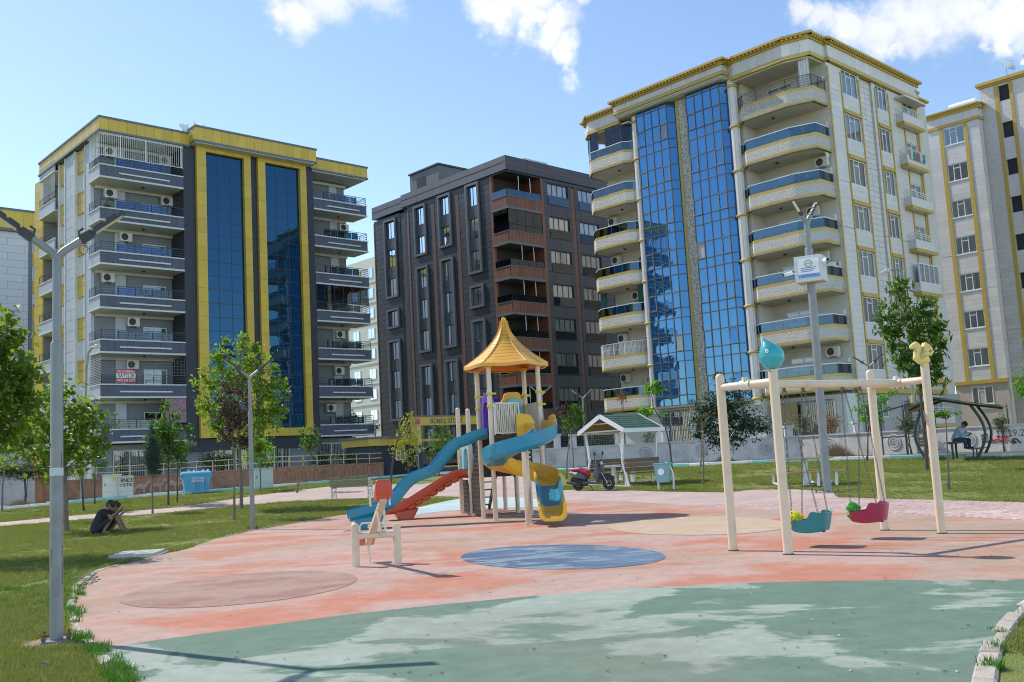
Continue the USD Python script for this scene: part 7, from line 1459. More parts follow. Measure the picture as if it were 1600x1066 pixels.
# ------------------------------------------------------------------ trees and shrubs
BARK = mat('grey_bark', (.16, .125, .095), r=.9, n=.3, ns=9, bump=.8, bs=30, dist=.02); BARK2 = mat('dark_bark', (.075, .055, .042), r=.9, n=.3, ns=9, bump=.8, bs=30, dist=.02)
LF = {'maple': leafmat('maple_leaf', [(.06, .095, .014), (.09, .135, .018), (.13, .175, .025), (.19, .22, .034)]), 'plane': leafmat('plane_leaf', [(.07, .11, .014), (.13, .17, .022), (.18, .22, .03), (.24, .26, .05)]),
      'plum': leafmat('plum_leaf', [(.035, .020, .018), (.055, .03, .022), (.08, .045, .025), (.06, .05, .02)], trans=.2), 'blue': leafmat('conifer_needle', [(.03, .06, .045), (.045, .085, .065), (.065, .11, .09)], trans=.1, rough=.6),
      'autumn': leafmat('autumn_leaf', [(.12, .12, .02), (.22, .17, .025), (.28, .20, .03), (.16, .09, .02)]), 'green': leafmat('mid_green_leaf', [(.03, .065, .012), (.05, .095, .016), (.08, .13, .025)]), 'bright': leafmat('bright_leaf', [(.05, .12, .012), (.08, .17, .02), (.13, .22, .03)]), 'chestnut': leafmat('chestnut_leaf', [(.035, .07, .012), (.06, .10, .016), (.10, .145, .022), (.15, .17, .03)]), 'olive': leafmat('olive_leaf', [(.05, .06, .025), (.075, .085, .035), (.10, .11, .05)], trans=.2),
      'dark': leafmat('dark_shrub_leaf', [(.012, .03, .012), (.02, .045, .016), (.035, .065, .022)], trans=.15), 'dry': leafmat('dry_grass_blade', [(.30, .22, .12), (.38, .30, .17), (.22, .16, .09)], trans=.1, rough=.8, k=1.0, tint=(1.1, 1.0, .9)), 'rust': leafmat('rusty_leaf', [(.12, .055, .025), (.18, .08, .035), (.10, .08, .03)], trans=.2)}
def leaves(P, size, r, asp=.55, up=.35, droop=0.):
    n = len(P); d = r.normal(0, 1, (n, 3)); d[:, 2] -= droop; d /= np.linalg.norm(d, axis=1, keepdims=True); q = r.normal(0, 1, (n, 3)); q[:, 2] += up * 3; nr = q - d * (q * d).sum(1, keepdims=True); nr /= np.linalg.norm(nr, axis=1, keepdims=True); s = np.cross(d, nr)
    L_ = size * r.uniform(.65, 1.3, (n, 1)); W = L_ * asp * .5
    V = np.stack([P - d * L_ * .5, P + s * W + nr * L_ * .10, P + d * L_ * .5 - nr * L_ * .06, P - s * W + nr * L_ * .10], 1).reshape(-1, 3); i = np.arange(n)[:, None] * 4
    return V, np.vstack([i + [0, 1, 2], i + [0, 2, 3]])
def crown_points(clumps, Y, dens, r, flat=1.0, dyf=.8, hole=.36):
    """Leaf positions in clumps (px, py, radius in pixels of the photograph, at depth Y)."""
    out = []; cs_ = []
    for x, y, rp in clumps:
        ra = rp * Y / F_PX; dy_ = r.uniform(-dyf, dyf) * ra; c = at(x, y, Y); c = CAM + (c - CAM) * ((Y + dy_) / Y); cs_.append((c, ra)); n = int(dens * rp * rp)
        n = max(6, int(n * .62)); d = np.clip(r.normal(0, .56, (n, 3)), -1.5, 1.5); p = c + d * ra * [1, 1, flat]
        nz = meshkit.noise(p / max(.22, min(.4, ra * .4)), 3); out.append(p[nz > hole])
    return np.vstack(out), cs_
def tree(name, label, base_px, trunk, clumps, leaf, size, dens, r0, bark=BARK, seed=0, group=None, cat='tree', asp=.55, up=.35, flat=1.0, extra=(), base=None, Y=None, droop=0., hole=.47, dyf=.8):
    r = np.random.default_rng(100 + seed); b = G(*base_px) if base is None else V3(base); Y = Y or b[1]; t = thing(name, label, cat, b, 0, group)
    P = [b + [0, 0, -.15]] + [at(x, y, Y) for x, y in trunk]; P = np.array(P); R = np.linspace(r0, r0 * .42, len(P)); pts, cs_ = crown_points(clumps, Y, dens, r, flat, hole=hole, dyf=dyf)
    mb = MB().tube(P - b, R, 9); mb.lathe([(r0 * 1.5, -.1), (r0 * 1.15, .06), (r0, .2)], 9)
    obj('trunk', mb, bark, t, 50)
    for c, ra in cs_:   # limbs to each clump of leaves
        k = min(len(P) - 1, max(1, int(np.argmin(np.linalg.norm(P - c, axis=1) + np.maximum(0, P[:, 2] - c[2]) * 2)))); a = P[k]; m_ = (a + c) / 2 + r.normal(0, .12, 3) * ra; rl = max(.008, r0 * .30)
        lb = MB().tube(np.array([a, m_, c + (c - a) * .25]) - b, [rl, rl * .7, rl * .25], 5)
        for q in range(3): e = c + r.normal(0, .6, 3) * ra; lb.tube(np.array([m_ * .4 + c * .6, (m_ * .2 + c * .3 + e * .5), e]) - b, [rl * .5, rl * .35, rl * .15], 4)
        obj('limb', lb, bark, t)
    lv, lf = leaves(pts, size, r, asp, up, droop); obj('crown', MB().add(lv - b, lf), LF[leaf], t)
    for cl2, lf2, d2 in extra:
        p2, _ = crown_points(cl2, Y, d2, r); lv, lf_ = leaves(p2, size, r, asp, up); obj('reddish_foliage', MB().add(lv - b, lf_), LF[lf2], t)
    return t
def gY(X, Y): return g(X, Y)
tree('maple_tree', 'broad maple whose crown enters from the left edge of the picture', None, [(-66, 760), (-50, 690), (-40, 620), (-25, 560)], [(8, 500, 20), (25, 540, 24), (-5, 560, 38), (40, 588, 22), (0, 625, 50), (36, 640, 34), (-35, 580, 60), (-50, 650, 60), (8, 675, 28), (-90, 600, 60), (-60, 530, 40), (30, 605, 24), (-110, 660, 50), (12, 520, 10)], 'maple', .15, .62, .09, base=g(-11.6, 20.0), seed=1, asp=.85)
tree('maple_tree', 'leafy maple on the lawn above the squatting people, partly hidden by the near lamp post', (104, 831), [(103, 780), (101, 735), (98, 690), (96, 640)], [(60, 650, 32), (100, 640, 38), (140, 662, 30), (95, 690, 42), (50, 690, 30), (140, 700, 26), (162, 690, 13), (30, 682, 22), (122, 722, 20), (75, 724, 20), (152, 722, 10), (98, 612, 13), (68, 622, 16), (35, 725, 10), (125, 640, 22), (42, 735, 8)], 'maple', .155, .74, .075, seed=2, asp=.85)
tree('conifer', 'small dark conifer standing just behind the trunk of the leafy maple', (98, 818), [(96, 760), (95, 720)], [(96, 728, 10), (97, 742, 9), (95, 715, 8)], 'blue', .07, 9, .035, bark=BARK2, seed=3, asp=.25)
tree('young_tree', 'thin young tree behind the squatting people, its crown merging into the maple', (131, 800), [(128, 750), (127, 715), (126, 690)], [(126, 700, 14), (134, 690, 12), (118, 692, 10)], 'maple', .12, 2.4, .04, bark=BARK2, seed=4, asp=.85)
tree('young_tree', 'thin young tree in the grass to the left of the cream cabinets', (148, 788), [(148, 750), (149, 715)], [(152, 712, 12), (160, 725, 8), (145, 700, 10)], 'green', .12, 2.4, .035, bark=BARK2, seed=5, asp=.8)
tree('young_tree', 'sparse thin tree at the left edge before the weathered grey wall', (3, 800), [(4, 760), (8, 728), (14, 708)], [(-4, 722, 12), (12, 705, 12), (18, 718, 8), (-10, 740, 8), (20, 692, 7)], 'maple', .11, 1.6, .04, seed=6, asp=.8)
tree('conifer', 'small bluish spindle-shaped conifer on a thin bare stem', (238.5, 803), [(238, 770), (238, 740), (238, 690), (238, 672)], [(238, 738 - k * 6.0, 12.5 - abs(k - 4.5) * 1.3) for k in range(12)] + [(236, 667, 3)], 'blue', .085, 9.5, .035, bark=BARK, seed=7, asp=.22, up=.1, hole=.2, dyf=.2)
tree('young_tree', 'young round-headed tree between the small conifer and the blue waste container', (263, 790), [(263, 750), (263, 710), (264, 670), (265, 645)], [(265, 702, 24), (254, 672, 18), (270, 652, 16), (260, 635, 9), (246, 692, 15), (286, 690, 15), (280, 715, 13), (292, 672, 9), (240, 655, 8), (262, 682, 18)], 'green', .13, 2.3, .04, bark=BARK2, seed=8, asp=.7)
tree('young_tree', 'second slender stem beside the blue waste container', (277, 786), [(277, 750), (278, 720)], [(279, 708, 9), (286, 702, 8)], 'green', .12, 2.3, .03, bark=BARK2, seed=9, asp=.7)
tree('plane_tree', 'tall yellow-green plane tree before the tall yellow frames', (377, 796), [(377, 750), (374, 700), (372, 650), (374, 600), (376, 550)], [(378, 543, 12), (345, 560, 17), (402, 570, 20), (330, 600, 20), (370, 596, 30), (420, 610, 22), (352, 648, 28), (412, 650, 26), (322, 640, 14), (440, 612, 9), (432, 645, 12), (392, 680, 22), (382, 528, 8), (312, 625, 6), (352, 532, 6), (340, 668, 14), (318, 580, 7), (440, 592, 6), (400, 545, 8), (428, 575, 8), (440, 635, 7), (405, 700, 10)], 'plane', .15, 2.1, .065, seed=10, asp=.6, up=.1)
tree('plum_tree', 'small dark reddish plum tree in front of the tall plane tree', (366, 813), [(366, 770), (366, 730), (364, 690), (364, 650), (363, 620)], [(364, 620, 16), (350, 650, 17), (375, 650, 20), (360, 678, 18), (355, 602, 9), (385, 688, 11), (378, 618, 9), (368, 595, 7), (345, 630, 10)], 'plum', .10, 3.0, .04, bark=BARK, seed=11, asp=.55)
tree('young_tree', 'bushy light green young tree beside the pale green cabinet', (407, 768.5), [(407, 740), (406, 715), (405, 700)], [(405, 703, 18), (394, 714, 12), (418, 712, 13), (408, 692, 10), (398, 698, 9)], 'bright', .13, 3.0, .035, seed=12, asp=.6)
tree('leaning_tree', 'thin leaning young tree with a small tuft of leaves, left of the park bench', (464, 770.5), [(466, 755), (471, 730), (477, 710), (482, 690)], [(482, 690, 14), (474, 676, 7), (491, 680, 9), (470, 700, 5), (486, 700, 8), (484, 672, 5)], 'green', .13, 2.6, .035, seed=13, asp=.6, extra=[([(490, 672, 6), (480, 700, 6)], 'rust', 2.0)])
tree('bare_sapling', 'dark leaning nearly bare sapling behind the seesaw', (611, 781), [(611, 750), (614, 718), (620, 690), (630, 672), (636, 655)], [(634, 660, 7), (626, 672, 5), (640, 648, 6)], 'autumn', .10, 1.2, .04, bark=BARK2, seed=14)
tree('autumn_tree', 'small yellowing tree in front of the gatehouse', (638, 752), [(638, 730), (638, 712), (639, 690)], [(626, 702, 15), (640, 682, 15), (634, 662, 10), (650, 702, 10), (645, 718, 9), (622, 685, 8), (638, 698, 12)], 'autumn', .14, 2.3, .05, seed=15, bark=BARK2)
tree('young_tree', 'dense green young tree in front of the yellow gate', (686, 744), [(686, 725), (687, 705), (688, 690)], [(688, 690, 17), (680, 676, 10), (696, 705, 12), (684, 712, 12), (702, 682, 9), (692, 672, 9), (676, 698, 8)], 'green', .15, 2.8, .05, seed=16)
tree('twin_stem_tree', 'twin-stemmed tree with green and reddish leaves left of the white shelter', (885, 749), [(886, 720), (889, 690), (892, 668)], [(895, 652, 13), (905, 660, 9), (889, 664, 9), (898, 640, 8), (907, 646, 6)], 'green', .13, 3.0, .04, seed=17, extra=[([(880, 646, 9), (876, 640, 7), (886, 636, 6)], 'plum', 2.6)])
tree('young_tree', 'second thin stem of the reddish tree left of the white shelter', (897, 743.5), [(896, 720), (894, 695), (892, 675)], [(894, 664, 7), (900, 655, 6)], 'green', .12, 2.0, .035, seed=18)
tree('leaning_tree', 'curved thin young tree with few large leaves over the white shelter roof', (1051, 739), [(1047, 700), (1042, 676), (1031, 652), (1021, 638), (1018, 615)], [(1021, 605, 9), (1030, 608, 7), (1006, 640, 10), (1026, 599, 5), (1036, 652, 5), (1013, 648, 6), (1012, 608, 5)], 'bright', .24, 1.5, .04, bark=BARK2, seed=19, asp=.6)
tree('large_shrub', 'large dark green shrub spilling over the pale street wall', (1130, 724), [(1130, 700), (1131, 670), (1132, 640), (1130, 615)], [(1110, 640, 20), (1140, 622, 20), (1126, 600, 10), (1150, 652, 24), (1100, 664, 17), (1170, 662, 19), (1190, 665, 12), (1130, 678, 20), (1095, 642, 9), (1160, 612, 9), (1085, 655, 6), (1122, 585, 6), (1112, 690, 10), (1150, 685, 12), (1090, 680, 8), (1205, 655, 6), (1128, 640, 18)], 'dark', .17, 4.2, .07, bark=BARK2, seed=20, asp=.45, extra=[([(1095, 660, 12), (1080, 640, 6), (1105, 645, 9)], 'rust', .8)])
tree('young_tree', 'thin straight sapling in the lawn in front of the large shrub', (1099, 758.5), [(1099, 720), (1098, 690), (1098, 665)], [(1099, 662, 7), (1095, 650, 6), (1104, 655, 5)], 'olive', .10, 2.0, .035, seed=21)
tree('stake', 'thin bare stake beside the large shrub', (1095, 730), [(1096, 700), (1096, 680)], [(1096, 690, 3)], 'olive', .08, 1.0, .03, seed=22, cat='stake')
tree('chestnut_tree', 'tree with big compound leaves before the right-hand block, left of the green shelter', (1449, 736), [(1446, 690), (1440, 640), (1437, 600), (1432, 550), (1425, 500)], [(1404, 452, 15), (1386, 492, 16), (1376, 515, 10), (1420, 500, 20), (1450, 482, 15), (1440, 530, 26), (1465, 512, 12), (1410, 560, 18), (1462, 560, 15), (1450, 590, 17), (1470, 590, 10), (1405, 472, 10), (1392, 545, 9), (1430, 570, 16), (1440, 605, 9), (1472, 540, 8), (1378, 500, 7), (1415, 440, 7), (1395, 520, 12)], 'chestnut', .30, 1.25, .06, bark=BARK2, seed=23, asp=.30, up=.25, droop=.8)
tree('young_tree', 'thin sapling with flat yellow-green top in front of the seated person', (1483, 766), [(1481, 720), (1479, 680), (1478, 655)], [(1470, 647, 8), (1486, 644, 9), (1478, 650, 8), (1462, 650, 5), (1495, 646, 5)], 'plane', .10, 2.4, .03, seed=24, flat=.45)
tree('young_tree', 'small leafy tree on the wall side behind the third swing post', (1355, 721), [(1356, 690), (1357, 650), (1358, 640)], [(1345, 640, 10), (1365, 640, 10), (1380, 626, 9), (1340, 620, 6), (1350, 655, 7), (1395, 615, 6), (1372, 655, 6), (1388, 640, 5)], 'bright', .16, 2.0, .035, bark=BARK2, seed=25)
tree('broadleaf_tree', 'broadleaf tree of which one branch reaches in at the right edge', None, [(1650, 700), (1645, 650), (1630, 615)], [(1592, 598, 7), (1606, 612, 13), (1640, 600, 34), (1596, 606, 7), (1660, 560, 30)], 'bright', .2, 1.8, .06, base=g(22.0, 38.8), seed=26)
def shrub(name, label, px, py, rp, Y, leaf, size, dens, seed, group=None, asp=.4, flat=1.0, cat='shrub', hole=.3, more=()):
    c = at(px, py, Y); r = np.random.default_rng(300 + seed); z0 = float(gz(c[0], Y)); t = thing(name, label, cat, (c[0], Y, z0), 0, group); b = np.array([c[0], Y, z0])
    cl = [(px, py, rp)] + list(more); pts, cs_ = crown_points(cl, Y, dens, r, flat, hole=hole); lv, lf_ = leaves(pts, size, r, asp); obj('foliage', MB().add(lv - b, lf_), LF[leaf], t)
    st_ = MB()
    for k in range(5): e = cs_[0][0] - b + r.normal(0, .3, 3) * cs_[0][1]; st_.tube([(r.normal(0, .05), r.normal(0, .05), -.1), e * [.5, .5, .5], e], [.03, .02, .008], 5)
    obj('stems', st_, BARK2, t); return t
WY = lambda k: 50 + k
for i, (px, py, rp, Y, lf_, lab) in enumerate([(325, 722, 13, 52.5, 'dark', 'dark juniper behind the terracotta wall left of the plane tree'), (349, 720, 14, 53, 'dark', 'dark juniper behind the terracotta wall, just left of the plum tree'), (248, 722, 15, 50, 'dark', 'dark juniper behind the small conifer'), (503, 720, 16, 55.5, 'dark', 'spreading dark juniper behind the terracotta wall, right of the leaning tree'), (545, 718, 13, 57, 'dark', 'dark juniper behind the terracotta wall above the park bench'), (415, 726, 10, 53, 'dark', 'dark juniper behind the pale green cabinet'), (720, 700, 16, 62, 'dark', 'dark tall shrub behind the yellow gate'), (586, 668, 9, 75, 'dark', 'dark tree in the gap beside the charcoal block'), (936, 686, 20, 60, 'dark', 'dark green bush behind the wall seen under the white shelter'), (1014, 685, 9, 59, 'olive', 'small pale green bush on the garden wall behind the shelter'), (1298, 662, 13, 53, 'rust', 'rust-coloured dry bush behind the street wall beside the tallest lamp'), (1255, 660, 12, 54, 'olive', 'grey-green bush behind the street wall left of the tallest lamp'), (1418, 665, 12, 46, 'olive', 'yellowish bush behind the street wall left of the green shelter'), (1564, 661, 9, 43, 'olive', 'low green weed on top of the street wall at the right'), (972, 620, 8, 63, 'rust', 'rust-coloured plant spilling from the low white and gold balcony')]):
    shrub('garden_shrub', lab, px, py, rp, Y, lf_, .16 if lf_ != 'dark' else .14, 7, i, asp=.3)
shrub('hedge', 'loose olive hedge behind the weathered grey wall at the left edge', 40, 735, 10, 44, 'olive', .13, 6, 40, cat='hedge', more=[(x, 736 + (x % 3), 10) for x in range(-10, 110, 14)])
for i, (px, py, rp, Y, lab) in enumerate([(1305, 694, 17, 47, 'dry tan grass growing at the foot of the street wall'), (1132, 714, 9, 51, 'low dry brush at the foot of the wall below the large shrub'), (30, 772, 9, 42, 'dry grass at the foot of the weathered wall')]):
    t = thing('dry_grass', lab, 'grass', None or (at(px, py, Y)[0], Y, float(gz(at(px, py, Y)[0], Y))), 0, kind='stuff'); r = np.random.default_rng(50 + i); n = 900; w_ = rp * Y / F_PX * 1.5; bx_ = r.normal(0, w_ * .5, n); by_ = r.normal(0, .25, n); hh = r.uniform(.3, 1.0, n) * rp * 1.5 * Y / F_PX * np.exp(-(bx_ / w_) ** 2); dx, dy2 = r.normal(0, .25, n) * hh, r.normal(0, .2, n) * hh
    V = np.stack([np.stack([bx_ - .012, by_, np.zeros(n)], 1), np.stack([bx_ + .012, by_, np.zeros(n)], 1), np.stack([bx_ + dx, by_ + dy2, hh], 1)], 1).reshape(-1, 3); obj('blades', MB().add(V, np.arange(3 * n).reshape(-1, 3)), LF['dry'], t)

# ------------------------------------------------------------------ grass blades and litter
GM = leafmat('grass_blade', [(.14, .15, .035), (.10, .16, .03), (.13, .19, .035), (.24, .21, .09)], trans=.3, rough=.6, k=1.5, tint=(1.4, 1.5, .9)); GMB = leafmat('lush_grass_blade', [(.06, .15, .015), (.09, .20, .02), (.12, .24, .03)], trans=.3, rough=.55, k=1.1, tint=(1.4, 1.6, .8))
protos = UsdGeom.Scope.Define(stage, '/World/Looks_grass') if False else None
def tuft(path, n, h, spread, m, seed):
    r = np.random.default_rng(seed); a = r.uniform(0, 2 * np.pi, n); q = spread * np.sqrt(r.uniform(0, 1, n)); b = np.stack([q * np.cos(a), q * np.sin(a), np.full(n, -.01)], 1); hh = h * r.uniform(.5, 1.2, n); ln = r.uniform(.15, .8, n); la = a + r.normal(0, .8, n); w = .0032 + h * .03
    s = np.stack([-np.sin(la), np.cos(la), np.zeros(n)], 1) * w; d = np.stack([np.cos(la) * ln * hh, np.sin(la) * ln * hh, hh], 1)
    V = np.stack([b - s, b + s, b + d * [.45, .45, .6] + s * .7, b + d * [.45, .45, .6] - s * .7, b + d], 1).reshape(-1, 3); i = np.arange(n)[:, None] * 5
    mb = MB().add(V, np.vstack([i + [0, 1, 2], i + [0, 2, 3], i + [3, 2, 4]])); v, f = mb.arr(); p = UsdGeom.Mesh.Define(stage, path); p.CreatePointsAttr(Vt.Vec3fArray.FromNumpy(v.astype(np.float32))); p.CreateFaceVertexCountsAttr(Vt.IntArray.FromNumpy(np.full(len(f), 3, np.int32))); p.CreateFaceVertexIndicesAttr(Vt.IntArray.FromNumpy(f.astype(np.int32).ravel())); p.CreateSubdivisionSchemeAttr('none'); UsdShade.MaterialBindingAPI.Apply(p.GetPrim()).Bind(m)
def scatter(name, label, P, sc, m, h, n, spread):
    pi = UsdGeom.PointInstancer.Define(stage, f'/World/{name}'); paths = []
    for k in range(4): tuft(f'/World/{name}/tuft_{k:03d}', n, h, spread, m, 70 + k); paths.append(f'/World/{name}/tuft_{k:03d}')
    pi.CreatePrototypesRel().SetTargets([Sdf.Path(x) for x in paths]); r = np.random.default_rng(5); k = len(P); pi.CreateProtoIndicesAttr(Vt.IntArray.FromNumpy(r.integers(0, 4, k).astype(np.int32))); pi.CreatePositionsAttr(Vt.Vec3fArray.FromNumpy(P.astype(np.float32)))
    a = r.uniform(0, 2 * np.pi, k); q = np.zeros((k, 4), np.float16); q[:, 0] = 0; ori = Vt.QuathArray([Gf.Quath(float(math.cos(x / 2)), 0, 0, float(math.sin(x / 2))) for x in a]); pi.CreateOrientationsAttr(ori); pi.CreateScalesAttr(Vt.Vec3fArray.FromNumpy(np.repeat(sc[:, None], 3, 1).astype(np.float32))); keys(pi.GetPrim(), label, 'grass', None, 'stuff')
solid = unary_union([RUB.buffer(.10), PATHP.buffer(.03), road.buffer(.35)])
r = np.random.default_rng(9)
def area(n, x0, x1, y0, y1): q = np.stack([r.uniform(x0, x1, n), r.uniform(y0, y1, n)], 1); return q
Q = np.vstack([area(26000, -7.5, -2, 7, 12), area(30000, -12, -2.5, 12, 20), area(34000, -18, -2, 20, 36), area(26000, -24, -5, 34, 56), area(9000, 3.5, 8, 6.5, 11), area(36000, 1.5, 20, 18, 36), area(22000, 2, 26, 34, 50)])
Q = Q[np.abs(Q[:, 0]) < Q[:, 1] * .62 + .6]; Q = Q[~contains_xy(solid, Q[:, 0], Q[:, 1])]
nz = meshkit.fbm(np.column_stack([Q * .55, np.zeros(len(Q))]), 4, 2); keep = (nz > .40) | (r.random(len(Q)) < .25); keep &= ~((np.hypot(Q[:, 0] - b1[0], Q[:, 1] - b1[1]) < .3 + .12 * r.random(len(Q)))); keep &= ~(np.hypot(Q[:, 0] - cs_[0] if not isinstance(cs_, list) else Q[:, 0] * 0 + 9, Q[:, 1] * 0) < .1)
Q = Q[keep]; nz = nz[keep]; cov = G(215, 869); msk = (np.abs(Q[:, 0] - cov[0]) > .5) | (np.abs(Q[:, 1] - cov[1]) > .55); Q, nz = Q[msk], nz[msk]
scatter('lawn_grass', 'short green and straw coloured lawn grass around the playground', np.column_stack([Q, gz(Q[:, 0], Q[:, 1])]), (.55 + 1.0 * nz) * r.uniform(.7, 1.25, len(Q)) * np.clip(.75 + Q[:, 1] * .018, .8, 1.5), GM, .05, 14, .075)
edge = []
for px, py, n, s in ((150, 1020, 90, 12), (185, 1050, 110, 16), (115, 960, 60, 12), (112, 925, 90, 14), (100, 900, 60, 14), (140, 880, 40, 12), (195, 1068, 60, 10), (60, 935, 50, 25), (1556, 1015, 14, 7), (1551, 1045, 14, 7), (95, 945, 60, 16), (130, 1000, 40, 8), (290, 775 + 90, 25, 12), (375, 796, 25, 5), (1560, 988, 8, 5)):
    for _ in range(n):
        p = G(px + r.normal(0, s), py + r.normal(0, s * .45)); edge.append((p[0], p[1]))
for _ in range(46):
    cx_, cy_ = r.uniform(-8, -2.5), r.uniform(7.4, 15)
    for _k in range(int(r.uniform(4, 14))): edge.append((cx_ + r.normal(0, .16), cy_ + r.normal(0, .16)))
edge = np.array(edge); edge = edge[~contains_xy(RUB.buffer(-.10), edge[:, 0], edge[:, 1])]
scatter('tall_grass', 'taller bright green grass tufts along the concrete edging', np.column_stack([edge, gz(edge[:, 0], edge[:, 1])]), r.uniform(.3, .95, len(edge)), GMB, .095, 16, .06)
# bare earth at the foot of the near lamp, fallen leaves, litter
EARTH = mat('bare_earth', (.26, .17, .11), r=.95, n=.25, ns=4, bump=.8, bs=30, dist=.02)
lt = np.linspace(0, 2 * np.pi, 30)[:-1]; struct('bare_earth_patch', drape(Polygon([(b1[0] - .08 + (.36 + .06 * math.sin(3 * t) + .03 * math.sin(7 * t)) * math.cos(t), b1[1] - .03 + (.24 + .04 * math.cos(4 * t)) * math.sin(t)) for t in lt]).difference(RUB.buffer(.1)), .2, .008), EARTH)
dbl = []
for k in range(240):
    x, y = r.uniform(150, 1580), r.uniform(835, 1060); p = G(x, y)
    if RUB.contains(Point(p[0], p[1])): dbl.append((p, r.random()))
LV = [mat('fallen_leaf_brown', (.09, .05, .03), r=.9, n=.2), mat('paper_scrap', (.6, .6, .58), r=.8), mat('fallen_leaf_dark', (.04, .03, .025), r=.9)]
lit = [MB(), MB(), MB()]
for i, (p, u_) in enumerate(dbl):
    k = 1 if u_ < .22 else (0 if u_ < .6 else 2); s = r.uniform(.008, .026) if k != 1 else r.uniform(.006, .018); a = r.uniform(0, 6.28); d = np.array([math.cos(a), math.sin(a), 0]); n = np.array([-d[1], d[0], 0]); o = np.array([p[0], p[1], .019 + .004])
    lit[k].add([o - d * s, o + n * s * .5 + [0, 0, s * .3], o + d * s + [0, 0, s * .2], o - n * s * .5 + [0, 0, s * .25]], [[0, 1, 2], [0, 2, 3]])
for k, nm in enumerate(('fallen_leaves', 'paper_scraps', 'dark_specks')): obj(nm, lit[k], LV[k], None, label=['dry brown fallen leaves scattered over the rubber surface', 'tiny white paper scraps scattered over the rubber surface', 'dark specks of bark scattered over the rubber surface'][k], cat='litter', kind='stuff')
ru = MB()
for k in range(120):
    p = G(135 + r.normal(0, 9), 903 + r.normal(0, 5)); s = r.uniform(.01, .035); ru.tm(trimesh.creation.icosphere(0, 1.0), np.array([[s * r.uniform(.6, 1.8), 0, 0, p[0]], [0, s, 0, p[1]], [0, 0, s * .5, p[2] + .02], [0, 0, 0, 1.0]]))
for k in range(40):
    p = G(212 + r.normal(0, 6), 876 + r.normal(0, 2)); s = r.uniform(.01, .03); ru.tm(trimesh.creation.icosphere(0, 1.0), np.array([[s * r.uniform(.6, 1.8), 0, 0, p[0]], [0, s, 0, p[1]], [0, 0, s * .5, p[2] + .02], [0, 0, 0, 1.0]]))
obj('rubble', ru, mat('rubble_grey', (.2, .18, .15), r=.95, n=.3, ns=12), None, label='small grey rubble lying at the lawn edge beside the rubber surface', cat='rubble', kind='stuff')
q = G(71, 1040); obj('bottle_cap', MB().tm(rbox(q[0] - .02, q[0] + .03, q[1] - .015, q[1] + .015, .02, .035, .005)), mat('cap_blue', (.02, .12, .5), r=.4), None, label='small blue plastic scrap lying in the lower left grass', cat='litter')

# ------------------------------------------------------------------ belongings on the balconies
bk = thing('bicycle', 'dark bicycle hooked outside the railing of a left balcony of the yellow-framed block', 'bicycle', at(130.5, 397.5, 65.9), AZ + .25)
for x in (0, 1.0):
    w_ = obj('wheel', MB().tube([(x + .32 * math.cos(t), 0, .33 + .32 * math.sin(t)) for t in np.linspace(0, 2 * np.pi, 29)[:-1]], .02, 6, closed=True), DFRAME, bk); sp_ = MB()
    for k in range(8): sp_.beam((x, 0, .33), (x + .31 * math.cos(k * .785), 0, .33 + .31 * math.sin(k * .785)), .008)
    obj('spokes', sp_, GALV, w_)
fr_ = MB()
for a, b in (((0, .33), (.15, .85)), ((.15, .8), (.65, .8)), ((.65, .86), (.5, .3)), ((.5, .3), (.15, .8)), ((.5, .3), (1.0, .33)), ((1.0, .33), (.62, .75))): fr_.tube([(a[0], 0, a[1]), (b[0], 0, b[1])], .02, 6)
obj('frame', fr_, mat('bike_frame', (.05, .05, .06), r=.4), bk); obj('saddle', MB().tm(rbox(.55, .78, -.06, .06, .86, .92, .02)), DFRAME, bk); obj('handlebar', MB().tube([(.1, -.25, .95), (.15, 0, .92), (.1, .25, .95)], .015, 6), DFRAME, bk)
def onL(x, y, z): return loc(PL, AZ, x, y, z)
eg = thing('hanging_chair', 'dark wicker egg-shaped hanging chair on the lowest right balcony of the yellow-framed block', 'chair', onL(20.6, 1.0, 3.85), AZ); mb = MB()
for k in range(12):
    a = k * math.pi / 6; mb.tube([(.42 * math.sin(t) * math.cos(a), .42 * math.sin(t) * math.sin(a), 1.1 - .62 * math.cos(t)) for t in np.linspace(.05, 3.0, 12)], .016, 4)
for z in (.7, .95, 1.2, 1.45): r_ = .42 * math.sqrt(max(0, 1 - ((z - 1.1) / .62) ** 2)); mb.tube([(r_ * math.cos(t), r_ * math.sin(t), z) for t in np.linspace(0, 2 * np.pi, 17)[:-1]], .016, 4, closed=True)
obj('basket', mb, BARK2, eg); obj('stand', MB().tube([(0, .5, 0), (0, .55, 1.2), (0, .4, 1.9), (0, .05, 2.0), (0, 0, 1.75)], .03, 6), DFRAME, eg); obj('cushion', MB().tm(hull([((0, 0, .62), .2), ((0, .1, .8), .2)])), mat('cushion_grey', (.2, .2, .22), r=.9), eg, 40)
def chair(label, p, yaw, m):
    t = thing('plastic_chair', label, 'chair', p, yaw); obj('seat', MB().tm(rbox(-.22, .22, -.22, .22, .42, .46, .01)), m, t); obj('backrest', MB().tm(rbox(-.22, .22, .19, .23, .47, .88, .012)), m, t)
    for x in (-.19, .19):
        for y in (-.19, .19): obj('leg', MB().beam((x, y, 0), (x, y, .42), .035), m, t)
CHW, CHB = mat('chair_white', (.6, .6, .58), r=.5), mat('chair_blue', (.05, .13, .3), r=.5)
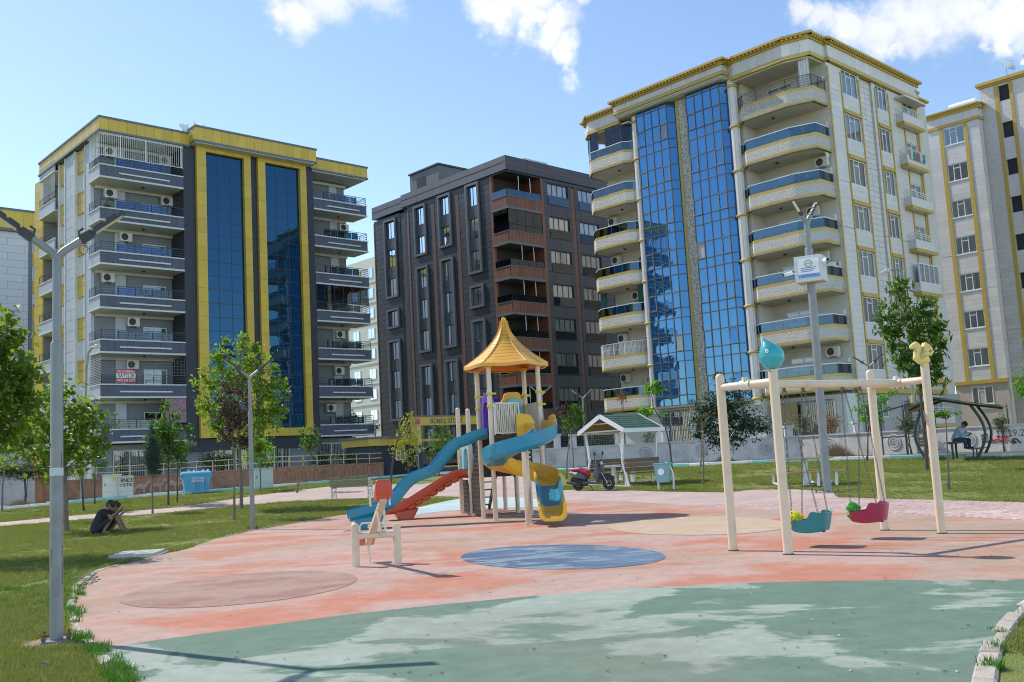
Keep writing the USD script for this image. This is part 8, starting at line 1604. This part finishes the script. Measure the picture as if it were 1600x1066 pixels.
for lab, x, y, k, yw, m_ in (('white plastic chair on the third left balcony of the yellow-framed block from below', 2.9, 1.2, 2, .4, CHW), ('white plastic chair on the top left balcony of the yellow-framed block', 2.6, 1.0, 6, -.3, CHW), ('blue plastic chair on the third right balcony from below of the yellow-framed block', 19.2, 1.1, 2, .9, CHB), ('blue plastic chair on the second left balcony from above of the yellow-framed block', 4.4, 1.2, 5, .2, CHB)):
    chair(lab, onL(x, y, 4.66 + 3.056 * k - .79), AZ + yw, m_)
def rack(label, p, yaw):
    t = thing('drying_rack', label, 'drying rack', p, yaw); f = MB()
    for x in (-.6, .6): f.tube([(x, -.3, 0), (x, .3, 1.05)], .014, 5).tube([(x, .3, 0), (x, -.3, 1.05)], .014, 5)
    for y in np.linspace(-.4, .4, 6): f.tube([(-.7, y, 1.06), (.7, y, 1.06)], .008, 4)
    obj('rack_frame', f, WFRAME, t)
    for i, y in enumerate((-.4, -.24, .08, .4)): obj('hung_cloth', MB().grid(np.array([[(x, y + .012 * math.sin(x * 20), z) for x in np.linspace(-.55 + i * .12, .1 + i * .12, 10)] for z in (.45 + .1 * i, 1.07)])), mat(f'hung_cloth_{i}', [(.5, .5, .52), (.2, .06, .08), (.1, .2, .35), (.55, .5, .4)][i], r=.9, n=.1), t)
rack('drying rack with clothes on a near upper balcony of the white and gold block', loc(PR, RZ, -4.6, .9, CAPS[4] - .85), RZ + .2); rack('drying rack with clothes on the middle left balcony of the yellow-framed block', onL(4.0, .9, 4.66 + 3.056 * 3 - .79), AZ)
lad = thing('step_ladder', 'dark step ladder leaning on the lowest far balcony of the white and gold block', 'ladder', loc(PR, RZ, -17.6, 1.2, CAPS[0] - .95), RZ)
for x in (-.2, .2): obj('rail', MB().beam((x, 0, 0), (x * .7, .35, 1.7), .04), DFRAME, lad)
for k in range(5): obj('rung', MB().beam((-.19 + k * .012, .06 + k * .065, .3 + k * .3), (.19 - k * .012, .06 + k * .065, .3 + k * .3), .03), DFRAME, lad)
def plant(label, p, lf_, seed):
    t = thing('potted_plant', label, 'plant', p); obj('pot', MB().lathe([(.001, 0), (.12, 0), (.16, .25), (.17, .28), (.14, .28), (.13, .24), (.001, .22)], 12), TERRA2, t); r = np.random.default_rng(seed); P = r.normal(0, .16, (160, 3)) + [0, 0, .55]; lv, f_ = leaves(P, .13, r); obj('leaves', MB().add(lv, f_), LF[lf_], t)
plant('potted plant on the left rail corner of the second balcony from above, yellow-framed block', onL(.7, .7, 4.66 + 3.056 * 5 - .3), 'green', 1); plant('potted plant on the lowest far balcony of the white and gold block', loc(PR, RZ, -19.0, .5, CAPS[0] - .5), 'green', 2); plant('potted plant on the near middle balcony of the white and gold block', loc(PR, RZ, -6.0, .8, CAPS[3] - .4), 'green', 3)
